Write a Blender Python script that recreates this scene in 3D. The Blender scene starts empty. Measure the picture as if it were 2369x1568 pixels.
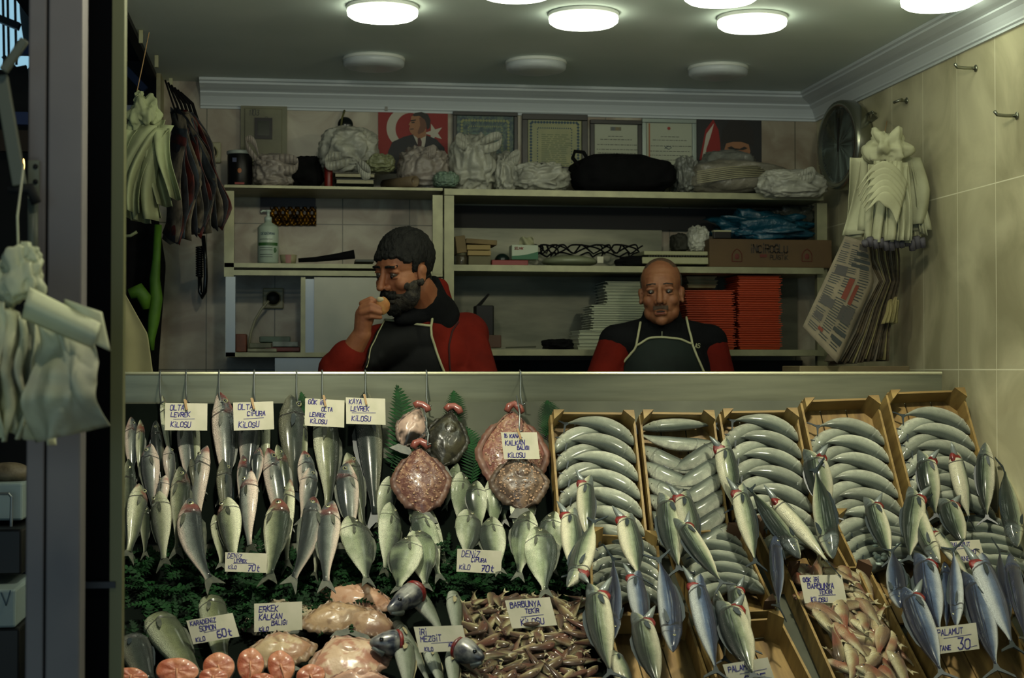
import bpy, math, random
import numpy as np
from mathutils import Vector, Matrix, noise
from mathutils.bvhtree import BVHTree
S = bpy.context.scene
COL = S.collection
PI = math.pi
# ---------------------------------------------------------------- camera
YAW = math.radians(7.8); PIT = math.radians(1.1); FP = 3690.0
CP = Vector((0, 0, 1.65))
cd = bpy.data.cameras.new('camera'); cam = bpy.data.objects.new('camera', cd); COL.objects.link(cam)
cd.sensor_width = 36; cd.lens = 36*FP/2369; cam.location = CP
cam.rotation_euler = (PI/2+PIT, 0, -YAW)
cd.dof.use_dof = True; cd.dof.focus_distance = 4.9; cd.dof.aperture_fstop = 4.5
cd.clip_end = 200
S.camera = cam
FW = Vector((math.sin(YAW)*math.cos(PIT), math.cos(YAW)*math.cos(PIT), math.sin(PIT)))
RT = Vector((math.cos(YAW), -math.sin(YAW), 0)); UP = RT.cross(FW)
# ---------------------------------------------------------------- world, sun, large lights, exposure
w = bpy.data.worlds.new('world'); S.world = w; w.use_nodes = True
bg = w.node_tree.nodes['Background']; bg.inputs[0].default_value = (.55, .80, 1.0, 1); bg.inputs[1].default_value = .022
def area(name, loc, target, size, energy, color):
    l = bpy.data.lights.new(name, 'AREA'); l.shape = 'RECTANGLE'; l.size = size[0]; l.size_y = size[1]
    l.energy = energy; l.color = color
    o = bpy.data.objects.new(name, l); COL.objects.link(o); o.location = loc
    o.rotation_euler = (Vector(target)-Vector(loc)).to_track_quat('-Z', 'Y').to_euler(); return o
def point(name, loc, energy, color, r=.06):
    l = bpy.data.lights.new(name, 'POINT'); l.energy = energy; l.color = color; l.shadow_soft_size = r
    o = bpy.data.objects.new(name, l); COL.objects.link(o); o.location = loc; return o
# bulbs strung under the stall awning, above the frame
for i, x in enumerate((.15, 1.45)):
    point('awning_bulb', (x, 3.70, 2.62), 13, (1.0, .95, .70), .05)
    sl = bpy.data.lights.new('shaded_lamp', 'SPOT'); sl.energy = 78; sl.color = (1.0, .96, .74); sl.spot_size = math.radians(64); sl.spot_blend = .55; sl.shadow_soft_size = .045
    so = bpy.data.objects.new('shaded_lamp', sl); COL.objects.link(so); so.location = (x-.1, 3.62, 2.66); so.rotation_euler = (Vector((x*1.05, 4.52, 1.12))-so.location).to_track_quat('-Z', 'Y').to_euler()
point('awning_bulb', (-.15, 2.3, 2.75), 8, (1.0, .95, .70), .06)
# open street daylight from behind and left of the camera
area('street_daylight', (-1.6, -2.6, 1.9), (.3, 5, 2.1), (4, 2.0), 24, (.58, .86, 1.0))
area('unseen_ceiling_fill', (.3, .3, .12), (.8, 4.6, 2.8), (3, 1.2), 12, (.80, .95, .88))  # added unseen fill light that lifts the front of the ceiling
S.view_settings.view_transform = 'Standard'; S.view_settings.look = 'None'
S.view_settings.exposure = 0.45; S.view_settings.gamma = 1; S.view_settings.use_curve_mapping = False

# ---------------------------------------------------------------- pixel helpers (rays meet real surfaces)
def ray(px, py): return FW + RT*((px-1184.5)/FP) + UP*((784-py)/FP)
def atY(px, py, Y): r = ray(px, py); return CP + r*((Y-CP.y)/r.y)
def atX(px, py, X): r = ray(px, py); return CP + r*((X-CP.x)/r.x)
def atZ(px, py, Z): r = ray(px, py); return CP + r*((Z-CP.z)/r.z)
def atP(px, py, p, n): r = ray(px, py); return CP + r*((p-CP).dot(n)/r.dot(n))
# ---------------------------------------------------------------- materials
MT = {}
def lin(c):
    return tuple((x/12.92 if x <= .04045 else ((x+.055)/1.055)**2.4) for x in c)
def mat(name, c, rough=.6, metal=0, c2=None, scale=8, detail=4, bump=0, bscale=None, trans=0, emis=0, thr=(.35, .65), coat=0, stretch=None, sss=0, alpha=1, spec=None):
    if name in MT: return MT[name]
    m = bpy.data.materials.new(name); MT[name] = m; m.use_nodes = True
    nt = m.node_tree; N = nt.nodes; L = nt.links; b = N['Principled BSDF']
    b.inputs['Roughness'].default_value = rough; b.inputs['Metallic'].default_value = metal
    b.inputs['Base Color'].default_value = (*lin(c), 1)
    if trans: b.inputs['Transmission Weight'].default_value = trans
    if coat: b.inputs['Coat Weight'].default_value = coat; b.inputs['Coat Roughness'].default_value = .15
    if sss: b.inputs['Subsurface Weight'].default_value = sss; b.inputs['Subsurface Radius'].default_value = (.02, .01, .006); b.inputs['Subsurface Scale'].default_value = .5
    if spec is not None: b.inputs['Specular IOR Level'].default_value = spec
    if alpha < 1: b.inputs['Alpha'].default_value = alpha
    if emis: b.inputs['Emission Color'].default_value = (*lin(c), 1); b.inputs['Emission Strength'].default_value = emis
    if c2 is not None or bump:
        tc = N.new('ShaderNodeTexCoord'); mp = N.new('ShaderNodeMapping'); L.new(tc.outputs['Object'], mp.inputs[0])
        if stretch: mp.inputs['Scale'].default_value = stretch
        nz = N.new('ShaderNodeTexNoise'); nz.inputs['Scale'].default_value = scale; nz.inputs['Detail'].default_value = detail
        L.new(mp.outputs[0], nz.inputs['Vector'])
        if c2 is not None:
            r = N.new('ShaderNodeValToRGB'); r.color_ramp.elements[0].position = thr[0]; r.color_ramp.elements[1].position = thr[1]
            r.color_ramp.elements[0].color = (*lin(c), 1); r.color_ramp.elements[1].color = (*lin(c2), 1)
            L.new(nz.outputs[0], r.inputs[0]); L.new(r.outputs[0], b.inputs['Base Color'])
        if bump:
            bp = N.new('ShaderNodeBump'); bp.inputs['Strength'].default_value = bump; bp.inputs['Distance'].default_value = .01
            if bscale:
                n2 = N.new('ShaderNodeTexNoise'); n2.inputs['Scale'].default_value = bscale; n2.inputs['Detail'].default_value = 6
                L.new(mp.outputs[0], n2.inputs['Vector']); L.new(n2.outputs[0], bp.inputs['Height'])
            else: L.new(nz.outputs[0], bp.inputs['Height'])
            L.new(bp.outputs[0], b.inputs['Normal'])
    return m
def tile_mat(name, axes, origin, bw, rh, c, c2, grout, scale=3):
    m = bpy.data.materials.new(name); m.use_nodes = True; nt = m.node_tree; N = nt.nodes; L = nt.links; b = N['Principled BSDF']
    geo = N.new('ShaderNodeNewGeometry'); sp = N.new('ShaderNodeSeparateXYZ'); cb = N.new('ShaderNodeCombineXYZ')
    L.new(geo.outputs['Position'], sp.inputs[0])
    for k, (a, o) in enumerate(zip(axes, origin)):
        s = N.new('ShaderNodeMath'); s.operation = 'SUBTRACT'; L.new(sp.outputs[a], s.inputs[0]); s.inputs[1].default_value = o; L.new(s.outputs[0], cb.inputs[k])
    br = N.new('ShaderNodeTexBrick'); br.offset = 0; br.inputs['Scale'].default_value = 1; br.inputs['Brick Width'].default_value = bw
    br.inputs['Row Height'].default_value = rh; br.inputs['Mortar Size'].default_value = .0022; br.inputs['Mortar Smooth'].default_value = .3
    L.new(cb.outputs[0], br.inputs['Vector'])
    nz = N.new('ShaderNodeTexNoise'); nz.inputs['Scale'].default_value = scale; nz.inputs['Detail'].default_value = 8; nz.inputs['Distortion'].default_value = 1.2
    L.new(geo.outputs['Position'], nz.inputs['Vector'])
    r = N.new('ShaderNodeValToRGB'); r.color_ramp.elements[0].position = .35; r.color_ramp.elements[1].position = .68
    r.color_ramp.elements[0].color = (*lin(c), 1); r.color_ramp.elements[1].color = (*lin(c2), 1); L.new(nz.outputs[0], r.inputs[0])
    L.new(r.outputs[0], br.inputs['Color1']); L.new(r.outputs[0], br.inputs['Color2']); br.inputs['Mortar'].default_value = (*lin(grout), 1)
    L.new(br.outputs[0], b.inputs['Base Color']); b.inputs['Roughness'].default_value = .38
    return m
# ---------------------------------------------------------------- mesh helpers
class M:
    def __init__(s): s.v = []; s.f = []; s.uv = None
    def add(s, vs, fs):
        n = len(s.v); s.v += [tuple(x) for x in vs]; s.f += [tuple(i+n for i in f) for f in fs]; return s
    def box(s, c, d, R=None, taper=None):
        x, y, z = d[0]/2, d[1]/2, d[2]/2
        vs = [Vector((a*x, b*y, e*z)) for e in (-1, 1) for b in (-1, 1) for a in (-1, 1)]
        if R is not None: vs = [R @ v for v in vs]
        return s.add([v+Vector(c) for v in vs], [(0, 2, 3, 1), (4, 5, 7, 6), (0, 1, 5, 4), (2, 6, 7, 3), (0, 4, 6, 2), (1, 3, 7, 5)])
    def bar(s, a, b, wd, th, up=Vector((0, 0, 1))):
        a = Vector(a); b = Vector(b); d = b-a; L = d.length; x = d.normalized(); y = Vector(up).cross(x)
        if y.length < 1e-4: y = Vector((1, 0, 0)).cross(x)
        y.normalize(); z = x.cross(y); R = Matrix((x, y, z)).transposed()
        return s.box((a+b)/2, (L, wd, th), R)
    def tube(s, pts, r, n=8, cap=True):
        pts = [Vector(p) for p in pts]; rs = r if isinstance(r, (list, tuple)) else [r]*len(pts); base = len(s.v); prev = None
        for i, p in enumerate(pts):
            t = (pts[min(i+1, len(pts)-1)]-pts[max(i-1, 0)])
            if t.length < 1e-9: t = Vector((0, 0, 1))
            t.normalize()
            if prev is None: a = t.orthogonal().normalized()
            else:
                a = prev - t*prev.dot(t); a = a.normalized() if a.length > 1e-6 else t.orthogonal().normalized()
            prev = a; b = t.cross(a)
            for k in range(n):
                q = 2*PI*k/n; s.v.append(tuple(p + (a*math.cos(q)+b*math.sin(q))*rs[i]))
        for i in range(len(pts)-1):
            for k in range(n):
                k2 = (k+1) % n; s.f.append((base+i*n+k, base+i*n+k2, base+(i+1)*n+k2, base+(i+1)*n+k))
        if cap: s.f.append(tuple(base+k for k in reversed(range(n)))); s.f.append(tuple(base+(len(pts)-1)*n+k for k in range(n)))
        return s
    def lathe(s, prof, n=24, c=(0, 0, 0), R=None):
        base = len(s.v); c = Vector(c)
        for (r, z) in prof:
            for k in range(n):
                q = 2*PI*k/n; p = Vector((r*math.cos(q), r*math.sin(q), z)); s.v.append(tuple(c + (R @ p if R is not None else p)))
        for i in range(len(prof)-1):
            for k in range(n):
                k2 = (k+1) % n; s.f.append((base+i*n+k, base+i*n+k2, base+(i+1)*n+k2, base+(i+1)*n+k))
        s.f.append(tuple(base+k for k in reversed(range(n)))); s.f.append(tuple(base+(len(prof)-1)*n+k for k in range(n)))
        return s
    def ell(s, c, r, R=None, n=16, m=10):
        prof = [(max(1e-4, math.sin(PI*i/m)), -math.cos(PI*i/m)) for i in range(m+1)]
        base = len(s.v); s.lathe(prof, n)
        for i in range(base, len(s.v)):
            v = Vector(s.v[i]); v = Vector((v.x*r[0], v.y*r[1], v.z*r[2]))
            if R is not None: v = R @ v
            s.v[i] = tuple(v+Vector(c))
        return s
    def cap(s, a, b, r0, r1, n=14):
        a = Vector(a); b = Vector(b); d = (b-a); L = max(d.length, 1e-5); R = d.to_track_quat('Z', 'Y').to_matrix() if d.length > 1e-5 else Matrix.Identity(3)
        pr = [(max(1e-4, r0*math.sin(t)), -r0*math.cos(t)) for t in [PI/2*i/5 for i in range(6)]] + [(r1*math.cos(t)+1e-4, L+r1*math.sin(t)) for t in [PI/2*i/5 for i in range(6)]]
        return s.lathe(pr, n, a, R)
    def grid(s, fn, nu, nv, thick=0):
        base = len(s.v)
        for j in range(nv+1):
            for i in range(nu+1): s.v.append(tuple(fn(i/nu, j/nv)))
        for j in range(nv):
            for i in range(nu):
                a = base+j*(nu+1)+i; s.f.append((a, a+1, a+nu+2, a+nu+1))
        return s
    def poly(s, pts, thick=Vector((0, 0, 0))):
        n = len(pts); base = len(s.v); t = Vector(thick)
        s.v += [tuple(Vector(p)) for p in pts]
        if t.length < 1e-9: s.f.append(tuple(range(base, base+n))); return s
        s.v += [tuple(Vector(p)+t) for p in pts]
        s.f.append(tuple(range(base, base+n))); s.f.append(tuple(reversed(range(base+n, base+2*n))))
        for i in range(n): j = (i+1) % n; s.f.append((base+i, base+n+i, base+n+j, base+j))
        return s
    def build(s, name, m, parent=None, smooth=False, solid=0, sub=0, bevel=0):
        me = bpy.data.meshes.new(name); me.from_pydata(s.v, [], s.f); me.validate(); me.update()
        if m is not None: me.materials.append(m)
        if smooth: me.shade_smooth()
        o = bpy.data.objects.new(name, me); COL.objects.link(o)
        if parent is not None: o.parent = parent; o.matrix_parent_inverse = parent.matrix_basis.inverted()
        if solid: q = o.modifiers.new('s', 'SOLIDIFY'); q.thickness = solid; q.offset = 0
        if sub: q = o.modifiers.new('u', 'SUBSURF'); q.levels = sub; q.render_levels = sub
        if bevel: q = o.modifiers.new('b', 'BEVEL'); q.width = bevel; q.segments = 2; q.limit_method = 'ANGLE'
        return o
def tag(o, label, cat, group=None, kind=None):
    o['label'] = label; o['category'] = cat
    if group: o['group'] = group
    if kind: o['kind'] = kind
    return o
def thing(name, loc, label, cat, group=None, mtx=None):
    o = bpy.data.objects.new(name, None); COL.objects.link(o); o.empty_display_size = .05
    if mtx is not None: o.matrix_basis = mtx
    else: o.location = loc
    return tag(o, label, cat, group)
def struct(o): o['kind'] = 'structure'; return o
def frame(x, y, z, p):
    return Matrix(((x.x, y.x, z.x, p.x), (x.y, y.y, z.y, p.y), (x.z, y.z, z.z, p.z), (0, 0, 0, 1)))
def rnd(a, b): return random.uniform(a, b)
random.seed(7)
# ================================================================ SETTING
YB = 6.46; XR = 2.18; XL = -.52; ZC = 2.80; YP = 5.03; YS = 6.10
m_ceil = mat('ceiling_paint', (.80, .85, .83), .75, c2=(.84, .88, .86), scale=2)
m_corn = mat('cornice_plaster', (.74, .77, .78), .55)
struct(M().box((.84, 4.75, ZC+.04), (2.74, 3.6, .08)).build('ceiling', m_ceil))
# (right and back walls: beige stone tile)
m_tr = tile_mat('beige_wall_tile', (1, 2), (5.32-.29*30, 1.65-.585*5), .29, .585, (.60, .58, .46), (.75, .73, .60), (.86, .85, .74), 3.2)
m_tb = tile_mat('back_wall_tile', (0, 2), (-.345-.27*10, 1.65-.585*5), .27, .585, (.52, .47, .40), (.70, .68, .60), (.28, .28, .22), 5)
struct(M().box((XR+.05, 4.4, 1.4), (.1, 4.4, 3.2)).build('wall_right', m_tr))
struct(M().box((.83+.02, YB+.05, 1.5), (2.76, .1, 2.9)).build('wall_back', m_tb))
struct(M().box((.83, 5.9, .27), (2.7, 1.75, .06)).build('floor', mat('wet_floor', (.25, .25, .24), .4, c2=(.32, .32, .30), scale=6)))
struct(M().box((0, 2.0, -.03), (9, 12, .06)).build('floor_street', mat('wet_asphalt', (.16, .17, .18), .5, c2=(.24, .24, .25), scale=20)))
def cornice(name, a, b, out):
    a = Vector(a); b = Vector(b); out = Vector(out); dn = Vector((0, 0, -1))
    prof = [(0, 0), (.105, 0), (.105, .010), (.095, .014), (.095, .022), (.086, .026), (.070, .034), (.055, .040), (.047, .044), (.047, .050), (.032, .062), (.022, .078), (.016, .090), (.016, .096), (.010, .100), (.010, .108), (0, .108)]
    m = M(); n = len(prof); vs = []
    for (p, k) in ((a, 0), (b, 1)):
        for (o_, z_) in prof:
            sh = (b-a).normalized()*(-o_ if k else o_) * (1 if (k == 1) == (name == 'trim_1') else 0)
            if name == 'trim_2' and k == 1: sh = (b-a).normalized()*(-o_)
            vs.append(p+out*o_+dn*z_+sh)
    m.add(vs, [(i, i+1, n+i+1, n+i) for i in range(n-1)])
    return struct(m.build(name, m_corn))
cornice('trim_1', (-.37, YB, ZC), (XR, YB, ZC), (0, -1, 0))
cornice('trim_2', (XR, 3.1, ZC), (XR, YB, ZC), (-1, 0, 0))
# ceiling lamps
m_on = mat('lamp_glow', (.97, 1.0, .88), .4, emis=1.0); m_on.node_tree.nodes['Principled BSDF'].inputs['Emission Strength'].default_value = 5.2
m_off = mat('lamp_plastic_unlit', (.72, .75, .76), .35)
m_rim = mat('lamp_rim_plastic', (.80, .82, .80), .4)
L_ = [(885, 36, 1, 'lit round ceiling lamp, the leftmost lit one'), (1350, 52, 1, 'lit round ceiling lamp above the dark framed certificates'),
      (1740, 60, 1, 'lit round ceiling lamp with one right behind and one in front of it'), (1195, -14, 1, 'lit round lamp cut by the top of the photo, centre left'),
      (1668, -3, 1, 'lit round lamp cut by the top of the photo, centre right'), (2170, 9, 1, 'lit round ceiling lamp nearest the tiled right wall'),
      (865, 152, 0, 'unlit round ceiling lamp above the flag poster, leftmost of the back row'), (1240, 160, 0, 'unlit round ceiling lamp, middle of the back row'),
      (1661, 173, 0, 'unlit round ceiling lamp, rightmost of the back row')]
for (px, py, on, lb) in L_:
    p = atZ(px, py, ZC-.03); t = thing('ceiling_lamp', (p.x, p.y, ZC), lb, 'ceiling lamp', 'round ceiling lamps')
    M().lathe([(.113, 0), (.115, -.004), (.115, -.010), (.112, -.013)], 40, (p.x, p.y, ZC)).build('base', m_rim, t, True)
    M().lathe([(.111, -.010), (.113, -.018), (.111, -.030), (.100, -.038), (.06, -.042), (.001, -.043)], 40, (p.x, p.y, ZC)).build('diffuser', m_on if on else m_off, t, True)
# counter splash panel behind the fish, hooks hang from its top rim
m_steel = mat('brushed_steel', (.44, .45, .38), .38, .55, c2=(.50, .51, .43), scale=3, stretch=(1, 1, 12), bump=.05)
m_steeld = mat('dull_steel', (.25, .26, .22), .6, .1, c2=(.30, .31, .26), scale=5, spec=.2)
ZP = 1.638
t = thing('splash_panel', (.9, YP, 1.2), 'long stainless steel splash panel rising behind the fish display', 'panel')
x0 = XL-.02; x1 = 2.12
M().box(((x0+x1)/2, YP, (ZP+.45)/2), (x1-x0, .012, ZP-.45)).build('sheet', m_steel, t)
M().tube([(x0, YP-.004, ZP), (x1, YP-.004, ZP)], .006, 8).build('rolled_edge', mat('bright_edge', (.80, .80, .68), .3, .6), t)
# sloping display bed
A0 = Vector((0, 4.97, 1.55)); ta = math.radians(60); dA = Vector((0, -math.cos(ta), -math.sin(ta))); nA = Vector((0, -math.sin(ta), math.cos(ta)))
LA = .5; B0 = A0+dA*LA; tb = math.radians(30); dB = Vector((0, -math.cos(tb), -math.sin(tb))); nB = Vector((0, -math.sin(tb), math.cos(tb))); LB = .72
t = thing('display_counter', (.9, 4.6, 0), 'sloping steel counter carrying the whole fish display', 'counter')
def slab(a, b, n, th): return M().poly([Vector((x0, a.y, a.z)), Vector((2.17, a.y, a.z)), Vector((2.17, b.y, b.z)), Vector((x0, b.y, b.z))], -n*th)
slab(A0, B0, nA, .01).build('upper_bed', m_steeld, t)
E0 = B0+dB*LB
slab(B0, E0, nB, .01).build('lower_bed', m_steeld, t)
M().box(((x0+2.17)/2, E0.y+.01, E0.z/2), (2.17-x0, .02, E0.z-.01)).build('front_skirt', m_steeld, t)
def surf(px, py, off=.0):
    a = atP(px, py, A0+nA*off, nA); b = atP(px, py, B0+nB*off, nB)
    return (a, nA) if a.z > b.z+0 and a.y > b.y or (a-A0).dot(dA) < LA-off*.27 else (b, nB)
m_wire = mat('galvanised_wire', (.50, .52, .52), .35, .8)
# ================================================================ FISH
PROF = {  # u (0 tail root .. 1 snout), half height, half width, centre shift   (relative to length 1)
 'bass':   [(0,.036,.016,0),(.08,.034,.018,0),(.22,.062,.034,0),(.40,.100,.056,-.004),(.58,.122,.070,-.006),(.72,.124,.074,-.004),(.82,.108,.068,0),(.90,.080,.054,.0),(.96,.048,.036,-.006),(1.0,.014,.012,-.012)],
 'bream':  [(0,.040,.018,0),(.07,.042,.020,0),(.20,.110,.036,0),(.38,.185,.060,.0),(.56,.222,.076,.0),(.70,.218,.080,.0),(.80,.190,.074,-.004),(.89,.140,.060,-.014),(.96,.078,.040,-.028),(1.0,.024,.014,-.036)],
 'bonito': [(0,.012,.014,0),(.06,.022,.018,0),(.20,.074,.054,0),(.38,.114,.086,0),(.56,.124,.094,0),(.70,.119,.092,0),(.80,.106,.084,0),(.88,.076,.062,0),(.95,.048,.042,0),(1.0,.008,.008,0)],
 'whiting':[(0,.020,.014,0),(.10,.026,.020,0),(.30,.052,.040,0),(.50,.078,.058,-.004),(.66,.092,.068,-.006),(.80,.084,.066,0),(.90,.062,.050,0),(.96,.040,.034,0),(1.0,.010,.010,0)],
 'mullet': [(0,.026,.018,0),(.10,.032,.022,0),(.30,.072,.048,0),(.50,.106,.066,0),(.68,.122,.074,0),(.82,.116,.070,-.006),(.91,.088,.056,-.022),(.97,.05,.036,-.045),(1.0,.016,.014,-.055)],
 'salmon': [(0,.070,.03,0),(.10,.075,.04,0),(.35,.120,.075,0),(.60,.150,.10,0),(.78,.150,.10,0),(.90,.115,.085,0),(.97,.07,.06,0),(1.0,.03,.03,0)],
}
def fish_mat(name, belly, flank, back, stripes=None, head=None, scales=40, metal=.12, rough=.30, spots=None, tint=None):
    m = bpy.data.materials.new(name); m.use_nodes = True; nt = m.node_tree; N = nt.nodes; L = nt.links; b = N['Principled BSDF']
    uv = N.new('ShaderNodeUVMap'); uv.uv_map = 'UVMap'; sp = N.new('ShaderNodeSeparateXYZ'); L.new(uv.outputs[0], sp.inputs[0])
    tc = N.new('ShaderNodeTexCoord'); oi = N.new('ShaderNodeObjectInfo')
    nz = N.new('ShaderNodeTexNoise'); nz.inputs['Scale'].default_value = 14; nz.inputs['Detail'].default_value = 6
    av = N.new('ShaderNodeVectorMath'); av.operation = 'ADD'; L.new(tc.outputs['Object'], av.inputs[0])
    cx = N.new('ShaderNodeCombineXYZ'); mu = N.new('ShaderNodeMath'); mu.operation = 'MULTIPLY'; mu.inputs[1].default_value = 30
    L.new(oi.outputs['Random'], mu.inputs[0]); L.new(mu.outputs[0], cx.inputs[0]); L.new(cx.outputs[0], av.inputs[1]); L.new(av.outputs[0], nz.inputs['Vector'])
    ma = N.new('ShaderNodeMath'); ma.operation = 'MULTIPLY_ADD'; L.new(nz.outputs[0], ma.inputs[0]); ma.inputs[1].default_value = .20; L.new(sp.outputs[1], ma.inputs[2])
    r = N.new('ShaderNodeValToRGB'); e = r.color_ramp.elements
    e[0].position = .24; e[0].color = (*lin(belly), 1); e[1].position = .84; e[1].color = (*lin(back), 1)
    q = e.new(.46); q.color = (*lin(flank), 1); q = e.new(.66); q.color = (*lin(tuple(a*.55+c*.45 for a, c in zip(flank, back))), 1)
    L.new(ma.outputs[0], r.inputs[0]); out = r.outputs[0]
    def mix(fac, c, o, mode='MIX'):
        x = N.new('ShaderNodeMix'); x.data_type = 'RGBA'; x.blend_type = mode; x.inputs[7].default_value = (*lin(c), 1)
        L.new(o, x.inputs[6]); L.new(fac, x.inputs[0]); return x.outputs[2]
    def math_(op, a, b_=None, c_=None):
        x = N.new('ShaderNodeMath'); x.operation = op
        for k, v in enumerate((a, b_, c_)):
            if v is None: continue
            if hasattr(v, 'is_output'): L.new(v, x.inputs[k])
            else: x.inputs[k].default_value = v
        return x.outputs[0]
    if stripes:
        s = math_('SINE', math_('ADD', math_('MULTIPLY', sp.outputs[1], 62), math_('MULTIPLY', sp.outputs[0], 16)))
        s = math_('GREATER_THAN', math_('ADD', s, math_('MULTIPLY', nz.outputs[0], .5)), .55)
        msk = math_('MULTIPLY', s, math_('GREATER_THAN', sp.outputs[1], .53)); msk = math_('MULTIPLY', msk, math_('LESS_THAN', sp.outputs[0], .82))
        out = mix(math_('MULTIPLY', msk, .95), stripes, out)
    if head:
        hr_ = N.new('ShaderNodeMapRange'); hr_.inputs[1].default_value = .76; hr_.inputs[2].default_value = .82; L.new(sp.outputs[0], hr_.inputs[0]); hm = math_('MULTIPLY', math_('MULTIPLY', hr_.outputs[0], math_('GREATER_THAN', ma.outputs[0], .50)), math_('MULTIPLY', nz.outputs[0], 1.7)); hm = math_('MINIMUM', hm, .95); out = mix(hm, head, out)
        # nape band and gill slit behind the gill cover, its shade painted in
    g = math_('ABSOLUTE', math_('SUBTRACT', math_('ADD', sp.outputs[0], math_('MULTIPLY', math_('ABSOLUTE', math_('SUBTRACT', sp.outputs[1], .45)), .10)), .785))
    out = mix(math_('MULTIPLY', math_('LESS_THAN', g, .010), .85 if name[:4] not in ('pack', 'red_', 'smal') else .25), (.10, .09, .09), out)
    g2 = math_('ABSOLUTE', math_('SUBTRACT', math_('ADD', sp.outputs[0], math_('MULTIPLY', math_('ABSOLUTE', math_('SUBTRACT', sp.outputs[1], .50)), .08)), .845))
    out = mix(math_('MULTIPLY', math_('LESS_THAN', g2, .005), .55 if name[:4] not in ('pack', 'red_', 'smal') else .1), (.14, .13, .12), out)
    nb_ = N.new('ShaderNodeTexNoise'); nb_.inputs['Scale'].default_value = 55; nb_.inputs['Detail'].default_value = 4; L.new(av.outputs[0], nb_.inputs['Vector'])
    rb_ = N.new('ShaderNodeValToRGB'); rb_.color_ramp.elements[0].position = .42; rb_.color_ramp.elements[1].position = .58; L.new(nb_.outputs[0], rb_.inputs[0])
    out = mix(math_('MULTIPLY', math_('MULTIPLY', rb_.outputs[0], sp.outputs[1]), .42), tuple(v*.5 for v in back), out)
    if spots:
        vo = N.new('ShaderNodeTexNoise'); vo.inputs['Scale'].default_value = 9; L.new(av.outputs[0], vo.inputs['Vector'])
        rr = N.new('ShaderNodeValToRGB'); rr.color_ramp.elements[0].position = .50; rr.color_ramp.elements[1].position = .62; L.new(vo.outputs[0], rr.inputs[0])
        out = mix(math_('MULTIPLY', rr.outputs[0], .75), spots, out)
    if tint:
        n3 = N.new('ShaderNodeTexNoise'); n3.inputs['Scale'].default_value = 22; n3.inputs['Detail'].default_value = 3; L.new(av.outputs[0], n3.inputs['Vector'])
        r3 = N.new('ShaderNodeValToRGB'); r3.color_ramp.elements[0].position = .50; r3.color_ramp.elements[1].position = .62
        L.new(math_('ADD', n3.outputs[0], math_('MULTIPLY_ADD', oi.outputs['Random'], .16, -.08)), r3.inputs[0])
        rr3 = N.new('ShaderNodeMapRange'); rr3.inputs[1].default_value = .74; rr3.inputs[2].default_value = .84; L.new(sp.outputs[0], rr3.inputs[0])
        out = mix(math_('MULTIPLY', math_('MULTIPLY', r3.outputs[0], rr3.outputs[0]), .75), tint, out)
    mo = math_('MULTIPLY', math_('LESS_THAN', math_('ABSOLUTE', math_('SUBTRACT', sp.outputs[1], .36)), .022), math_('GREATER_THAN', sp.outputs[0], .925))
    out = mix(math_('MULTIPLY', mo, .85), (.08, .05, .05), out)
    # individual fish differ a little in tone
    hs = N.new('ShaderNodeHueSaturation'); L.new(out, hs.inputs['Color'])
    L.new(math_('MULTIPLY_ADD', oi.outputs['Random'], .45, .80), hs.inputs['Value'])
    vr = N.new('ShaderNodeTexVoronoi'); vr.inputs['Scale'].default_value = scales*1.6; L.new(uv.outputs[0], vr.inputs['Vector'])
    vm = N.new('ShaderNodeMapping'); vm.inputs['Scale'].default_value = (2.2, 1, 1); L.new(uv.outputs[0], vm.inputs[0]); L.new(vm.outputs[0], vr.inputs['Vector'])
    sc = N.new('ShaderNodeMix'); sc.data_type = 'RGBA'; sc.blend_type = 'MULTIPLY'; sc.inputs[0].default_value = .6
    rg = N.new('ShaderNodeValToRGB'); rg.color_ramp.elements[0].color = (1, 1, 1, 1); rg.color_ramp.elements[0].position = .2; rg.color_ramp.elements[1].position = .8; rg.color_ramp.elements[1].color = (.26, .29, .27, 1)
    L.new(vr.outputs[0], rg.inputs[0]); L.new(hs.outputs[0], sc.inputs[6]); L.new(rg.outputs[0], sc.inputs[7])
    L.new(sc.outputs[2], b.inputs['Base Color'])
    bp = N.new('ShaderNodeBump'); bp.inputs['Strength'].default_value = .75; bp.inputs['Distance'].default_value = .0035; L.new(vr.outputs[0], bp.inputs['Height']); L.new(bp.outputs[0], b.inputs['Normal'])
    b.inputs['Metallic'].default_value = metal; b.inputs['Roughness'].default_value = rough+.08; b.inputs['Coat Weight'].default_value = .35; b.inputs['Coat Roughness'].default_value = .16; b.inputs['Specular IOR Level'].default_value = .7
    return m
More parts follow.
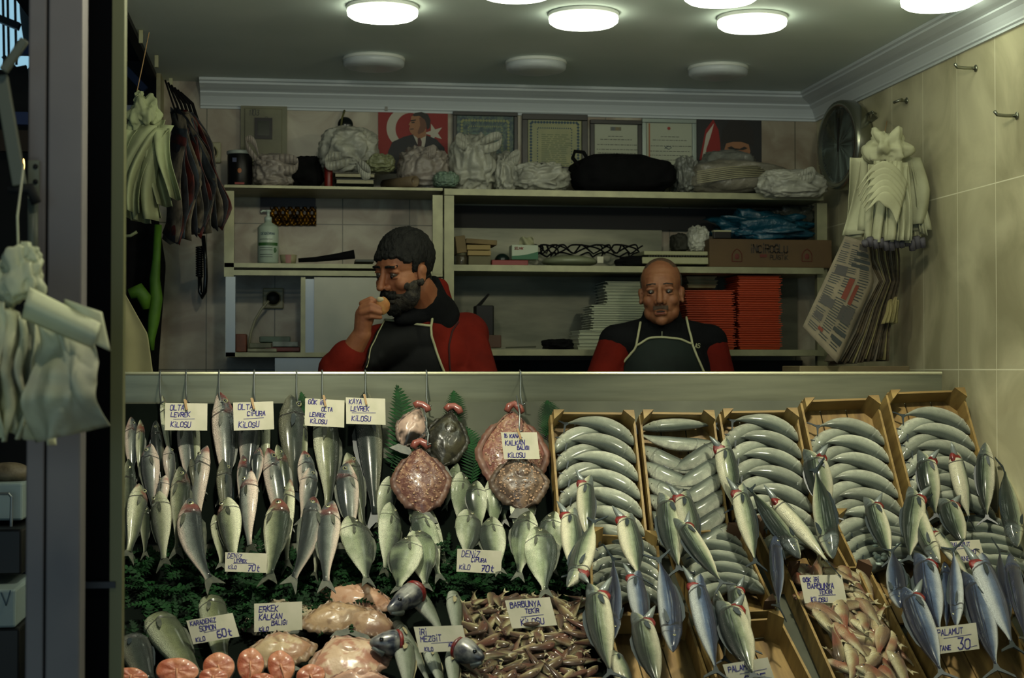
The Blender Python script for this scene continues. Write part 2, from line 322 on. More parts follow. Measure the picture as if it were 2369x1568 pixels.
FM = {
 'bass':   fish_mat('sea_bass_skin', (.94,.86,.80), (.64,.66,.62), (.16,.20,.21), tint=(.58,.20,.15), head=(.34,.38,.40)),
 'bassg':  fish_mat('green_grey_bass_skin', (.90,.90,.78), (.62,.64,.50), (.17,.22,.17), tint=(.55,.24,.18)),
 'bassd':  fish_mat('dark_bass_skin', (.46,.46,.38), (.26,.30,.27), (.10,.14,.14)),
 'bream':  fish_mat('sea_bream_skin', (.94,.95,.84), (.74,.78,.64), (.14,.20,.16), head=(.16,.20,.10), scales=34, spots=(.56,.62,.48)),
 'bonito': fish_mat('bonito_skin', (.92,.90,.78), (.64,.68,.55), (.04,.13,.10), stripes=(.04,.12,.09), head=(.42,.46,.46), scales=60),
 'blue':   fish_mat('blue_bonito_skin', (.78,.80,.80), (.38,.46,.58), (.03,.08,.22), stripes=(.03,.07,.18), head=(.20,.26,.38), scales=60),
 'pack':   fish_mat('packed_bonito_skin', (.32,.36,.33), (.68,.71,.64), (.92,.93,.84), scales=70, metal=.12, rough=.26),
 'whiting':fish_mat('whiting_skin', (.80,.82,.76), (.62,.66,.58), (.38,.42,.32), scales=60),
 'mullet': fish_mat('red_mullet_skin', (.88,.84,.68), (.74,.68,.50), (.46,.36,.26), spots=(.60,.26,.16), scales=30, metal=.15, rough=.4),
 'small':  fish_mat('small_mullet_skin', (.80,.76,.58), (.58,.50,.34), (.36,.24,.15), spots=(.46,.22,.15), scales=26, metal=.1, rough=.45),
 'thick':  fish_mat('pale_green_fish_skin', (.74,.76,.64), (.55,.58,.42), (.26,.30,.20), scales=50, metal=.15, rough=.4),
}
m_fin = mat('fin_grey', (.30, .31, .26), .5, c2=(.20, .22, .19), scale=60); m_finb = mat('fin_dark', (.10, .14, .16), .45)
m_finp = mat('fin_pale', (.55, .52, .40), .5); m_gill = mat('raw_gill', (.44, .06, .04), .45, c2=(.26, .02, .02), scale=90, coat=.25)
m_eye = mat('fish_eye', (.02, .02, .03), .08, coat=1); m_iris = mat('fish_iris', (.62, .62, .48), .25, .5)
m_mouth = mat('mouth_pink', (.55, .42, .36), .4)
def fish(kind, pa, pb, wpx=None, wm=None, label='', skin=None, bend=0, flip=1, roll=0, gills=False, cut=0, nrm=None, name=None, cat='fish', group=None, simple=False, thick=1.0):
    """pa = snout point, pb = tail root point (world); lies against a plane of normal nrm"""
    hp = Vector(pa); tp = Vector(pb); chord = (hp-tp).length; B = abs(bend)
    Lr = chord if B < .02 else chord*(B/2)/math.sin(B/2)
    prof = PROF[kind]; us = [p[0] for p in prof]; hmax = max(p[1] for p in prof)
    k = 1.0 if wm is None else (wm/2)/(hmax*Lr)
    sg = 1 if bend >= 0 else -1
    def bp(x, y, z):
        if B < .02: return ((x-.5)*Lr, y*Lr, z*Lr)
        R = 1/B; th = (x-.5)*B; zz = z*sg
        X = math.sin(th)*(R+zz); Z = math.cos(th)*(R+zz)-R*math.cos(B/2)
        return (X*Lr, y*Lr, Z*Lr*sg)
    cr, sr = math.cos(roll), math.sin(roll)
    def P(x, y, z):
        y, z = y*cr-z*sr, y*sr+z*cr
        p = bp(x, y, z); return (p[0], p[1], p[2]*flip)
    nu, nv = (12, 10) if simple else (22, 16)
    umax = .80 if gills else 1.0 - cut
    vs = []; uvs = []; rings = []
    ul = [umax*(i/nu)**.9 if not gills else umax*i/nu for i in range(nu+1)]
    if not gills and not simple and umax > .82: ul = sorted([u for u in ul if not .755 < u < .815]+[.765, .782, .790, .802]); nu = len(ul)-1
    def prf(u):
        h = np.interp(u, us, [p[1] for p in prof]); w_ = np.interp(u, us, [p[2] for p in prof]); c = np.interp(u, us, [p[3] for p in prof]); return h, w_, c
    for u in ul:
        h = sum(prf(min(1, max(0, u+d)))[0] for d in (-.03, 0, .03))/3 if .03 < u < .95 else prf(u)[0]; _, w_, c = prf(u)
        if not gills and not simple: w_ *= {.765: .95, .782: .93, .790: 1.10, .802: 1.10}.get(u, 1.0); h *= {.782: .985, .790: 1.03, .802: 1.02}.get(u, 1.0)
        for j in range(nv):
            q = 2*PI*j/nv; vs.append(P(u, w_*k*thick*math.sin(q), (c+h*math.cos(q)*(1 if math.cos(q) > 0 else 1.02))*k)); uvs.append((u, (1+math.cos(q))/2))
    fs = [(i*nv+j, i*nv+(j+1) % nv, (i+1)*nv+(j+1) % nv, (i+1)*nv+j) for i in range(nu) for j in range(nv)]
    fs.append(tuple(reversed(range(nv)))); fs.append(tuple(nu*nv+j for j in range(nv)))
    if gills:   # neck and gaping upper head behind the torn gills
        b0 = len(vs); hr = [(.775, .80, .02), (.84, .92, .02), (.90, .76, .03), (.95, .48, .045), (1.0, .09, .062)]
        for (u, s_, sh) in hr:
            h, w_, c = prf(.78)
            for j in range(nv):
                q = 2*PI*j/nv; vs.append(P(u, w_*k*s_*.95*math.sin(q), (sh*1.1 + h*s_*.78*math.cos(q))*k)); uvs.append((u, .45+.4*math.cos(q)))
        fs += [(b0+i*nv+j, b0+i*nv+(j+1) % nv, b0+(i+1)*nv+(j+1) % nv, b0+(i+1)*nv+j) for i in range(4) for j in range(nv)]; fs.append(tuple(b0+4*nv+j for j in range(nv)))
    if flip < 0: fs = [tuple(reversed(f)) for f in fs]
    me = bpy.data.meshes.new('fish_body'); me.from_pydata(vs, [], fs); ul_ = me.uv_layers.new(name='UVMap')
    for lp in me.loops: ul_.data[lp.index].uv = uvs[lp.vertex_index]
    me.materials.append(FM[skin or kind]); me.shade_smooth()
    x = (hp-tp).normalized(); n = nrm if nrm is not None else nA; y = (n-x*n.dot(x)).normalized(); z = x.cross(y)
    mt = frame(x, y, z, (hp+tp)/2)
    t = thing(name or 'fish', None, label, cat, group, mt)
    def part(nm, m_, mm, sm=True):
        o = m_.build(nm, mm, None, sm); o.parent = t; return o
    o = bpy.data.objects.new('body', me); COL.objects.link(o); o.parent = t
    fm = m_finb if (skin or kind) in ('bonito', 'blue', 'pack', 'bassd') else (m_finp if kind in ('mullet', 'whiting') else m_fin)
    h0 = prf(0)[0]*k; fk = {'bonito': 1.1, 'bream': .75, 'salmon': .6, 'whiting': .7, 'mullet': .55}.get(kind, .8)*max(k, .8)
    def flat(pts, th=.004):
        m_ = M(); n_ = len(pts); a = [P(px_, th, pz_) for (px_, pz_) in pts]; b = [P(px_, -th, pz_) for (px_, pz_) in pts]
        return m_.add(a+b, [tuple(range(n_)), tuple(reversed(range(n_, 2*n_)))]+[(i, n_+i, n_+(i+1) % n_, (i+1) % n_) for i in range(n_)])
    part('tail_fin', flat([(.02, h0), (-.04, h0*1.5+.01*fk), (-.12, .115*fk), (-.145, .12*fk), (-.095, .055*fk), (-.062, 0), (-.095, -.055*fk), (-.145, -.12*fk), (-.12, -.115*fk), (-.04, -h0*1.5-.01*fk), (.02, -h0)]), fm, False)
    if not simple and skin != 'pack':
        hh = lambda u: prf(u)[0]*k
        part('dorsal_fin', flat([(.70, hh(.70)*.96), (.64, hh(.64)+.022), (.52, hh(.52)+.026), (.40, hh(.40)+.016), (.30, hh(.30)+.014), (.24, hh(.24)*.95), (.45, hh(.45)*.9)], .002), fm, False)
        s1 = 1
        wv = prf(.72)[1]*k*thick
        m_ = M(); pts = [(.765, .006), (.73, .022), (.66, .006), (.615, -.022), (.66, -.026), (.74, -.016)]
        m_.add([P(a, wv*1.00+.004+(.76-a)*.09, (b-.035)*k*1.15) for a, b in pts]+[P(a, wv*1.00+(.76-a)*.09, (b-.035)*k*1.15) for a, b in pts], [tuple(range(6)), tuple(reversed(range(6, 12)))]+[(i, 6+i, 6+(i+1) % 6, (i+1) % 6) for i in range(6)])
        part('pectoral_fin', m_, fm, False)
    if gills:
        m_ = M(); h, w_, c = prf(.78); n1 = 10; n2 = 8
        for i in range(n1+1):
            a = -1.25+2.5*i/n1     # sweep around the throat
            cxu, cy, cz = .812+.018*math.cos(a)*0, w_*k*.80*math.sin(a)*thick, (-h*.80*math.cos(a)+.0)*k
            r_ = (.052*math.cos(a*1.1)+.006)*min(1.25, k)
            for j in range(n2):
                q = 2*PI*j/n2; m_.v.append(P(cxu+r_*1.25*math.cos(q), cy*(1+.25*math.sin(q)*r_/.04), cz+r_*.8*math.sin(q)))
        m_.f += [(i*n2+j, i*n2+(j+1) % n2, (i+1)*n2+(j+1) % n2, (i+1)*n2+j) for i in range(n1) for j in range(n2)]+[tuple(range(n2)), tuple(n1*n2+j for j in range(n2))]
        part('gills', m_, m_gill)
        m_ = M(); m_.tube([P(.83, 0, -.030*k), P(.89, .02, -.084*k), P(.95, .03, -.126*k), (P(1.0, .035, -.160*k))], [.050*k*Lr, .038*k*Lr, .024*k*Lr, .004*Lr], 8)
        part('lower_jaw', m_, MT.get('jaw') or mat('jaw', (.40, .43, .42), .35, .2, coat=.3))
    if cut == 0:
        ue = .87 if kind in ('bonito', 'mullet') else .885; hE, wE, cE = prf(ue); ze = (cE+hE*.30)*k; re = .029*min(k, 1.2) if kind != 'mullet' else .024
        if kind == 'bonito': re = .015 if gills else .012
        if gills: wE = prf(.78)[1]*.62; ze = (.03+.02)*k
        m_ = M()
        for s_ in (1,): m_.ell(P(ue, s_*wE*k*thick*.90, ze), (re*Lr, re*.5*Lr, re*Lr), None, 8, 6)
        if not simple:
            o = part('eye', m_, m_iris); mm = M()
            for s_ in (1,): mm.ell(P(ue, s_*(wE*k*thick*.90+re*.28), ze), (re*.58*Lr, re*.34*Lr, re*.58*Lr), None, 8, 6)
            pu = mm.build('pupil', m_eye, None, True); pu.parent = o
        else: part('eye', m_, m_eye)
    return t
def wpx2m(p, wpx): return wpx*((p-CP).dot(FW))/FP
def sfish(kind, h, tl, wpx, off, label, **kw):
    """fish given by where its snout and tail root show on the display slope"""
    a, n1 = surf(h[0], h[1], off); b, n2 = surf(tl[0], tl[1], off)
    n = (n1+n2).normalized() if n1 != n2 else n1
    return fish(kind, a, b, wm=wpx2m((a+b)/2, wpx), label=label, nrm=n, **kw)
def Z1(x, y): return (270+x/3.137, 850+y/3.137)
def Z2(x, y): return (780+x/3.015, 850+y/3.015)
def Z3(x, y): return (1250+x/3.015, 880+y/3.015)
def Z4(x, y): return (1750+x/2.851, 850+y/2.851)
def Z7(x, y): return (1300+x/3.751, 1150+y/3.751)
def Z8(x, y): return (1769+x/3.752, 1150+y/3.752)
def Z6(x, y): return (800+x/3.948, 1200+y/3.948)
def Z5(x, y): return (270+x/3.948, 1200+y/3.948)
# ---- hung sea bass, left of the display  (snout, tail, width px, layer, skin, flip, what sets it apart)
BASS = [
 (110,360,110,800,100,0,'bass',1,'grey sea bass hanging in the back row at the post'),
 (175,380,165,790,70,0,'bassg',1,'narrow pale sea bass squeezed beside the back row fish at the post'),
 (280,385,330,850,95,0,'bassd',-1,'dark headed sea bass in the back row below the first wire hook'),
 (335,205,400,700,70,0,'bassg',1,'thin reddish nosed sea bass half hidden by the leftmost price card'),
 (490,300,545,930,130,0,'bass',1,'sea bass hanging behind the leftmost price card'),
 (560,330,600,860,90,0,'bassg',-1,'pale flanked sea bass peeking right of the leftmost price card'),
 (755,180,790,910,175,0,'bass',1,'large sea bass pointing straight up between the two leftmost price cards'),
 (960,280,935,860,150,0,'bass',1,'blue grey sea bass hanging behind the second price card'),
 (1070,300,1090,820,100,0,'bassg',-1,'pale sea bass at the right edge of the second price card'),
 (1270,205,1290,900,225,0,'bassd',1,'big dark sea bass with wide head right of the second price card'),
 (1345,330,1360,850,90,0,'bassg',-1,'narrow pale sea bass between the big dark one and the third price card'),
 (1500,280,1535,1010,200,0,'bassg',1,'broad smooth grey sea bass behind the third price card'),
 (90,665,85,1320,120,1,'bassg',1,'pale sea bass at the post, middle row'),
 (240,555,270,1020,140,1,'bass',-1,'sea bass with bright red gill cover in the middle row near the post'),
 (375,570,380,870,105,1,'bass',1,'short pinkish sea bass behind the leftmost card corner'),
 (545,660,570,950,95,1,'bassd',1,'small dark headed sea bass left of the twisted white one'),
 (650,570,590,1180,150,1,'bass',-1,'twisted white bellied sea bass with open gill below the gap between cards'),
 (775,670,800,1190,140,1,'bassd',1,'dark sea bass with yellowish head in the middle row'),
 (920,635,905,1060,105,1,'bass',1,'slim blue headed sea bass below the second price card'),
 (1030,580,1010,860,80,1,'bass',-1,'thin sea bass peeking below the right end of the second card'),
 (1105,585,1195,1230,160,1,'bass',1,'long sea bass with red marked cheek below the second card'),
 (1170,560,1240,1120,110,1,'bassg',1,'slender pale sea bass right beside the long red cheeked one'),
 (1365,605,1400,1060,130,1,'bass',1,'sea bass with dark eye left of the broad grey fish'),
 (1680,620,1790,1150,155,1,'bassg',1,'pale bent sea bass behind the red gilled fish'),
 (1255,815,1235,1400,120,1,'bassg',-1,'yellow green sea bass behind the front row centre'),
 (170,850,90,1335,165,2,'bassg',1,'sea bass with red and yellow cheek at the post, third row'),
 (350,785,325,1080,115,2,'bass',-1,'small sea bass with open mouth above the lowest one near the post'),
 (465,720,440,1310,150,2,'bassg',1,'sea bass with shiny blue gill cover, third row'),
 (970,755,965,1290,170,2,'bass',-1,'pink gilled sea bass with narrow tail in the centre of the hung rows'),
 (1405,730,1345,1110,130,2,'bass',1,'sea bass with dark eye behind the long curved front one'),
 (1665,690,1710,1230,170,2,'bass',-1,'sea bass with bright red open gill at the right of the hung rows'),
 (715,1070,760,1420,110,2,'bassg',1,'shaded green sea bass tail body behind the front row'),
 (215,1000,205,1340,85,2,'bassg',1,'thin shaded sea bass between two front fish near the post'),
 (1440,1180,1440,1490,90,2,'bassg',1,'shaded sea bass whose tail shows between two front fish'),
 (300,905,340,1390,165,3,'bassg',-1,'front row sea bass nearest the post with pink cheek'),
 (540,950,670,1530,190,3,'bass',1,'large pale front row sea bass curving down to the right'),
 (795,950,850,1400,190,3,'bassg',-1,'front row sea bass above the seventy lira bass card'),
 (1170,950,1110,1500,200,3,'bassg',1,'front row sea bass with shiny blue cheek right of the seventy lira bass card'),
 (1425,935,1285,1525,165,3,'bass',-1,'long front row sea bass curving down to the left'),
 (1560,970,1520,1550,170,3,'bass',-1,'rightmost front row sea bass with slit cheek'),
]
OFF = (.030, .062, .092, .120)
random.seed(3)
for (hx, hy, tx, ty, wd, ly, sk, fl, lb) in BASS:
    bnd = {'twisted': .35, 'large pale front': -.5, 'long front': -.35}.get(next((k for k in ('twisted', 'large pale front', 'long front') if k in lb), ''), rnd(-.12, .22))
    sfish('bass', Z1(hx, hy), Z1(tx, ty), wd/3.137, OFF[ly], lb, skin=sk, flip=fl, bend=bnd, roll=rnd(-.45, .85), name='sea_bass', group='sea bass hung on the left of the display')
sfish('bass', (843, 905), (868, 1190), 62, .03, 'big dark green sea bass hanging behind the rightmost top row card', skin='bassd', flip=-1, name='sea_bass', group='sea bass hung on the left of the display')
BREAM = [
 (375,765,290,1090,150,0,1,'white backed sea bream leaning left, topmost of the left bream group'),
 (385,950,335,1400,195,1,1,'sea bream with dark cheek, left in the left bream group'),
 (510,868,755,1360,190,0,-1,'long sea bream slanting right behind the left bream group'),
 (560,965,705,1440,190,1,-1,'sea bream below the slanting one in the left bream group'),
 (505,1175,430,1530,235,3,-1,'front left fish of the pair of sea bream joined at the heads'),
 (555,1120,615,1510,215,2,1,'front right fish of the pair of sea bream joined at the heads'),
 (830,670,760,960,105,0,-1,'pale sea bream edge on, left in the upper middle group'),
 (880,735,850,1080,185,1,1,'dark headed sea bream with lit eye in the upper middle group'),
 (960,790,1000,1110,150,2,-1,'sea bream with yellow eye ring in the upper middle group'),
 (1080,780,1100,1110,130,1,1,'narrow sea bream right in the upper middle group'),
 (1130,670,1165,1060,160,0,-1,'topmost sea bream against the large spotted turbot'),
 (925,995,900,1310,200,3,1,'sea bream standing behind the left of the seventy lira bream card'),
 (1065,1045,1130,1400,190,3,-1,'sea bream standing behind the right of the seventy lira bream card'),
 (1320,830,1255,1160,200,1,1,'upper sea bream of the right hand group below the spotted turbot'),
 (1325,1000,1270,1430,195,2,-1,'sea bream with bright shoulder in the right hand group'),
 (1500,1005,1500,1400,190,1,-1,'sea bream against the wooden crate edge'),
 (1400,1110,1450,1550,235,3,1,'broad front sea bream lowest in the right hand group'),
 (100,1040,205,1470,235,3,1,'lone sea bream right of the hung sea bass'),
]
for (hx, hy, tx, ty, wd, ly, fl, lb) in BREAM:
    sfish('bream', Z2(hx, hy), Z2(tx, ty), wd/3.015, OFF[ly]+.004, lb, flip=fl, bend=rnd(-.08, .12), roll=rnd(-.25, .6), name='sea_bream', group='sea bream stood up in the middle of the display')
# ---- bonito laid over the crates, gills pulled out
OPEN = [
 (Z3,320,650,330,1110,135,.13,'bonito',1,1,0,'bonito with red gills lying on the leftmost crate, upper one'),
 (Z3,200,880,225,1330,155,.14,'bonito',1,1,0,'bonito with red gills at the lower left edge of the leftmost crate'),
 (Z3,235,1440,370,1000,165,.17,'bonito',1,1,0,'bonito lying head down with red gills above the small mullet heap'),
 (Z3,590,915,685,1350,165,.14,'bonito',1,1,0,'bonito with red gills at the foot of the leftmost crate, right one'),
 (Z3,1260,400,1345,870,155,.13,'bonito',1,1,0,'bonito with red gills across the edge of the second and third crates, upper one'),
 (Z3,1375,710,1495,1240,150,.15,'bonito',1,1,0,'bonito with red gills hanging below the upper one between second and third crates'),
 (Z3,880,780,960,1290,185,.13,'bonito',-1,1,0,'dark backed bonito with red gills below the second crate, left of the pair'),
 (Z3,980,760,1085,1200,165,.15,'bonito',1,1,0,'bonito with red gills below the second crate, right of the pair'),
 (Z3,960,950,1250,1390,135,.18,'bonito',-1,1,-.5,'green striped bonito slanting over the pair at the second crate'),
 (Z7,290,740,410,1490,240,.15,'bonito',-1,1,0,'large green bonito with red gills right of the small mullet heap'),
 (Z7,440,1240,445,560,150,.12,'blue',1,0,-.7,'blue backed bonito lying head down beside the large green one'),
 (Z7,625,620,720,1180,175,.14,'blue',1,1,0,'blue grey bonito with red gills in the middle of the lower left group'),
 (Z7,670,990,840,1640,230,.17,'bonito',-1,1,0,'green bonito with red gills lowest in the lower left group'),
 (Z7,965,1340,850,570,200,.15,'blue',-1,0,-.2,'shiny violet blue bonito lying head down on bare crate boards'),
 (Z7,1150,655,1330,1470,205,.16,'blue',1,1,-.3,'blue bonito with red gills left of the lower middle pair'),
 (Z7,1480,720,1620,1290,170,.12,'bonito',-1,1,0,'bonito with bright red gills at the back of the lower middle group'),
 (Z7,1420,890,1650,1520,270,.17,'bonito',-1,1,0,'large bonito with red gills reaching the twenty lira card'),
 (Z7,1345,800,1410,1380,130,.12,'bonito',-1,0,0,'thin shaded bonito between the lower middle pair'),
 (Z7,430,1330,600,1700,190,.12,'bonito',1,0,.5,'pale bonito cut by the lower edge of the photo, left of the crate boards'),
 (Z7,1850,330,1880,920,150,.17,'blue',-1,0,-.8,'dark blue bonito upright over the crate edge left of the big mullets'),
 (Z3,1810,1240,1480,780,150,.16,'bonito',1,0,-.3,'bonito lying head down across the foot of the third crate'),
 (Z4,70,830,465,1275,140,.18,'bonito',1,1,.3,'white bellied bonito with red gills slanting over the third crate foot'),
 (Z4,360,530,470,960,175,.13,'bonito',-1,1,0,'bonito with red gills at the upper left corner of the fourth crate'),
 (Z4,505,1260,395,700,155,.17,'bonito',-1,0,-.8,'dark backed bonito hanging tail up at the left edge of the fourth crate'),
 (Z4,1110,545,1180,960,145,.13,'bonito',-1,1,0,'bonito with red gills in the fifth crate, left of the pair'),
 (Z4,1300,535,1400,980,145,.14,'bonito',1,1,.3,'white bellied bonito with red gills in the fifth crate, right of the pair'),
 (Z4,1510,495,1520,970,125,.13,'bonito',-1,0,.4,'pale bonito without gills showing near the right wall'),
 (Z4,1720,1180,1640,690,150,.14,'bonito',1,0,-.4,'dark backed bonito hanging tail up against the right wall'),
 (Z4,745,850,880,1250,135,.14,'bonito',-1,1,-.4,'green backed bonito with red gills below the fourth crate'),
 (Z4,1050,790,1010,1240,155,.15,'bonito',-1,1,0,'striped bonito with red gills at the left edge of the fifth crate'),
 (Z4,1210,1290,1090,900,120,.17,'bonito',1,0,.7,'slim grey bonito curving below the fifth crate'),
 (Z4,1250,860,1370,1170,150,.15,'bonito',-1,1,0,'bonito with red gills behind the smallest palamut card'),
 (Z4,1150,1050,1400,1370,105,.16,'bonito',1,1,.4,'narrow bonito with red gills slanting down beside the smallest palamut card'),
 (Z8,1180,960,1110,480,175,.16,'blue',-1,0,-.6,'dark blue bonito head down right of the big mullet crate'),
 (Z8,1225,760,1520,1490,230,.17,'blue',-1,1,0,'blue bonito with dark red gills and tail reaching bare boards, lower right'),
 (Z8,1370,480,1515,1140,235,.15,'blue',-1,1,0,'broad bonito with red gills above the thirty lira card'),
 (Z8,1665,1120,1640,480,130,.19,'blue',1,0,.6,'slender silver bonito tail up in front of the smallest palamut card'),
 (Z8,1780,640,2005,1450,225,.16,'blue',-1,1,0,'bonito with red gills passing right of the thirty lira card'),
 (Z8,1830,470,2140,1250,230,.18,'blue',1,1,0,'wide mouthed blue bonito with red gills at the lower right'),
 (Z8,2130,1040,2040,480,120,.16,'blue',1,0,-.6,'dark bonito with forked tail up at the lower right'),
 (Z8,2130,490,2260,1200,180,.17,'blue',-1,0,-.8,'dark blue bonito cut by the right edge of the photo'),
 (Z8,1560,560,1580,1120,130,.12,'blue',1,0,-.6,'shaded dark bonito behind the slender silver one'),
 (Z8,1190,640,1260,900,130,.12,'bonito',1,0,0,'small green bonito wedged between two darker ones'),
]
for (zf, hx, hy, tx, ty, wd, off, sk, fl, g, rl, lb) in OPEN:
    sc_ = {Z3: 3.015, Z4: 2.851, Z7: 3.751, Z8: 3.752}[zf]
    bb = .55 if 'curving' in lb else rnd(-.1, .18)
    sfish('bonito', zf(hx, hy), zf(tx, ty), wd/sc_, off, lb, skin=sk, flip=fl, gills=bool(g), roll=(rl if not g else (.75 if 'white bellied' in lb else .22)+max(0, rl)*.5), bend=bb, name='bonito', group='bonito laid over the crates')
# ================================================================ CRATES
m_wood = mat('crate_wood', (.52, .43, .23), .6, c2=(.42, .33, .16), scale=7, stretch=(1, 6, 1), bump=.1)
m_woodd = mat('crate_wood_dark', (.30, .21, .13), .65, c2=(.28, .18, .10), scale=9)
m_woodb = mat('crate_boards', (.52, .42, .23), .6, c2=(.36, .27, .14), scale=5, stretch=(8, 1.2, 1), thr=(.4, .7))
def crate(TL, TR, BL, P0, n, dep, label, planks=4, dark=False, front=True):
    a = atP(*TL, P0+n*dep, n); b = atP(*TR, P0+n*dep, n); c = atP(*BL, P0+n*dep, n)
    u = (b-a); wdt = u.length; u.normalize(); v = (c-a); v = (v-n*v.dot(n)); ln = v.length; v.normalize()
    v2 = (v - u*v.dot(u)); v2.normalize(); mid = (v+v2).normalized(); v = mid; u2 = n.cross(v); u = u2 if u2.dot(u) > 0 else -u2
    o = a-n*dep
    mt = frame(u, v, u.cross(v), o); up = 1 if u.cross(v).dot(n) > 0 else -1
    t = thing('fish_crate', None, label, 'crate', 'wooden fish crates', mt)
    def pt(nm, m_, mm, **k): q = m_.build(nm, mm, None, **k); q.parent = t; return q
    m_ = M(); pw = wdt/planks
    for i in range(planks): m_.box(((i+.5)*pw, ln/2, up*.004), (pw-.004, ln-.01, .006))
    pt('bottom_boards', m_, m_woodb)
    th = .007; zc = up*(dep/2+.004)
    for nm, c_, d_ in (('side_board', (th/2, ln/2, zc), (th, ln-.02, dep-.012)), ('side_board', (wdt-th/2, ln/2, zc), (th, ln-.02, dep-.012)), ('end_board', (wdt/2, th/2, zc), (wdt-.016, th, dep-.012))):
        pt(nm, M().box(c_, d_), m_wood)
    if front: pt('end_board', M().box((wdt/2, ln-th/2, zc), (wdt-.016, th, dep-.012)), m_wood)
    for (cx_, cy_, sx, sy) in ((th, th, 1, 1), (wdt-th, th, -1, 1), (th, ln-th, 1, -1), (wdt-th, ln-th, -1, -1)):
        if sy < 0 and not front: continue
        h1 = dep+.022
        q = [(cx_, cy_), (cx_+sx*.034, cy_), (cx_, cy_+sy*.034)]
        m_ = M().poly([Vector((x_, y_, up*.006)) for x_, y_ in q], Vector((0, 0, up*h1)))
        pt('corner_block', m_, m_woodd if dark or (sx < 0 and cx_ > 1) else m_wood)
    return t, o, u, v, wdt, ln
cr = []
D = .075
SPEC = [((1272,952),(1468,955),(1297,1238),'wooden crate of bonito, leftmost in the upper row'),
        ((1478,952),(1652,952),(1505,1238),'wooden crate of bonito arranged in hanging curves, second in the upper row'),
        ((1662,950),(1843,946),(1700,1200),'wooden crate of bonito, middle of the upper row'),
        ((1850,925),(2030,917),(1905,1190),'wooden crate of bonito with bare boards at its top, fourth in the upper row'),
        ((2048,907),(2228,900),(2112,1165),'wooden crate of bonito against the right wall, fifth in the upper row')]
for s_ in SPEC: cr.append(crate(s_[0], s_[1], s_[2], A0+nA*.004, nA, D, s_[3], planks=3, front=False))
def packfish(C, ah, bh, at_, bt, off, bend, w_, label, group, flip, n):
    t, o, u, v, wd, ln = C
    hp = o+u*(ah*wd)+v*bh+n*off; tp = o+u*(at_*wd)+v*bt+n*off
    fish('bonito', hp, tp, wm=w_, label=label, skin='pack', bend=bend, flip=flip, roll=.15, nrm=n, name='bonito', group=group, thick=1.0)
ORD = ['first', 'second', 'third', 'fourth', 'fifth', 'sixth', 'seventh', 'eighth', 'ninth', 'tenth']
def herring(C, cname, b0, nr, dv, n, first_r=True, doleft=True, w_=.056, endb=99, lrow=True):
    for i in range(nr):
        b = b0+i*dv
        if b > endb: break
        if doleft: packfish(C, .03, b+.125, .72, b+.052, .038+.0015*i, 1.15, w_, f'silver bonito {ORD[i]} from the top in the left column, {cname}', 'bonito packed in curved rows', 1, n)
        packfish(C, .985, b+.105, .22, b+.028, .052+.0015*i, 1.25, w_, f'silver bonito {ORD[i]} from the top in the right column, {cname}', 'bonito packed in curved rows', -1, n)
herring(cr[0], 'leftmost upper crate', .00, 7, .062, nA, endb=.44)
herring(cr[2], 'middle upper crate', -.005, 6, .062, nA, endb=.40)
herring(cr[3], 'fourth upper crate', .055, 6, .062, nA, endb=.40)
herring(cr[4], 'crate by the right wall', .045, 7, .060, nA, endb=.40)
C2 = cr[1]; g2 = 'bonito packed in curved rows'
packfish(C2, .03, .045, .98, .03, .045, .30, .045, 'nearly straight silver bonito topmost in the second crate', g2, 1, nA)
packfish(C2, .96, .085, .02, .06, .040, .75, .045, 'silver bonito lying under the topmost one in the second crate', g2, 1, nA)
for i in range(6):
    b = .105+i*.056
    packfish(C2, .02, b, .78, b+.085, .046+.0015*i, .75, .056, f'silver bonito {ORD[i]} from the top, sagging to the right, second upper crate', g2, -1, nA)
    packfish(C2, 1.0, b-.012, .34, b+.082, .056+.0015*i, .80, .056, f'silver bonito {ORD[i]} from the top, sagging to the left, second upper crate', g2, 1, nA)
# lower tier crates
P_B = B0+nB*.004; P_C = B0+nB*.03
low = []
low.append(crate((1362,1232),(1520,1232),(1330,1440),P_B,nB,D,'wooden crate of bonito below the leftmost upper crate',3,front=False))
low.append(crate((1545,1228),(1712,1226),(1635,1418),P_B,nB,D,'wooden crate of bonito below the second and third upper crates',3,True))
low.append(crate((1742,1206),(1905,1200),(1800,1330),P_B,nB,D,'small part of a crate of bonito behind the big mullet crate',3,True,front=False))
low.append(crate((1925,1190),(2110,1186),(2010,1400),P_B,nB,D,'wooden crate of bonito below the fourth upper crate',3,front=False))
low.append(crate((2135,1186),(2330,1180),(2235,1380),P_B,nB,D,'wooden crate of bonito below the crate by the right wall',3,front=False))
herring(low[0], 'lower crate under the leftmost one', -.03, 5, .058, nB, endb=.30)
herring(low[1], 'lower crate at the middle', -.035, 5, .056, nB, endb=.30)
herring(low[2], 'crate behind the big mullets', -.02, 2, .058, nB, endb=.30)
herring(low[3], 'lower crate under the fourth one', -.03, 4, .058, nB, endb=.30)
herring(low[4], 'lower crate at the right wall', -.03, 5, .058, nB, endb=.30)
fr = []
m_dist = .02
fr.append(crate((1400,1420),(1590,1418),(1470,1650),P_B,nB,D,'front wooden crate with bare boards left of the twenty lira card',3,front=False))
fr.append(crate((1600,1440),(1808,1432),(1722,1680),P_B,nB,D,'front wooden crate with bare boards under the twenty lira card',3,front=False))
fr.append(crate((1815,1312),(2010,1308),(1960,1640),P_B,nB,D,'front wooden crate heaped with big red mullets',3,True,front=False))
fr.append(crate((2105,1420),(2330,1416),(2215,1680),P_B,nB,D,'front wooden crate with bare boards at the lower right corner',4,front=False))
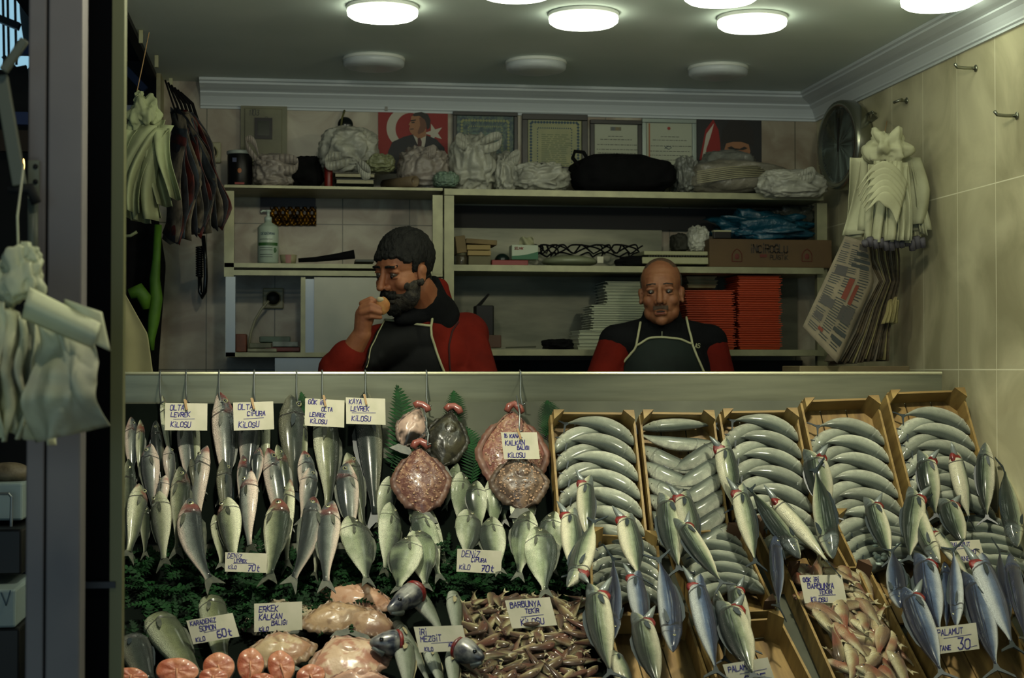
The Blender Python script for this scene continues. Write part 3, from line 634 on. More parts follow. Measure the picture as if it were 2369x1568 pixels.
# stray pale ice heap below the fourth crate
icm = M(); random.seed(5)
for i in range(26):
    p, n = surf(2052+rnd(-28, 30), 1265+rnd(-45, 45), .06+rnd(0, .02)); icm.ell(p, (rnd(.006, .014), rnd(.006, .012), rnd(.004, .009)), None, 6, 4)
tag(icm.build('crushed_ice', mat('ice', (.66,.72,.68), .2, c2=(.5,.56,.52), scale=60, coat=.5), None, True), 'small heap of crushed ice among the bonito below the fourth crate', 'ice', kind='stuff')
# ---- turbots
def turbot(cx, cy, w_, h_, ang, off, label, base, c2, spots, seed, bumps=0, lift=.0, group='turbot', nrm=None, flatn=None):
    random.seed(seed)
    p, n = surf(cx, cy, off)
    if flatn is not None: n = flatn
    up = (Vector((0, 0, 1))-n*n.z).normalized(); sd = up.cross(n).normalized()
    a = math.radians(ang); x = sd*math.cos(a)+up*math.sin(a); y = -sd*math.sin(a)+up*math.cos(a)
    mt = frame(x, y, x.cross(y), p); W = wpx2m(p, w_)/2; H = wpx2m(p, h_)/2
    t = thing('turbot', None, label, 'fish', group, mt)
    def rr(q):   # rounded diamond outline, snout at +y
        c, s = math.cos(q), math.sin(q)
        r = 1/((abs(c)**1.38+abs(s)**1.38)**(1/1.38))
        if s > 0: r *= 1-.10*abs(c)*s
        return r
    th = .030; no = rnd(0, 50)
    def top(q, rho):
        r = rr(q)*rho; zz = th*(1-rho**2.6)
        zz += .006*noise.noise(Vector((math.cos(q)*rho*3+no, math.sin(q)*rho*3, 0)))*(1-rho)
        d = math.hypot(r*math.cos(q)*W-.12*W, r*math.sin(q)*H-.30*H); zz += .004*math.exp(-(d/(.25*W))**2)-.004*math.exp(-((d-.30*W)/(.05*W))**2)
        k = .72 if rho > .0 else 1
        return Vector((r*math.cos(q)*W*.84, r*math.sin(q)*H*.86, zz))
    nr, nq = 14, 48; m_ = M()
    for i in range(nr+1):
        for j in range(nq): m_.v.append(tuple(top(2*PI*j/nq, i/nr)))
    for i in range(nr):
        for j in range(nq): m_.f.append((i*nq+j, (i+1)*nq+j, (i+1)*nq+(j+1) % nq, i*nq+(j+1) % nq))
    b0 = len(m_.v); 
    for j in range(nq): v = top(2*PI*j/nq, 1.0); m_.v.append((v.x*.96, v.y*.96, -.012))
    for j in range(nq): m_.f.append((nr*nq+j, b0+j, b0+(j+1) % nq, nr*nq+(j+1) % nq))
    m_.f.append(tuple(b0+j for j in reversed(range(nq))))
    mm = mat('turbot_'+str(seed), base, .38, 0, c2=c2, scale=spots, detail=3, bump=.5, thr=(.48, .58), coat=.4)
    def pt(nm, q, mx, sm=True): o = q.build(nm, mx, None, sm); o.parent = t; return o
    pt('body', m_, mm)
    m_ = M(); n2 = 96
    for j in range(n2):
        q = 2*PI*j/n2; s_ = math.sin(q); k = 0 if (s_ > .90 or s_ < -.93) else (1+.10*math.sin(j*2.3))*min(1, (0.9-abs(s_))*4 if s_ > 0 else (.93-abs(s_))*6)
        for rho, z_ in ((.94, .010), (.98+.17*k, -.002), (.98+.17*k, -.006), (.94, -.010)):
            r = rr(q)*rho; m_.v.append((r*math.cos(q)*W*.84, r*math.sin(q)*H*.86, z_+.003*math.sin(j*1.1)))
    for j in range(n2):
        for e in range(4): a_ = j*4+e; b_ = j*4+(e+1) % 4; c_ = ((j+1) % n2)*4+(e+1) % 4; d_ = ((j+1) % n2)*4+e; m_.f.append((a_, b_, c_, d_))
    pt('fin_fringe', m_, mat('turbotfin_'+str(seed), tuple(v*.82 for v in base), .5, c2=tuple(v*.8 for v in c2), scale=40))
    if nrm is None: m_ = M(); m_.tube([(-.018, H*.80, .012), (-.010, H*.90, .014), (.006, H*.955, .012), (.022, H*.87, .014), (.030, H*.78, .012)], [.010, .012, .011, .012, .010], 8)
    if nrm is None: pt('mouth', m_, mat('turbot_lips', (.50, .27, .23), .35, coat=.4))
    m_ = M(); m_.poly([Vector((-.018, -H*.80, .006)), Vector((.018, -H*.80, .006)), Vector((.040, -H*1.06, .004)), Vector((.0, -H*1.10, .004)), Vector((-.040, -H*1.06, .004))], Vector((0, 0, -.008)))
    pt('tail_fin', m_, m_fin, False)
    if bumps:
        m_ = M()
        for i in range(bumps):
            q = rnd(0, 2*PI); rho = math.sqrt(rnd(.05, .86)); v = top(q, rho); s_ = rnd(.0018, .0045); m_.ell((v.x, v.y, v.z), (s_, s_, s_*.7), None, 6, 4)
        o = pt('tubercle', m_, mat('tubercle', (.62, .50, .40), .35, coat=.4)); o['kind'] = 'stuff'; o['label'] = 'pale bony tubercles scattered over the skin'
    return t
pk = (.45,.28,.24)
turbot(*Z2(760,500), 118, 178, -12, .045, 'dark mottled turbot hanging by its mouth between the ferns', (.12,.12,.09), (.22,.21,.15), 30, 11)
turbot(*Z2(520,420), 80, 130, -22, .060, 'pale side of a turbot with black blotches folded against the dark one', (.70,.60,.54), (.10,.09,.08), 12, 12)
turbot(*Z2(585,790), 150, 205, 2, .085, 'pink brown turbot hanging below the dark mottled one', (.38,.25,.22), (.52,.39,.32), 60, 13, bumps=110)
turbot(*Z2(1225,600), 185, 265, -3, .050, 'largest reddish turbot covered in pale tubercles, with a price card', pk, (.56,.42,.34), 60, 14, bumps=230)
turbot(*Z2(1270,800), 150, 170, 0, .085, 'brown inner turbot with pale tubercles below the large one', (.30,.24,.20), (.44,.36,.29), 50, 15, bumps=120)
for (x, y, W_, H_, an, of, lb, b1, b2, sd) in [
 (Z5(1500,900)[0],Z5(1500,900)[1],200,150,20,.03,'smooth beige turbot behind the male turbot card',(.66,.60,.50),(.58,.54,.44),21),
 (Z5(2000,900)[0],Z5(2000,900)[1],190,130,15,.07,'pebbly brown turbot beside the male turbot card',(.62,.52,.40),(.50,.40,.30),22),
 (Z5(2200,720)[0],Z5(2200,720)[1],190,130,-20,.04,'pinkish turbot with reddened edge below the lone sea bream',(.70,.56,.46),(.64,.48,.38),23),
 (Z5(1500,1200)[0],Z5(1500,1200)[1],180,150,10,.09,'pebbly beige turbot above the salmon steaks',(.66,.58,.46),(.56,.42,.32),24),
 (Z5(2130,1280)[0],Z5(2130,1280)[1],230,200,25,.10,'pale pink blotched turbot at the front beside the whiting',(.72,.62,.52),(.62,.44,.36),25),
 (Z6(230,960)[0],Z6(230,960)[1],150,110,-30,.07,'brownish turbot between the pink blotched one and the whiting',(.60,.50,.40),(.52,.40,.32),26),
 (Z5(2200,1480)[0],Z5(2200,1480)[1],160,90,0,.14,'pinkish turbot cut by the lower edge of the photo',(.68,.54,.46),(.62,.46,.40),27)]:
    turbot(x, y, W_, H_, an, of, lb, b1, b2, 26, sd, nrm=nB)
# ---- whiting with twisted heads
WT = []
WH = [(Z6,600,640,880,1050,200,.10,1,'whiting with dark head bent up left and red gills, upper of two'),
 (Z6,970,640,1010,1150,160,.09,0,'straight whiting pointing up behind the right of the whiting card'),
 (Z6,430,900,760,1500,150,.08,0,'long thin whiting slanting down left of the whiting card'),
 (Z6,520,1080,560,1600,210,.12,0,'broad pale whiting with dark head bent left over the turbot'),
 (Z6,740,1150,880,1560,160,.08,0,'whiting directly below the whiting card'),
 (Z6,960,1180,980,1640,150,.11,0,'whiting with dark head bent right over the small mullets')]
for (zf, hx, hy, tx, ty, wd, of, g, lb) in WH:
    wt = sfish('whiting', zf(hx, hy), zf(tx, ty), wd/3.948, of, lb, roll=.5, bend=.15, name='whiting', group='whiting at the front of the display', cut=.10); WT.append(wt)
WHH = [(350,860,650,660,'dark whiting head bent left, upper of two'),(180,1130,490,1130,'dark whiting head bent left, lower of two'),(1290,1290,1030,1180,'dark whiting head bent right above the small mullets')]
for (x0_, y0_, x1_, y1_, lb), wi in zip(WHH, (0, 3, 5)):
    a, n = surf(*Z6(x0_, y0_), .155); b, n = surf(*Z6(x1_, y1_), .135); d = b-a; Lh = d.length*.80; a = a+d*.12; R = d.to_track_quat('Z', 'Y').to_matrix()
    t = WT[wi]
    m_ = M(); base = len(m_.v); m_.lathe([(.002, 0), (.010, Lh*.06), (.017, Lh*.22), (.026, Lh*.48), (.033, Lh*.75), (.034, Lh*.92), (.028, Lh*1.0)], 20, a, R); prt_ = m_.build('head', FM['blue'] if 0 else mat('dark_fish_head', (.12, .14, .20), .35, .1, c2=(.50, .50, .48), scale=26, thr=(.42, .62), coat=.3), t, True)
    m_ = M(); m_.lathe([(.020, Lh*.96), (.032, Lh*.96), (.035, Lh*1.03), (.030, Lh*1.12), (.016, Lh*1.16)], 20, a, R); m_.build('gills', m_gill, t, True)
    e = a+R @ Vector((.0, 0, Lh*.42))+Vector((0, -.020, .012)); m_ = M().ell(e, (.006, .004, .006), None, 10, 8).build('eye', m_eye, t, True)
    M().tube([a+R @ Vector((0, 0, Lh*.10))+Vector((0, -.004, -.010)), a+R @ Vector((0, 0, Lh*.5))+Vector((0, -.010, -.026))], [.006, .012], 8).build('lower_jaw', MT['jaw'], t, True)
for (hx, hy, tx, ty, wd, sk, lb) in [(330,860,700,1420,330,'thick','thick pale green headless fish at the lower left'),(850,680,960,1290,260,'thick','headless fish standing behind the sixty lira card'),(120,1060,280,1480,300,'bassd','dark yellowish fish at the lower left corner by the post')]:
    sfish('salmon', Z5(hx, hy), Z5(tx, ty), wd/3.948, .07, lb, skin=sk, cut=.12, name='fish', group='large fish at the lower left')
# ---- salmon steaks
m_salm = mat('salmon_flesh', (.56, .27, .16), .5, c2=(.66, .42, .29), scale=30, stretch=(1, 1, 4), bump=.5, thr=(.42, .58), coat=.15)
m_sskin = mat('salmon_skin', (.42, .40, .36), .35, .4); m_bone = mat('salmon_bone', (.66, .46, .34), .6)
ST = [(130,1440,150,80,-10,'salmon steak at the far lower left corner'),(550,1390,190,120,-6,'wide salmon steak with a pale centre seam'),(930,1360,140,140,15,'salmon steak behind the two round ones, left'),
 (1220,1330,120,150,0,'round salmon steak, left of the upright pair'),(1500,1350,120,150,12,'round salmon steak, right of the upright pair'),(880,1450,130,90,0,'front salmon steak left of the round ones'),
 (1770,1440,130,110,20,'salmon steak against the pale pink turbot'),(1330,1470,110,60,0,'salmon steak mostly below the photo edge'),]
for k, (x, y, W_, H_, an, lb) in enumerate(ST):
    p, n = surf(*Z5(x, y), .13+.006*(k % 4)); n = (n+Vector((0, -1.2, .2))).normalized()
    up = (Vector((0, 0, 1))-n*n.z).normalized(); sd = up.cross(n).normalized(); a = math.radians(an)
    X = sd*math.cos(a)+up*math.sin(a); Y = -sd*math.sin(a)+up*math.cos(a)
    W2 = wpx2m(p, W_/3.948*2)*.26*2; H2 = wpx2m(p, H_/3.948*2)*.27*2
    t = thing('salmon_steak', None, lb, 'salmon steak', 'salmon steaks', frame(X, Y, X.cross(Y), p))
    def out(q, r): return (r*W2*math.cos(q)*(1+.03*math.cos(3*q)), r*H2*math.sin(q))
    nq = 40; m_ = M()
    for r, z in ((.001, .004), (.5, .0045), (.92, .004), (.965, .0025)):
        for j in range(nq): x_, y_ = out(2*PI*j/nq, r); m_.v.append((x_, y_, z+.0015*math.sin(j*.9)*r))
    for i in range(3):
        for j in range(nq): m_.f.append((i*nq+j, (i+1)*nq+j, (i+1)*nq+(j+1) % nq, i*nq+(j+1) % nq))
    o = m_.build('flesh', m_salm, None, True); o.parent = t
    m_ = M()
    for r, z in ((.95, 0.0), (1.0, -.001), (1.0, -.022), (.96, -.024)):
        for j in range(nq): x_, y_ = out(2*PI*j/nq, r); m_.v.append((x_, y_, z))
    for i in range(3):
        for j in range(nq): m_.f.append((i*nq+j, (i+1)*nq+j, (i+1)*nq+(j+1) % nq, i*nq+(j+1) % nq))
    m_.f.append(tuple(3*nq+j for j in reversed(range(nq)))); o = m_.build('skin', m_sskin, None, True); o.parent = t
    m_ = M(); m_.ell((0, H2*.1, .0055), (W2*.07, H2*.07, .002), None, 10, 6); m_.tube([(0, H2*.1, .007), (W2*.03, -H2*.4, .007), (0, -H2*.85, .004)], [.003, .002, .001], 6)
    o = m_.build('bone', m_bone, None, True); o.parent = t
# ---- heaps of red mullet
protos = []
def mullet_copies(region, N_, Lr, label, group, skin, off0, seed, dirs, pile):
    random.seed(seed); pr = []
    for v in range(5):
        pr.append(fish('mullet', Vector((Lr, 9+v*.1, .0)), Vector((0, 9+v*.1, .0)), wm=Lr*rnd(.27, .33), label=label, skin=skin, bend=rnd(-.1, .7), roll=rnd(-.6, .6), nrm=Vector((0, 0, 1)), name='red_mullet', group=group, simple=True))
    x0_, y0_, x1_, y1_ = region; placed = 0; used = [False]*5; pts = []
    tries = 0
    while placed < N_ and tries < 9000:
        tries += 1
        px, py = rnd(x0_, x1_), rnd(y0_, y1_)
        fx = (py-y0_)/(y1_-y0_); px += pile*fx
        lay = placed/N_
        md = 13 if Lr < .12 else 20
        if any((px-a)**2+(py-b)**2 < md*md*.8 and abs(lay-c) < .5 for a, b, c in pts): continue
        pts.append((px, py, lay))
        p, n = surf(px, py, off0+.045*lay+rnd(0, .008))
        ang = random.gauss(dirs[0], dirs[1]) if random.random() < dirs[2] else rnd(0, 2*PI)
        up = (Vector((0, 0, 1))-n*n.z).normalized(); sd = up.cross(n).normalized()
        tn = n+sd*rnd(-.35, .35)+up*rnd(-.35, .35); tn.normalize()
        x = sd*math.cos(ang)+up*math.sin(ang); x = (x-tn*x.dot(tn)).normalized(); y = tn
        k = random.randrange(5); src = pr[k]; sc = rnd(.80, 1.12)
        mt = frame(x*sc, y*sc, x.cross(y)*sc, p)
        if not used[k]: used[k] = True; r = src
        else:
            r = src.copy(); COL.objects.link(r)
            for ch in src.children: c = ch.copy(); COL.objects.link(c); c.parent = r
        r.matrix_basis = mt; placed += 1
    return placed
mullet_copies((1082,1385,1358,1600), 290, .090, 'small red mullet in the loose heap around the small mullet card', 'small red mullets in a loose heap', 'small', .05, 41, (0, 1, 0), 0)
mullet_copies((1850,1325,1985,1600), 84, .140, 'big red mullet in the front crate below the big mullet card', 'big red mullets in the front crate', 'mullet', .045, 42, (1.75, .45, .85), 125)
# ---- ferns
m_fern = mat('fern_green', (.07, .24, .10), .7, c2=(.04, .14, .06), scale=30, spec=.15)
m_fern2 = mat('fern_bed_green', (.055, .20, .075), .7, c2=(.03, .11, .05), scale=22, spec=.15)
def frond(m_, base, d, n, L, W, curl=.2, nl=22):
    d = d.normalized(); s = d.cross(n).normalized()
    def C(t): return base+d*(L*t)+n*(curl*L*math.sin(t*PI)*.5)+s*(.08*L*math.sin(t*3))
    m_.tube([C(i/8) for i in range(9)], [.0022*(1-.8*i/8) for i in range(9)], 5)
    for i in range(1, nl):
        t = i/nl; w_ = W*math.sin(PI*min(1, t*.85+.16))**.8; c = C(t)
        for sg in (1, -1):
            dr = (s*sg+d*.55).normalized(); q = c+dr*w_-n*.006*sg*0+n*rnd(-.008, .004)
            a = d*(L/nl*.38)
            m_.poly([c-a, c+dr*w_*.5-a*1.15, q, c+dr*w_*.5+a*.9, c+a], n*.0008)
    return m_
for (bx, by, tx, ty, W_, lb) in [(905,1080,915,888,38,'fern frond standing left of the dark turbot, tallest one'),(1035,1010,1048,902,30,'fern frond peeking over the dark turbot'),(1262,1010,1265,925,32,'fern frond between the largest turbot and the first crate'),(925,1110,930,985,40,'lower fern frond left of the pink brown turbot'),(1090,1120,1075,985,36,'fern frond in the gap between the two turbot groups'),(690,980,695,905,16,'fern tip above the big dark sea bass'),(850,960,838,908,14,'fern tip behind the rightmost top row card')]:
    a, n = surf(bx, by, .025); b, _ = surf(tx, ty, .025)
    m_ = M(); frond(m_, a, b-a, n, (b-a).length, wpx2m(a, W_)); tag(m_.build('fern_frond', m_fern), lb, 'fern', 'fern fronds tucked in the display')
m_ = M(); random.seed(12)
for i in range(560):
    px = rnd(290, 1345); py = rnd(1285, 1375) if px > 850 else rnd(1285, 1470)
    if px < 420: py = rnd(1285, 1520)
    p, n = surf(px, py, rnd(.0, .045)); a = rnd(0, 2*PI); up = (Vector((0, 0, 1))-n*n.z).normalized(); sd = up.cross(n)
    frond(m_, p, sd*math.cos(a)+up*math.sin(a)*.6+n*rnd(0, .35), n, rnd(.07, .13), rnd(.010, .018), rnd(0, .5), 9)
tag(m_.build('fern_bed', m_fern2), 'dense dark green fern bed between the hung fish and the front fish', 'ferns', kind='stuff')
# ---- wire hooks over the splash panel
for (px, py, lb) in [(371,925,'left of the first price card'),(431,925,'holding the first price card'),(507,925,'above the upright sea bass'),(588,925,'holding the second price card'),(686,925,'above the big dark sea bass'),(745,925,'holding the third price card'),(845,925,'holding the fourth price card'),(986,935,'holding the dark turbot'),(1203,930,'holding the largest turbot')]:
    p = atY(px, 862, YP); q, n = surf(px, py, .03)
    m_ = M(); m_.tube([(p.x, YP+.014, ZP-.03), (p.x, YP+.013, ZP+.004), (p.x, YP+.005, ZP+.010), (p.x, YP-.012, ZP+.005), (p.x, YP-.016, ZP-.02), (q.x, q.y-.01, q.z+.02), (q.x+.004, q.y-.02, q.z-.01), (q.x+.012, q.y-.03, q.z-.004)], .0028, 6)
    tag(m_.build('wire_hook', m_wire, None, True), 'wire hook on the splash panel rim '+lb, 'hook', 'wire hooks on the splash panel')
for (px, y0_, y1_, of) in ((980,945,1010,.09),(983,975,1030,.12),(1195,915,1000,.10)):
    a, _ = surf(px, y0_, of); b, _ = surf(px+6, y1_, of)
    tag(M().tube([a, a+(b-a)*.5+Vector((.006, 0, 0)), b, b+Vector((.01, -.005, .006))], .0025, 6).build('wire_hook', m_wire, None, True), {980:'wire hook through the mouth of the dark turbot',983:'wire hook over the pink brown turbot',1195:'long wire hook through the mouth of the largest turbot'}[px], 'hook', 'wire hooks on the splash panel')
# ---- handwritten price cards
G = {'A':'00 26 40|12 32','B':'00 06 36 45 34 04|34 43 41 30 00','C':'45 36 16 05 01 10 30 41','Ç':'45 36 16 05 01 10 30 41|21 20','D':'00 06 26 44 42 20 00','E':'46 06 00 40|03 33','F':'46 06 00|03 33','G':'45 36 16 05 01 10 30 41 43 23','H':'00 06|03 43|46 40','I':'10 16','J':'46 41 30 10 01','K':'00 06|46 03 40','L':'06 00 40','M':'00 06 23 46 40','N':'00 06 40 46','O':'10 01 05 16 36 45 41 30 10','Ö':'10 01 04 15 35 44 41 30 10|16 17|36 37','P':'00 06 36 45 43 33 03','R':'00 06 36 45 43 33 03|23 40','S':'45 36 16 05 04 13 33 42 41 30 10 01','T':'06 46|26 20','U':'06 01 10 30 41 46','V':'06 20 46','Y':'06 23 46|23 20','Z':'06 46 00 40','Ğ':'45 36 16 05 01 10 30 41 43 23|17 37','İ':'10 14|16 17','Ş':'45 36 16 05 04 13 33 42 41 30 10 01',
 '0':'10 01 05 16 36 45 41 30 10','1':'15 26 20','2':'05 16 36 45 44 00 40','3':'06 46 23 33 42 41 30 10 01','5':'46 06 04 34 43 41 30 10 01','6':'36 16 05 01 10 30 41 42 33 03','7':'06 46 10|13 33','8':'13 04 05 16 36 45 44 33 13 02 01 10 30 41 42 33','9':'41 45 36 16 05 04 13 43','t':'14 44|26 21 30 40','.':'10 20','-':'03 43','_':'00 80','&':'46 06 00 40','@':'16 45 44 02 01 10 30 41'}
def strokes(txt, x, y, h, asp=.60, jit=.06, slant=.12):
    outp = []; cx = x
    for ch in txt:
        if ch == ' ': cx += h*asp*.8; continue
        s = G.get(ch)
        if not s: cx += h*asp; continue
        jy = rnd(-jit, jit)*h; sc = rnd(.88, 1.08)
        for st in s.split('|'):
            pl = []
            for pr_ in st.split(): gx, gy = int(pr_[0]), int(pr_[1]); yy = gy/6*h*sc+jy; pl.append((cx+gx/4*h*asp*.78+yy*slant, y+yy))
            outp.append(pl)
        cx += h*asp*(.62 if ch in 'Iİ1.' else 1.05)
    return outp, cx
def ribbons(m_, pl, fn, wd):
    for k in range(len(pl)-1):
        (x0_, y0_), (x1_, y1_) = pl[k], pl[k+1]; dx, dy = x1_-x0_, y1_-y0_; l = math.hypot(dx, dy)
        if l < 1e-6: continue
        ex, ey = dx/l*wd*.4, dy/l*wd*.4; nx, ny = -dy/l*wd/2, dx/l*wd/2
        ns = max(1, int(l/.012))
        for e in range(ns):
            a = e/ns; b = (e+1)/ns; xa, ya, xb, yb = x0_+dx*a-(ex if e == 0 else 0), y0_+dy*a-(ey if e == 0 else 0), x0_+dx*b+(ex if e == ns-1 else 0), y0_+dy*b+(ey if e == ns-1 else 0)
            m_.add([fn(xa+nx, ya+ny), fn(xa-nx, ya-ny), fn(xb-nx, yb-ny), fn(xb+nx, yb+ny)], [(0, 1, 2, 3)])
m_card = mat('card_paper', (.76, .74, .66), .55, c2=(.70, .69, .60), scale=14); m_pen = mat('blue_pen', (.17, .15, .45), .6); m_clip = mat('wooden_peg', (.62, .50, .34), .6)
def card(cs, lines, off, label, curl=0, peg=False, offn=None):
    """cs = three pixel corners TL, TR, BL ; lines = (text, x, y, size) fractions of the card"""
    p, n = surf(*cs[0], off); tl = p; nn = Vector((0, -1, .12)).normalized()
    tr = atP(*cs[1], tl, nn); bl = atP(*cs[2], tl, nn)
    u = tr-tl; W_ = u.length; u.normalize(); v = bl-tl; H_ = v.length; v.normalize(); y = -v; y = (y-u*y.dot(u)).normalized()
    skew = (-v-y).dot(u)*1.0
    mt = frame(u, y, u.cross(y), bl)
    t = thing('price_card', None, label, 'price card', 'handwritten price cards', mt)
    cf = lambda x_, y_, z_=0: Vector((x_+(-v).dot(u)*y_, y_, z_+curl*W_*(math.cos((x_/W_-.5)*PI))))
    m_ = M(); nu = 10
    for z_ in (0, -.0012):
        for j in (0, .5, 1):
            for i in range(nu+1): m_.v.append(tuple(cf(W_*i/nu, H_*j, z_)))
    k = 3*(nu+1)
    for j in range(2):
        for i in range(nu): a = j*(nu+1)+i; m_.f.append((a, a+1, a+nu+2, a+nu+1)); m_.f.append((k+a, k+a+nu+1, k+a+nu+2, k+a+1))
    o = m_.build('paper', m_card, None, False); o.parent = t
    m_ = M(); pw = H_*.030
    for (txt, fx, fy, fs) in lines:
        if txt[0] == '_':
            x_a, x_b = fx*W_, (fx+fs)*W_; ribbons(m_, [(x_a, fy*H_), ((x_a+x_b)/2, fy*H_+.001), (x_b, fy*H_+.002)], lambda a, b: cf(a, b, .0006), pw*.6); continue
        sts, _ = strokes(txt, fx*W_, fy*H_, fs*H_, asp=.66)
        for pl in sts: ribbons(m_, pl, lambda a, b: cf(a, b, .0007), pw*(1.5 if fs > .26 else 1.0))
    o = m_.build('writing', m_pen, None, False); o.parent = t
    if peg:
        m_ = M(); m_.bar(cf(W_*.46, H_*1.14, .004), cf(W_*.52, H_*.74, .006), .006, .006, Vector((0, 0, 1))); m_.bar(cf(W_*.48, H_*1.12, -.004), cf(W_*.53, H_*.78, -.004), .006, .005, Vector((0, 0, 1)))
        o = m_.build('peg', m_clip, None, False); o.parent = t
random.seed(21)
card([(382,932),(480,933),(381,995)], [('OLTA',.12,.74,.19),('LEVREK',.14,.50,.17),('_',.2,.40,.5),('KİLOSU',.14,.12,.19)], .135, 'price card reading olta levrek, leftmost in the top row', peg=True)
card([(539,931),(632,928),(541,996)], [('OLTA',.12,.74,.20),('ÇİPURA',.34,.50,.17),('_',.25,.40,.5),('KİLOSU',.12,.10,.19)], .135, 'price card reading olta cipura, second in the top row', peg=True)
card([(706,921),(797,926),(705,984)], [('GÖK İRİ',.08,.80,.16),('OLTA',.42,.56,.15),('LEVREK',.12,.34,.14),('KİLOSU',.14,.10,.16)], .135, 'price card reading olta levrek, third in the top row', peg=True)
card([(800,919),(891,922),(801,980)], [('KAYA',.08,.76,.18),('LEVREK',.12,.50,.17),('_',.15,.42,.6),('KİLOSU',.14,.12,.19)], .135, 'price card reading kaya levrek, fourth in the top row', peg=True)
card([(1159,1000),(1242,1000),(1166,1062)], [('16 KANAL',.06,.80,.14),('KALKAN',.08,.52,.18),('BALIĞI',.40,.36,.13),('KİLOSU',.12,.06,.17)], .15, 'price card pinned on the largest turbot', peg=True)
card([(521,1277),(618,1280),(520,1322)], [('DENİZ',.06,.70,.24),('LEVREK',.22,.50,.16),('_',.2,.44,.5),('KİLO',.08,.16,.18),('70t',.55,.08,.30)], .175, 'price card for sea bass at seventy lira, standing on the ferns', curl=.06)
card([(1058,1269),(1161,1274),(1056,1322)], [('DENİZ',.10,.66,.26),('ÇİPURA',.32,.46,.18),('KİLO',.06,.12,.20),('70t',.55,.06,.28)], .175, 'price card for sea bream at seventy lira, partly behind a fern tip')
card([(431,1436),(538,1418),(447,1490)], [('KARADENİZ',.06,.76,.18),('SOMON',.22,.48,.20),('_',.30,.40,.4),('KİLO',.08,.08,.16),('60t',.55,.10,.30)], .15, 'tilted price card reading karadeniz somon sixty, lower left', curl=.05)
card([(588,1396),(699,1391),(588,1462)], [('ERKEK',.10,.70,.20),('KALKAN',.10,.42,.20),('BALIĞI',.36,.22,.16),('KİLO',.10,.02,.14)], .13, 'price card for male turbot among the beige turbots')
card([(957,1451),(1070,1447),(970,1509)], [('İRİ',.08,.68,.22),('MEZGİT',.08,.42,.22),('_',.28,.34,.6),('ADET',.62,.18,.15),('KİLO',.12,.04,.14)], .19, 'price card reading iri mezgit over the whiting')
card([(1168,1390),(1272,1382),(1185,1454)], [('BARBUNYA',.08,.72,.20),('TEKİR',.38,.50,.16),('_',.26,.38,.5),('KİLOSU',.22,.08,.22)], .155, 'price card reading barbunya tekir on the small mullet heap')
card([(1849,1331),(1947,1330),(1862,1395)], [('GÖK İRİ',.06,.76,.15),('BARBUNYA',.14,.52,.18),('TEKİR',.38,.32,.16),('_',.36,.26,.4),('KİLOSU',.16,.04,.16)], .155, 'price card reading barbunya tekir in the big mullet crate')
card([(2192,1253),(2266,1249),(2206,1302)], [('PALAMUT',.06,.74,.20),('_',.1,.62,.4),('5.00',.5,.38,.18),('TANE',.16,.06,.22)], .17, 'smallest price card reading palamut, half hidden behind bonito tails')
card([(2160,1452),(2258,1440),(2168,1513)], [('PALAMUT',.06,.68,.22),('_',.2,.56,.65),('TANE',.06,.12,.18),('30',.50,.08,.40),('_',.80,.12,.15)], .19, 'price card reading palamut thirty at the lower right')
card([(1672,1538),(1776,1521),(1692,1600)], [('PALAMUT',.08,.70,.20),('_',.3,.58,.6),('2.25',.35,.12,.34)], .17, 'price card reading palamut cut by the lower edge of the photo')

bq0, _ = surf(700, 1275, .004); bq1, _ = surf(700, 1600, .004)
tag(M().poly([Vector((XL, B0.y, B0.z+.004)), Vector((atY(1350, 1300, 4.7).x, B0.y, B0.z+.004)), Vector((atY(1350, 1300, 4.7).x, bq1.y, bq1.z)), Vector((XL, bq1.y, bq1.z))], nB*.003).build('dark_gap_sheet', mat('dark_gap_green', (.025, .05, .035), .9, spec=.08), None), 'added dark green sheet under the ferns and the front fish', 'sheet')  # added dark sheet, fills in between the sparse ferns
m_ = M(); a0, _ = surf(287, 935, .004); a1, _ = surf(885, 935, .004); a2, _ = surf(885, 1250, .004); a3, _ = surf(287, 1250, .004)
xa, xb = XL, atY(885, 1000, 4.9).x
tag(M().poly([Vector((xa, a0.y, a0.z)), Vector((xb, a0.y, a0.z)), Vector((xb, a2.y, a2.z)), Vector((xa, a2.y, a2.z))], nA*.003).build('dark_gap_sheet', mat('dark_gap_green', (.025, .05, .035), .9, spec=.08), None), 'added dark green sheet for the darkness behind the hung sea bass', 'sheet')  # added dark sheet, stands for the darkness between the hung fish
xc = atY(1275, 1000, 4.8).x; q0, _ = surf(900, 1060, .004); q1, _ = surf(900, 1285, .004)
tag(M().poly([Vector((xb, q0.y, q0.z)), Vector((xc, q0.y, q0.z)), Vector((xc, q1.y, q1.z)), Vector((xb, q1.y, q1.z))], nA*.003).build('dark_gap_sheet', MT['dark_gap_green'], None), 'added dark green sheet for the darkness behind the sea bream and turbots', 'sheet')  # same added sheet, darkness behind bream and turbots put into its colour
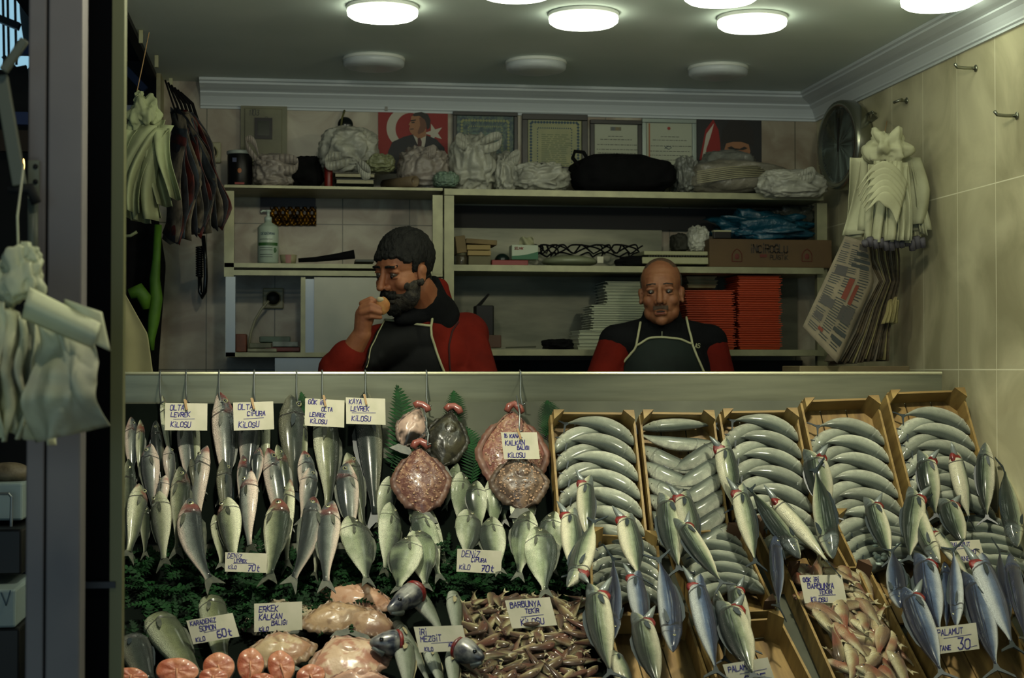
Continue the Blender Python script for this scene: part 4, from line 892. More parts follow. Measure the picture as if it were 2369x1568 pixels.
# ================================================================ SHELVES
def bx(px0, py0, px1, py1, Y0, Y1, m_=None):
    a = atY(px0, py0, Y0); b = atY(px1, py1, Y0); m_ = m_ or M()
    return m_.box(((a.x+b.x)/2, (Y0+Y1)/2, (a.z+b.z)/2), (abs(b.x-a.x), Y1-Y0, abs(a.z-b.z)))
m_sh = mat('shelf_aluminium', (.58, .58, .46), .42, .35, c2=(.50, .50, .40), scale=14, bump=.05)
m_shin = mat('shelf_inner_steel', (.34, .35, .30), .4, .5, c2=(.44, .44, .38), scale=4, stretch=(1, 1, 5))
m_blu = mat('bluish_steel', (.50, .53, .56), .35, .6, c2=(.56, .58, .58), scale=3)
YK = 6.44
def prt(t, nm, m_, mm, **k): return m_.build(nm, mm, t, **k)
zt = lambda py: atY(900, py, YS).z
t = thing('shelf_unit', (atY(770, 600, YS).x, YS, .3), 'left metal shelf unit with a cupboard below, behind the eating man', 'shelf unit')
ZT1 = zt(433); ZT2 = zt(612)
prt(t, 'top_shelf', bx(519, 427, 1024, 441, YS, YK), m_sh); prt(t, 'middle_shelf', bx(519, 608, 1002, 622, YS, YK), m_sh)
prt(t, 'post', bx(519, 441, 541, 640, YS, YS+.03), m_sh); prt(t, 'post', bx(1001, 451, 1024, 634, YS, YS+.03), m_sh)
prt(t, 'cupboard_rail', bx(522, 624, 1024, 640, YS+.002, YS+.03), m_sh)
prt(t, 'post', bx(522, 640, 544, 825, YS, YS+.03), m_blu); prt(t, 'bottom_shelf', bx(522, 815, 1024, 826, YS, YK), m_sh)
prt(t, 'stile', bx(696, 641, 706, 816, YS+.006, YS+.03), m_sh); prt(t, 'stile', bx(706, 645, 727, 816, YS+.02, YS+.035), m_blu)
prt(t, 'sliding_door', bx(727, 641, 1024, 816, YS+.004, YS+.016), mat('door_steel', (.48, .49, .45), .4, .45, c2=(.54, .54, .49), scale=4))
prt(t, 'kick_panel', bx(636, 828, 1024, 1000, YS+.01, YS+.02), m_blu)
t = thing('shelf_unit', (atY(1470, 600, YS).x, YS, .3), 'wide right metal shelf unit behind the bald man', 'shelf unit')
t2 = t
m_r = M(); a = atY(1028, 435, YS); ang = 0
ZR1 = zt(440)
XA = atY(1028, 440, YS).x; XBr = atY(1905, 450, YS).x
def shelfbar(z, th=.024, x0_=XA, x1_=XBr): return M().box(((x0_+x1_)/2, (YS+YK)/2, z-th/2), (x1_-x0_, YK-YS, th))
ZR1 = atY(1028, 436, YS).z; ZR2 = atY(1400, 615, YS).z; ZR3 = atY(1250, 808, YS).z
prt(t, 'top_shelf', shelfbar(ZR1), m_sh); prt(t, 'middle_shelf', shelfbar(ZR2), m_sh); prt(t, 'lower_shelf', shelfbar(ZR3), m_sh)
prt(t, 'post', bx(1028, 452, 1050, 900, YS-.001, YS+.03), m_sh); prt(t, 'post', bx(1890, 470, 1915, 900, YS+.05, YS+.08), m_sh)
prt(t, 'back_panel', M().box(((XA+atY(1530, 500, YK).x)/2, YK-.004, (ZR1+ZR3)/2), (atY(1530, 500, YK).x-XA, .006, ZR1-ZR3)), m_shin)
prt(t, 'back_panel', M().box(((atY(1660, 500, YK).x+XBr)/2, YK-.004, (ZR1+ZR3)/2), (XBr-atY(1660, 500, YK).x, .006, ZR1-ZR3)), m_shin)
prt(t, 'shelf_shadow_strip', M().box(((XA+XBr)/2, YK-.010, ZR1-.075), (XBr-XA, .006, .09)), mat('shelf_shadow_strip', (.07, .07, .07), .7))  # dark strip stands in for the top shelf's shadow on the panel
prt(t, 'lower_cupboard', M().box(((XA+XBr)/2, YK-.05, ZR3-.35), (XBr-XA, .04, .62)), mat('dark_cupboard', (.08, .08, .075), .7))
# ================================================================ PLASTIC BAGS and shelf clutter
def plasmat(name, c, alpha=.85, rough=.28):
    m = mat(name, c, rough, 0, c2=tuple(v*.80 for v in c), scale=14, bump=.8, bscale=34, alpha=alpha, trans=.15); return m
m_bag = plasmat('white_plastic', (.78, .78, .72), .80); m_bagp = plasmat('pinkish_plastic', (.70, .66, .62), .80); m_bagy = plasmat('yellowish_plastic', (.60, .62, .46), .9)
m_bagk = plasmat('grey_plastic', (.52, .53, .50), .9)
def bag(px0, py0, px1, py1, Y, seed, label, mm, dep=.20, knot=None, ears=(), tilt=0, group='knotted plastic bags on the top shelf', filling=None, zb=None, name='plastic_bag', cat='plastic bag'):
    a = atY(px0, py1, Y); b = atY(px1, py0, Y); W_ = b.x-a.x; H_ = b.z-a.z; zb = a.z if zb is None else zb; H_ = b.z-zb
    t = thing(name, ((a.x+b.x)/2, Y, zb), label, cat, group)
    kx, kz = ((knot[0]-(px0+px1)/2)/(px1-px0)*2, (py1-knot[1])/(py1-py0)) if knot else (0, 1)
    m_ = M(); nu, nv = 110, 64
    def f(u, v):
        q = 2*PI*u; ph = PI*v; d = Vector((math.sin(ph)*math.cos(q), math.sin(ph)*math.sin(q), -math.cos(ph)))
        pw = .75; s = Vector([math.copysign(abs(c)**pw, c) for c in d])
        kd = Vector((kx, -.7, kz*2-1)); kd.normalize(); ang = math.acos(max(-1, min(1, d.dot(kd))))
        tq = math.atan2(d.dot(kd.orthogonal()), d.dot(kd.cross(kd.orthogonal())))
        fold = .10*math.sin(tq*7+seed+3*noise.noise(d*1.5+Vector((seed, 0, 0))))*max(0, 1-ang/2.0)
        rg = abs(noise.noise(d*2.3+Vector((seed*3.1, 0, 0))))*.26+abs(noise.noise(d*5+Vector((0, seed, 0))))*.12
        r = 1.04-rg+fold*.8-.05*abs(noise.noise(d*8+Vector((seed, seed, 0))))-.014*abs(noise.noise(d*19+Vector((seed, 0, seed)))); s = s*r
        if s.z < -.86: s.z = -.86
        return Vector((s.x*W_/2, s.y*dep/2, (s.z+.86)/1.86*H_*.98))+Vector(((a.x+b.x)/2, Y, zb+.001))
    m_.grid(f, nu, nv); prt(t, 'bag_body', m_, mm, smooth=True)
    if filling:
        m_ = M(); m_.ell(((a.x+b.x)/2+W_*.04, Y+.01, zb+H_*.40), (W_*.34, dep*.32, H_*.30), None, 14, 9); prt(t, 'contents', m_, filling, smooth=True)
    if knot:
        k = atY(*knot, Y-dep*.42); m_ = M(); m_.ell(k, (.014, .012, .011), None, 12, 8)
        prt(t, 'knot', m_, mm, smooth=True)
        for e in ears:
            m_ = M(); e1 = atY(*e, Y-dep*.5); d = e1-k; sd = Vector((d.z, 0, -d.x)).normalized()*d.length*.20
            n_ = 9; pl = [k+d*math.sin(PI*i/(2*n_)*1.0)*1.0+sd*math.sin(PI*i/n_) for i in range(n_+1)]; pr_ = [k+d*math.sin(PI*i/(2*n_))-sd*math.sin(PI*i/n_)*.6 for i in range(n_+1)]
            for pp in (pl, pr_):
                for i in range(n_):
                    w_ = .010+.007*math.sin(PI*i/n_); w2 = .010+.007*math.sin(PI*(i+1)/n_)
                    m_.add([pp[i]+Vector((0, -w_*.3, w_)), pp[i]+Vector((0, .004, -w_)), pp[i+1]+Vector((0, .004, -w2)), pp[i+1]+Vector((0, -w2*.3, w2))], [(0, 1, 2, 3)])
            prt(t, 'handle', m_, mm, smooth=True, solid=.0015)
    return t
def cloth_lump(px0, py0, px1, py1, Y, seed, nm, label, cat, mm, dep=.2, zb=None, amp=.22, group=None, sx=None, pw=.7):
    a = atY(px0, py1, Y); b = atY(px1, py0, Y); W_ = b.x-a.x; zb = a.z if zb is None else zb; H_ = b.z-zb
    m_ = M()
    def f(u, v):
        q = 2*PI*u; ph = PI*v; d = Vector((math.sin(ph)*math.cos(q), math.sin(ph)*math.sin(q), -math.cos(ph)))
        s = Vector([math.copysign(abs(c)**pw, c) for c in d]); s *= 1+amp*noise.noise(d*2+Vector((seed, 0, 0)))-abs(noise.noise(d*4+Vector((seed, 2, 0))))*amp
        if sx: s.z *= sx(s.x)
        return Vector(((a.x+b.x)/2+s.x*W_/2, Y+s.y*dep/2, zb+max(0, (s.z+.9)/1.9*H_)))
    m_.grid(f, 48, 30)
    o = m_.build(nm, mm, None, True); return tag(o, label, cat, group)
YT = 6.24
zT1 = atY(1, 427, YS).z; zl = atY(700, 427, YS).z; zr = ZR1
m_black = mat('black_cloth', (.035, .038, .04), .9, c2=(.06, .06, .065), scale=30, spec=.12); m_blackp = mat('black_plastic', (.03, .032, .035), .4, spec=.3)
t = thing('tin', (atY(555, 425, YT).x, YT, zl), 'black tin with a white lid at the left end of the top shelf', 'tin')
c = atY(555, 425, YT); h = atY(555, 358, YT).z-zl
prt(t, 'can', M().lathe([(.001, 0), (.046, 0), (.048, .004), (.048, h-.004), (.046, h)], 28, (c.x, YT, zl)), m_blackp, smooth=True)
prt(t, 'lid', M().lathe([(.050, h), (.051, h+.004), (.051, h+.012), (.045, h+.014), (.001, h+.014)], 28, (c.x, YT, zl)), mat('white_lid', (.62, .66, .64), .4), smooth=True)
prt(t, 'emblem', M().ell((c.x, YT-.048, zl+h*.48), (.008, .001, .010), None, 12, 6), mat('orange_mark', (.62, .36, .18), .5))
prt(t, 'emblem', M().box((c.x, YT-.047, zl+.012), (.036, .003, .008)), mat('red_mark', (.5, .08, .04), .5))
prt(t, 'emblem', M().box((c.x-.018, YT-.045, zl+h*.80), (.018, .003, .016)), mat('blue_mark', (.08, .16, .34), .5))
bag(583, 355, 688, 425, YT, 1.3, 'small knotted plastic bag with one tall handle beside the black tin', m_bagp, .16, (600, 375), ((570, 322), (690, 378)), zb=zl)
cloth_lump(668, 362, 748, 427, YT+.02, 2.2, 'camera_case', 'black padded case between the small plastic bag and the red can', 'case', m_black, .16, zl)
t = thing('spray_can', (atY(760, 425, YT-.06).x, YT-.06, zl), 'narrow red can standing left of the stacked books', 'can'); c = atY(760, 425, YT-.06); h = atY(760, 374, YT-.06).z-zl
prt(t, 'can', M().lathe([(.001, 0), (.015, 0), (.016, .004), (.016, h-.006), (.012, h)], 18, (c.x, c.y, zl)), mat('red_can', (.42, .08, .04), .4), smooth=True)
prt(t, 'cap', M().lathe([(.012, h-.001), (.013, h+.006), (.008, h+.010), (.001, h+.010)], 16, (c.x, c.y, zl)), m_blackp, smooth=True)
m_page = mat('page_edges', (.64, .62, .50), .7, c2=(.54, .52, .42), scale=60, stretch=(1, 1, 20)); m_cov = mat('book_cover', (.22, .24, .22), .5)
for k, (y0_, y1_, x0_, x1_, lb, mm) in enumerate([(413, 427, 777, 866, 'thick pale edged book, lower of two on the top shelf', m_cov), (399, 412, 774, 868, 'book with a worn cover, upper of two on the top shelf', mat('worn_cover', (.44, .42, .36), .6))]):
    t = thing('book', (atY(820, y1_, YT-.1).x, YT-.1, atY(820, y1_, YT-.1).z), lb, 'book', 'books on the top shelf')
    prt(t, 'pages', bx(x0_+2, y0_+2.5, x1_-2, y1_-2, YT-.10, YT+.04), m_page); prt(t, 'cover', bx(x0_, y0_, x1_, y0_+2.5, YT-.102, YT+.042), mm); prt(t, 'cover', bx(x0_, y1_-2, x1_, y1_-.5, YT-.102, YT+.042), mm)
bag(735, 292, 878, 404, YT+.01, 4.1, 'big puffed plastic bag sitting on the stacked books', m_bag, .24, (820, 368), ((752, 378), (856, 406)), filling=mat('bag_contents', (.36, .40, .42), .7))
bag(838, 358, 915, 400, YT-.02, 5.5, 'yellowish folded plastic bag beside the big puffed bag', m_bagy, .18)
t = thing('paper_roll', (atY(925, 425, YT-.08).x, YT-.08, zl), 'rolled paper lying on the top shelf with its open end to the right', 'paper roll')
p0 = atY(890, 408, YT+.03); p1 = atY(960, 417, YT-.12); p1.z = p0.z = zl+.022
d = (p1-p0); L_1 = d.length; R = d.to_track_quat('Z', 'Y').to_matrix()
prt(t, 'roll', M().lathe([(.016, 0), (.022, 0), (.022, L_1), (.017, L_1), (.016, L_1-.03), (.002, L_1-.031)], 20, p0, R), mat('kraft_roll', (.46, .40, .30), .7, c2=(.36, .30, .22), scale=10), smooth=True)
bag(918, 338, 1040, 428, YT, 7.7, 'knotted plastic bag in front of the flag poster', m_bagp, .22, (978, 362), ((1008, 345),), filling=mat('bag_contents_red', (.36, .26, .24), .7), zb=zl)
bag(1000, 398, 1062, 430, YT-.12, 8.4, 'small flattened greenish plastic bag low at the joint of the shelf units', plasmat('greenish_plastic', (.50, .60, .52), .85), .12, None, (), zb=zl)
bag(1035, 308, 1150, 432, YT, 9.2, 'tall crumpled plastic bag with a long handle over the blue certificate', m_bag, .22, (1090, 345), ((1160, 318), (1055, 320)), zb=zr+.001)
bag(1140, 350, 1200, 434, YT-.02, 10.9, 'narrow crumpled plastic bag between two bigger ones', m_bag, .16, (1165, 380), ((1202, 356),), zb=zr+.001)
bag(1178, 378, 1318, 436, YT-.03, 12.4, 'low smooth folded plastic bag left of the black sports bag', m_bag, .24, zb=zr+.001)
t = cloth_lump(1315, 362, 1558, 440, YT-.03, 3.3, 'sports_bag', 'black sports bag lying on the top shelf', 'bag', m_black, .28, zr+.001, amp=.10, sx=lambda x: 1-.18*(x > .3)*(x-.3)*1.6, pw=.62)
m_ = M(); pts = [atY(x, y, YT-.14) for x, y in ((1385, 378), (1405, 364), (1428, 359), (1450, 364), (1468, 376))]; m_.tube(pts, .006, 8); m_.tube([p+Vector((.02, -.01, -.008)) for p in pts], .005, 8)
h_ = m_.build('handle', m_black, None, True); h_.parent = t
m_ = M(); pts = [atY(x, y, YT-.10) for x, y in ((1340, 385), (1325, 365), (1330, 350), (1350, 352), (1362, 372))]; m_.tube(pts, .008, 8); h_ = m_.build('strap', m_black, None, True); h_.parent = t
bag(1555, 362, 1612, 436, YT, 15.1, 'greyish plastic bag right of the sports bag', m_bagk, .2, None, (), zb=zr+.001)
t = cloth_lump(1590, 372, 1830, 440, YT-.04, 6.1, 'newspaper_bundle', 'folded newspapers wrapped in thin plastic, slanting across the top shelf', 'newspapers', plasmat('film_over_paper', (.56, .54, .48), .92), .26, zr+.001, amp=.12, sx=lambda x: 1-.35*max(0, x))
m_ = M()
for i in range(7): a = atY(1612, 424-i*4.5, YT-.185); b = atY(1790-i*6, 405-i*3.5, YT-.16); m_.tube([a, (a+b)/2+Vector((0, -.012, .006)), b], .0022, 5)
h_ = m_.build('sheet_edges', m_page, None, True); h_.parent = t
cloth_lump(1618, 348, 1745, 400, YT+.03, 16.1, 'plastic_bag', 'grey crumpled plastic film piled on the wrapped newspapers', 'plastic bag', m_bagk, .2, zr+.045, amp=.2, group='knotted plastic bags on the top shelf')
bag(1748, 392, 1914, 470, YT-.16, 17.3, 'plastic bag of newspapers drooping over the right end of the top shelf', m_bag, .16, (1838, 415), ((1885, 398),), filling=mat('bag_contents_blue', (.10, .12, .30), .7), zb=zr-.02)
# ---- wall: flag poster, certificates, meter box
YW = YB-.004
def flat_on(px0, py0, px1, py1, th, Y=YW): return bx(px0, py0, px1, py1, Y-th, Y)
m_red = mat('flag_red', (.52, .07, .04), .6); m_white = mat('print_white', (.70, .68, .62), .6); m_suit = mat('suit_navy', (.06, .07, .10), .6); m_skinp = mat('printed_skin', (.58, .40, .27), .6); m_hairp = mat('printed_hair', (.10, .08, .07), .6)
def pxpoly(pts, Y, th=.0006): return M().poly([atY(x, y, Y) for x, y in pts], Vector((0, th, 0)))
t = thing('flag_poster', (atY(955, 300, YW).x, YW, atY(955, 380, YW).z), 'red flag poster with crescent, star and a man in a suit looking left', 'poster', 'posters on the back wall')
prt(t, 'sheet', flat_on(875, 249, 1036, 400, .002), m_red)
cx, cy, r1 = 938, 296, 46
out = [(cx+r1*.95*math.cos(a), cy+r1*math.sin(a)) for a in np.linspace(-.95, -2*PI+.95, 40)]
inn = [(cx+12+r1*.76*math.cos(a), cy+2+r1*.80*math.sin(a)) for a in np.linspace(-2*PI+.72, -.72, 40)]
prt(t, 'crescent', pxpoly(out+inn, YW-.0032), m_white)
prt(t, 'star', pxpoly([(1004+(23 if i % 2 == 0 else 9)*math.sin(PI*i/5-.3), 308-(23 if i % 2 == 0 else 9)*math.cos(PI*i/5-.3)) for i in range(10)], YW-.0032), m_white)
prt(t, 'suit', pxpoly([(893, 400), (898, 350), (908, 328), (935, 316), (958, 310), (985, 312), (1010, 322), (1028, 342), (1034, 400)], YW-.0040), m_suit)
prt(t, 'shirt', pxpoly([(956, 312), (966, 335), (978, 356), (984, 330), (986, 310), (970, 318)], YW-.0048), m_white)
prt(t, 'tie', pxpoly([(966, 320), (972, 318), (976, 328), (974, 350), (966, 336)], YW-.0054), mat('tie_brown', (.26, .10, .08), .6))
prt(t, 'neck', pxpoly([(957, 300), (986, 298), (985, 315), (970, 322), (957, 313)], YW-.0050), m_skinp)
prt(t, 'face', pxpoly([(949, 306), (946, 297), (949, 291), (945, 288), (950, 280), (951, 270), (962, 263), (978, 264), (987, 275), (988, 292), (980, 305), (965, 311), (954, 311)], YW-.0058), m_skinp)
prt(t, 'shadow_side', pxpoly([(966, 306), (972, 290), (970, 272), (984, 270), (988, 292), (980, 305), (968, 311)], YW-.0061), mat('printed_skin_dark', (.40, .25, .17), .6)); prt(t, 'eye', pxpoly([(951, 283), (958, 281), (960, 284), (953, 285)], YW-.0066), m_hairp); prt(t, 'mouth', pxpoly([(948, 298), (957, 297), (957, 299), (949, 300)], YW-.0066), m_suit)
prt(t, 'hair', pxpoly([(954, 266), (960, 261), (975, 259), (990, 264), (996, 278), (994, 296), (988, 300), (986, 285), (982, 276), (970, 268), (958, 269)], YW-.0064), m_hairp)
prt(t, 'brow', M().add([tuple(atY(x, y, YW-.0068)) for x, y in ((950, 278), (962, 276), (962, 279), (950, 281))], [(0, 1, 2, 3)]), m_hairp)
prt(t, 'clip', bx(890, 243, 897, 256, YW-.014, YW-.006), mat('clip_grey', (.5, .5, .48), .5))
def cert(px0, py0, px1, py1, fw, mfr, mpap, label, extra=None, Y=YW, inner=None, tiltx=0):
    t = thing('certificate_frame', (atY((px0+px1)/2, py1, Y).x, Y, atY(px0, py1, Y).z), label, 'framed certificate', 'framed certificates on the back wall')
    a = atY(px0, py0, Y-.02); b = atY(px1, py1, Y-.02); f = fw/FP*6.4
    m_ = M()
    for c_, d_ in ((((a.x+b.x)/2, Y-.010, a.z-f/2), (b.x-a.x, .02, f)), (((a.x+b.x)/2, Y-.010, b.z+f/2), (b.x-a.x, .02, f)), ((a.x+f/2, Y-.010, (a.z+b.z)/2), (f, .0198, a.z-b.z-2*f)), ((b.x-f/2, Y-.010, (a.z+b.z)/2), (f, .0198, a.z-b.z-2*f))): m_.box(c_, d_)
    prt(t, 'frame', m_, mfr, bevel=.002)
    prt(t, 'paper', M().box(((a.x+b.x)/2, Y-.004, (a.z+b.z)/2), (b.x-a.x-f, .004, a.z-b.z-f)), mpap)
    if extra: extra(t, a, b)
    return t
m_fdark = mat('dark_frame', (.07, .075, .06), .4); m_fsil = mat('silver_frame', (.52, .56, .54), .35, .5)
m_ornb = mat('blue_ornament_print', (.16, .26, .30), .5, c2=(.34, .42, .36), scale=60, thr=(.42, .58)); m_ornc = mat('cream_paper', (.60, .60, .42), .5, c2=(.52, .54, .40), scale=12)
m_ink = mat('print_ink', (.20, .22, .22), .6); m_inkb = mat('print_blue_ink', (.18, .28, .34), .6); m_doc = mat('document_paper', (.66, .68, .60), .55)
def orn(colr, inner):
    def g(t, a, b):
        w_, h_ = b.x-a.x, a.z-b.z; m_ = M(); y_ = YW-.0075
        for k in range(2):
            ix = .14+.10*k; 
            for (xx0, zz0, xx1, zz1) in ((ix, ix, 1-ix, ix), (ix, ix, ix, 1), (1-ix, ix, 1-ix, 1)):
                n_ = 16
                for i in range(n_):
                    x_ = a.x+w_*(xx0+(xx1-xx0)*(i+.5)/n_); z_ = a.z-h_*(zz0+(zz1-zz0)*(i+.5)/n_)*.98
                    r_ = w_*(.024 if k == 0 else .012); m_.add([(x_-r_, y_, z_), (x_, y_, z_-r_), (x_+r_, y_, z_), (x_, y_, z_+r_)], [(0, 1, 2, 3)])
        prt(t, 'printed_border', m_, colr)
        m_ = M(); random.seed(3)
        for i in range(16):
            z_ = a.z-h_*(.34+.035*i); x_ = a.x+w_*.30
            while x_ < b.x-w_*.32: l_ = rnd(.01, .04); m_.add([(x_, y_, z_), (x_+l_, y_, z_), (x_+l_, y_, z_-.004), (x_, y_, z_-.004)], [(0, 1, 2, 3)]); x_ += l_+.006
        prt(t, 'printed_text', m_, inner)
    return g
cert(1048, 257, 1198, 400, 9, m_fdark, m_ornb, 'dark framed certificate with blue ornament, leftmost of the frames', orn(mat('pale_gold_print', (.52, .54, .34), .5), mat('pale_blue_print', (.34, .46, .44), .5)))
cert(1208, 262, 1360, 400, 14, m_fdark, m_ornc, 'dark framed cream certificate with blue floral border, second from the left', orn(m_inkb, mat('olive_print', (.42, .46, .32), .5)))
def doc(head):
    def g(t, a, b):
        w_, h_ = b.x-a.x, a.z-b.z; y_ = YW-.0075; m_ = M(); random.seed(5)
        rows = [(.30, .5, .3), (.36, .3, .6), (.46, .3, .72), (.55, .3, .74), (.62, .3, .70), (.70, .2, .74), (.80, .2, .74)]
        for (fz, fx0, fw_) in rows:
            x_ = a.x+w_*(.5-fw_/2)
            while x_ < a.x+w_*(.5+fw_/2): l_ = rnd(.004, .016); z_ = a.z-h_*fz; m_.add([(x_, y_, z_), (x_+l_, y_, z_), (x_+l_, y_, z_-.0022), (x_, y_, z_-.0022)], [(0, 1, 2, 3)]); x_ += l_+.003
        prt(t, 'printed_text', m_, m_ink)
        m_ = M(); x_ = a.x+w_*.5; z_ = a.z-h_*.16
        if head == 'red': m_.ell((x_, y_, z_), (.007, .0006, .007), None, 12, 6); prt(t, 'seal', m_, mat('seal_red', (.55, .14, .08), .5)); m2 = M(); m2.tube([(x_-.018, y_, z_-.085), (x_-.010, y_, z_-.078), (x_, y_, z_-.074), (x_+.012, y_, z_-.080), (x_, y_, z_-.087), (x_-.010, y_, z_-.083), (x_-.018, y_, z_-.075)], .0012, 5); prt(t, 'fish_emblem', m2, m_inkb)
        else: m_.box((x_, y_, z_), (.045, .001, .015)); prt(t, 'logo', m_, mat('logo_print', (.22, .32, .40), .5, c2=(.44, .40, .26), scale=30, stretch=(1, 1, 0)))
        if head == 'red': prt(t, 'side_stripe', M().box((a.x+w_*.14, y_, (a.z+b.z)/2), (.006, .001, h_*.84)), mat('orange_stripe', (.60, .38, .24), .5))
    return g
cert(1366, 276, 1486, 400, 10, m_fdark, m_doc, 'black framed white document with a small blue logo', doc('blue'))
cert(1486, 273, 1612, 410, 10, m_fsil, m_doc, 'silver framed white document with a red seal and fish emblem', doc('red'))
t = thing('flag_poster', (atY(1690, 300, YW).x, YW, atY(1690, 370, YW).z), 'dark poster with a red flag and a man in a black fur hat, behind bags', 'poster', 'posters on the back wall')
prt(t, 'sheet', flat_on(1612, 269, 1762, 400, .002), mat('poster_dark', (.05, .06, .07), .5))
prt(t, 'flag', pxpoly([(1618, 370), (1632, 300), (1650, 276), (1662, 300), (1666, 330), (1668, 370)], YW-.003), m_red)
prt(t, 'crescent', pxpoly([(1624, 365), (1634, 310), (1652, 285), (1644, 315), (1634, 345), (1632, 368)], YW-.0038), m_white)
prt(t, 'face', pxpoly([(1676, 345), (1680, 332), (1695, 328), (1715, 328), (1732, 334), (1736, 350), (1730, 380), (1685, 380)], YW-.003), m_skinp)
prt(t, 'fur_hat', pxpoly([(1668, 334), (1672, 300), (1690, 276), (1722, 276), (1742, 300), (1744, 338), (1730, 330), (1700, 325), (1682, 328)], YW-.0042), m_hairp)
prt(t, 'eyes', pxpoly([(1682, 342), (1692, 338), (1700, 343), (1712, 344), (1722, 339), (1730, 343), (1720, 347), (1692, 347)], YW-.0042), m_hairp)
m_box = mat('meter_box_paint', (.44, .44, .33), .5, c2=(.36, .36, .27), scale=8)
t = thing('meter_cabinet', (atY(610, 300, YW).x, YW, atY(610, 380, YW).z), 'beige metal electricity cabinet with a small window on the back wall', 'electric cabinet')
prt(t, 'case', bx(557, 244, 664, 382, YW-.03, YW), m_box); prt(t, 'door', bx(566, 250, 652, 378, YW-.036, YW-.03), m_box, bevel=.002)
prt(t, 'window_frame', bx(589, 272, 630, 322, YW-.042, YW-.036), m_blackp); prt(t, 'glass', bx(596, 280, 623, 314, YW-.044, YW-.042), mat('dull_glass', (.14, .17, .13), .15))
sts, _ = strokes('1103', 0, 0, .022); m_ = M()
o_ = atY(575, 266, YW-.0375)
for pl in sts: ribbons(m_, pl, lambda a, b: Vector((o_.x+a, o_.y, o_.z+b)), .002)
sts, _ = strokes('302', 0, 0, .022)
for pl in sts: ribbons(m_, pl, lambda a, b: Vector((o_.x+.035+a, o_.y, o_.z-.03+b)), .002)
prt(t, 'scribble', m_, m_ink)
t = thing('wall_charm', (atY(797, 290, YW).x, YW, atY(797, 310, YW).z), 'dark round ornament with a yellow cord hanging on the back wall', 'ornament')
p = atY(799, 288, YW-.02); prt(t, 'disc', M().lathe([(.001, -.006), (.028, -.005), (.031, 0), (.028, .005), (.001, .006)], 24, p, Matrix.Rotation(PI/2, 3, 'X')), mat('dark_green_glass', (.04, .07, .07), .2), smooth=True)
prt(t, 'cord', M().tube([atY(797, 255, YW-.01), atY(791, 275, YW-.03), atY(787, 310, YW-.03)], .004, 6), mat('yellow_cord', (.34, .34, .14), .6), smooth=True)
m_sock = mat('socket_cream', (.58, .57, .44), .45)
def socket(px, py, Y, lb):
    t = thing('wall_socket', (atY(px, py, Y).x, Y, atY(px, py, Y).z), lb, 'socket'); p = atY(px, py, Y-.012)
    prt(t, 'plate', M().box((p.x, Y-.010, p.z), (.082, .02, .082)), m_sock, bevel=.004)
    prt(t, 'rim', M().lathe([(.030, -.012), (.032, 0), (.030, .012)], 24, (p.x, Y-.014, p.z), Matrix.Rotation(PI/2, 3, 'X')), m_sock, smooth=True)
    prt(t, 'well', M().lathe([(.001, -.003), (.026, -.003), (.026, .003), (.001, .003)], 24, (p.x, Y-.026, p.z), Matrix.Rotation(PI/2, 3, 'X')), mat('socket_dark', (.12, .12, .08), .6), smooth=True); return t
socket(487, 353, YW, 'cream wall socket beside the black tin')
socket(632, 690, YW, 'wall socket inside the open cupboard')
m_cabw = mat('white_cable', (.62, .62, .52), .5)
tag(M().tube([atY(x, y, YK-.10) for x, y in ((622, 696), (605, 715), (590, 740), (580, 770), (574, 812))], .005, 8).build('power_cable', m_cabw, None, True), 'white power cable hanging from the socket in the cupboard', 'cable')
# inside cupboard: papers, orange box
zc = atY(600, 815, YS).z
random.seed(9)
for k, (x0_, y0_, x1_, y1_, c_, lb) in enumerate([(572, 806, 640, 814, (.6, .6, .5), 'white pamphlet lowest in the cupboard pile'), (576, 793, 628, 805, (.44, .45, .36), 'grey booklet in the cupboard pile'), (612, 803, 694, 813, (.38, .07, .05), 'red folder at the bottom of the cupboard pile'), (630, 790, 690, 802, (.52, .56, .54), 'pale blue booklet in the cupboard pile'), (600, 778, 672, 792, (.30, .38, .32), 'shiny green wrapper on top of the cupboard pile'), (545, 772, 570, 814, (.48, .22, .08), 'orange box at the left side of the cupboard')]):
    tag(bx(x0_, y0_, x1_, y1_, YS+.06+k*.003, YS+.22, M()).build('box' if 'orange' in lb else ('wrapper' if 'wrapper' in lb else 'booklet'), mat('cup%d' % k, c_, .5, c2=tuple(v*.7 for v in c_), scale=20), None, bevel=.003), lb, 'box' if 'orange' in lb else 'booklet', None)
# middle shelf, left unit
zm = ZT2+.004
p = atY(620, 607, YT-.08); t = thing('pump_bottle', (p.x, p.y, zm), 'white pump bottle with a green band on the left middle shelf', 'bottle')
zm = atY(620, 608, YS).z+.001
H1 = atY(620, 522, YT-.08).z-zm
prt(t, 'bottle_body', M().lathe([(.001, 0), (.036, 0), (.040, .004), (.040, H1-.008), (.034, H1), (.014, H1+.012), (.013, H1+.018)], 28, (p.x, p.y, zm)), mat('bottle_white', (.62, .68, .62), .3), smooth=True)
prt(t, 'pump', M().lathe([(.014, H1+.016), (.014, H1+.032), (.006, H1+.036), (.006, H1+.052), (.011, H1+.054), (.010, H1+.060), (.001, H1+.061)], 18, (p.x, p.y, zm)).tube([(p.x, p.y, zm+H1+.056), (p.x-.02, p.y-.01, zm+H1+.056), (p.x-.028, p.y-.014, zm+H1+.050)], .004, 8), mat('pump_white', (.66, .72, .68), .35), smooth=True)
m_g = mat('label_green', (.16, .34, .14), .5); 
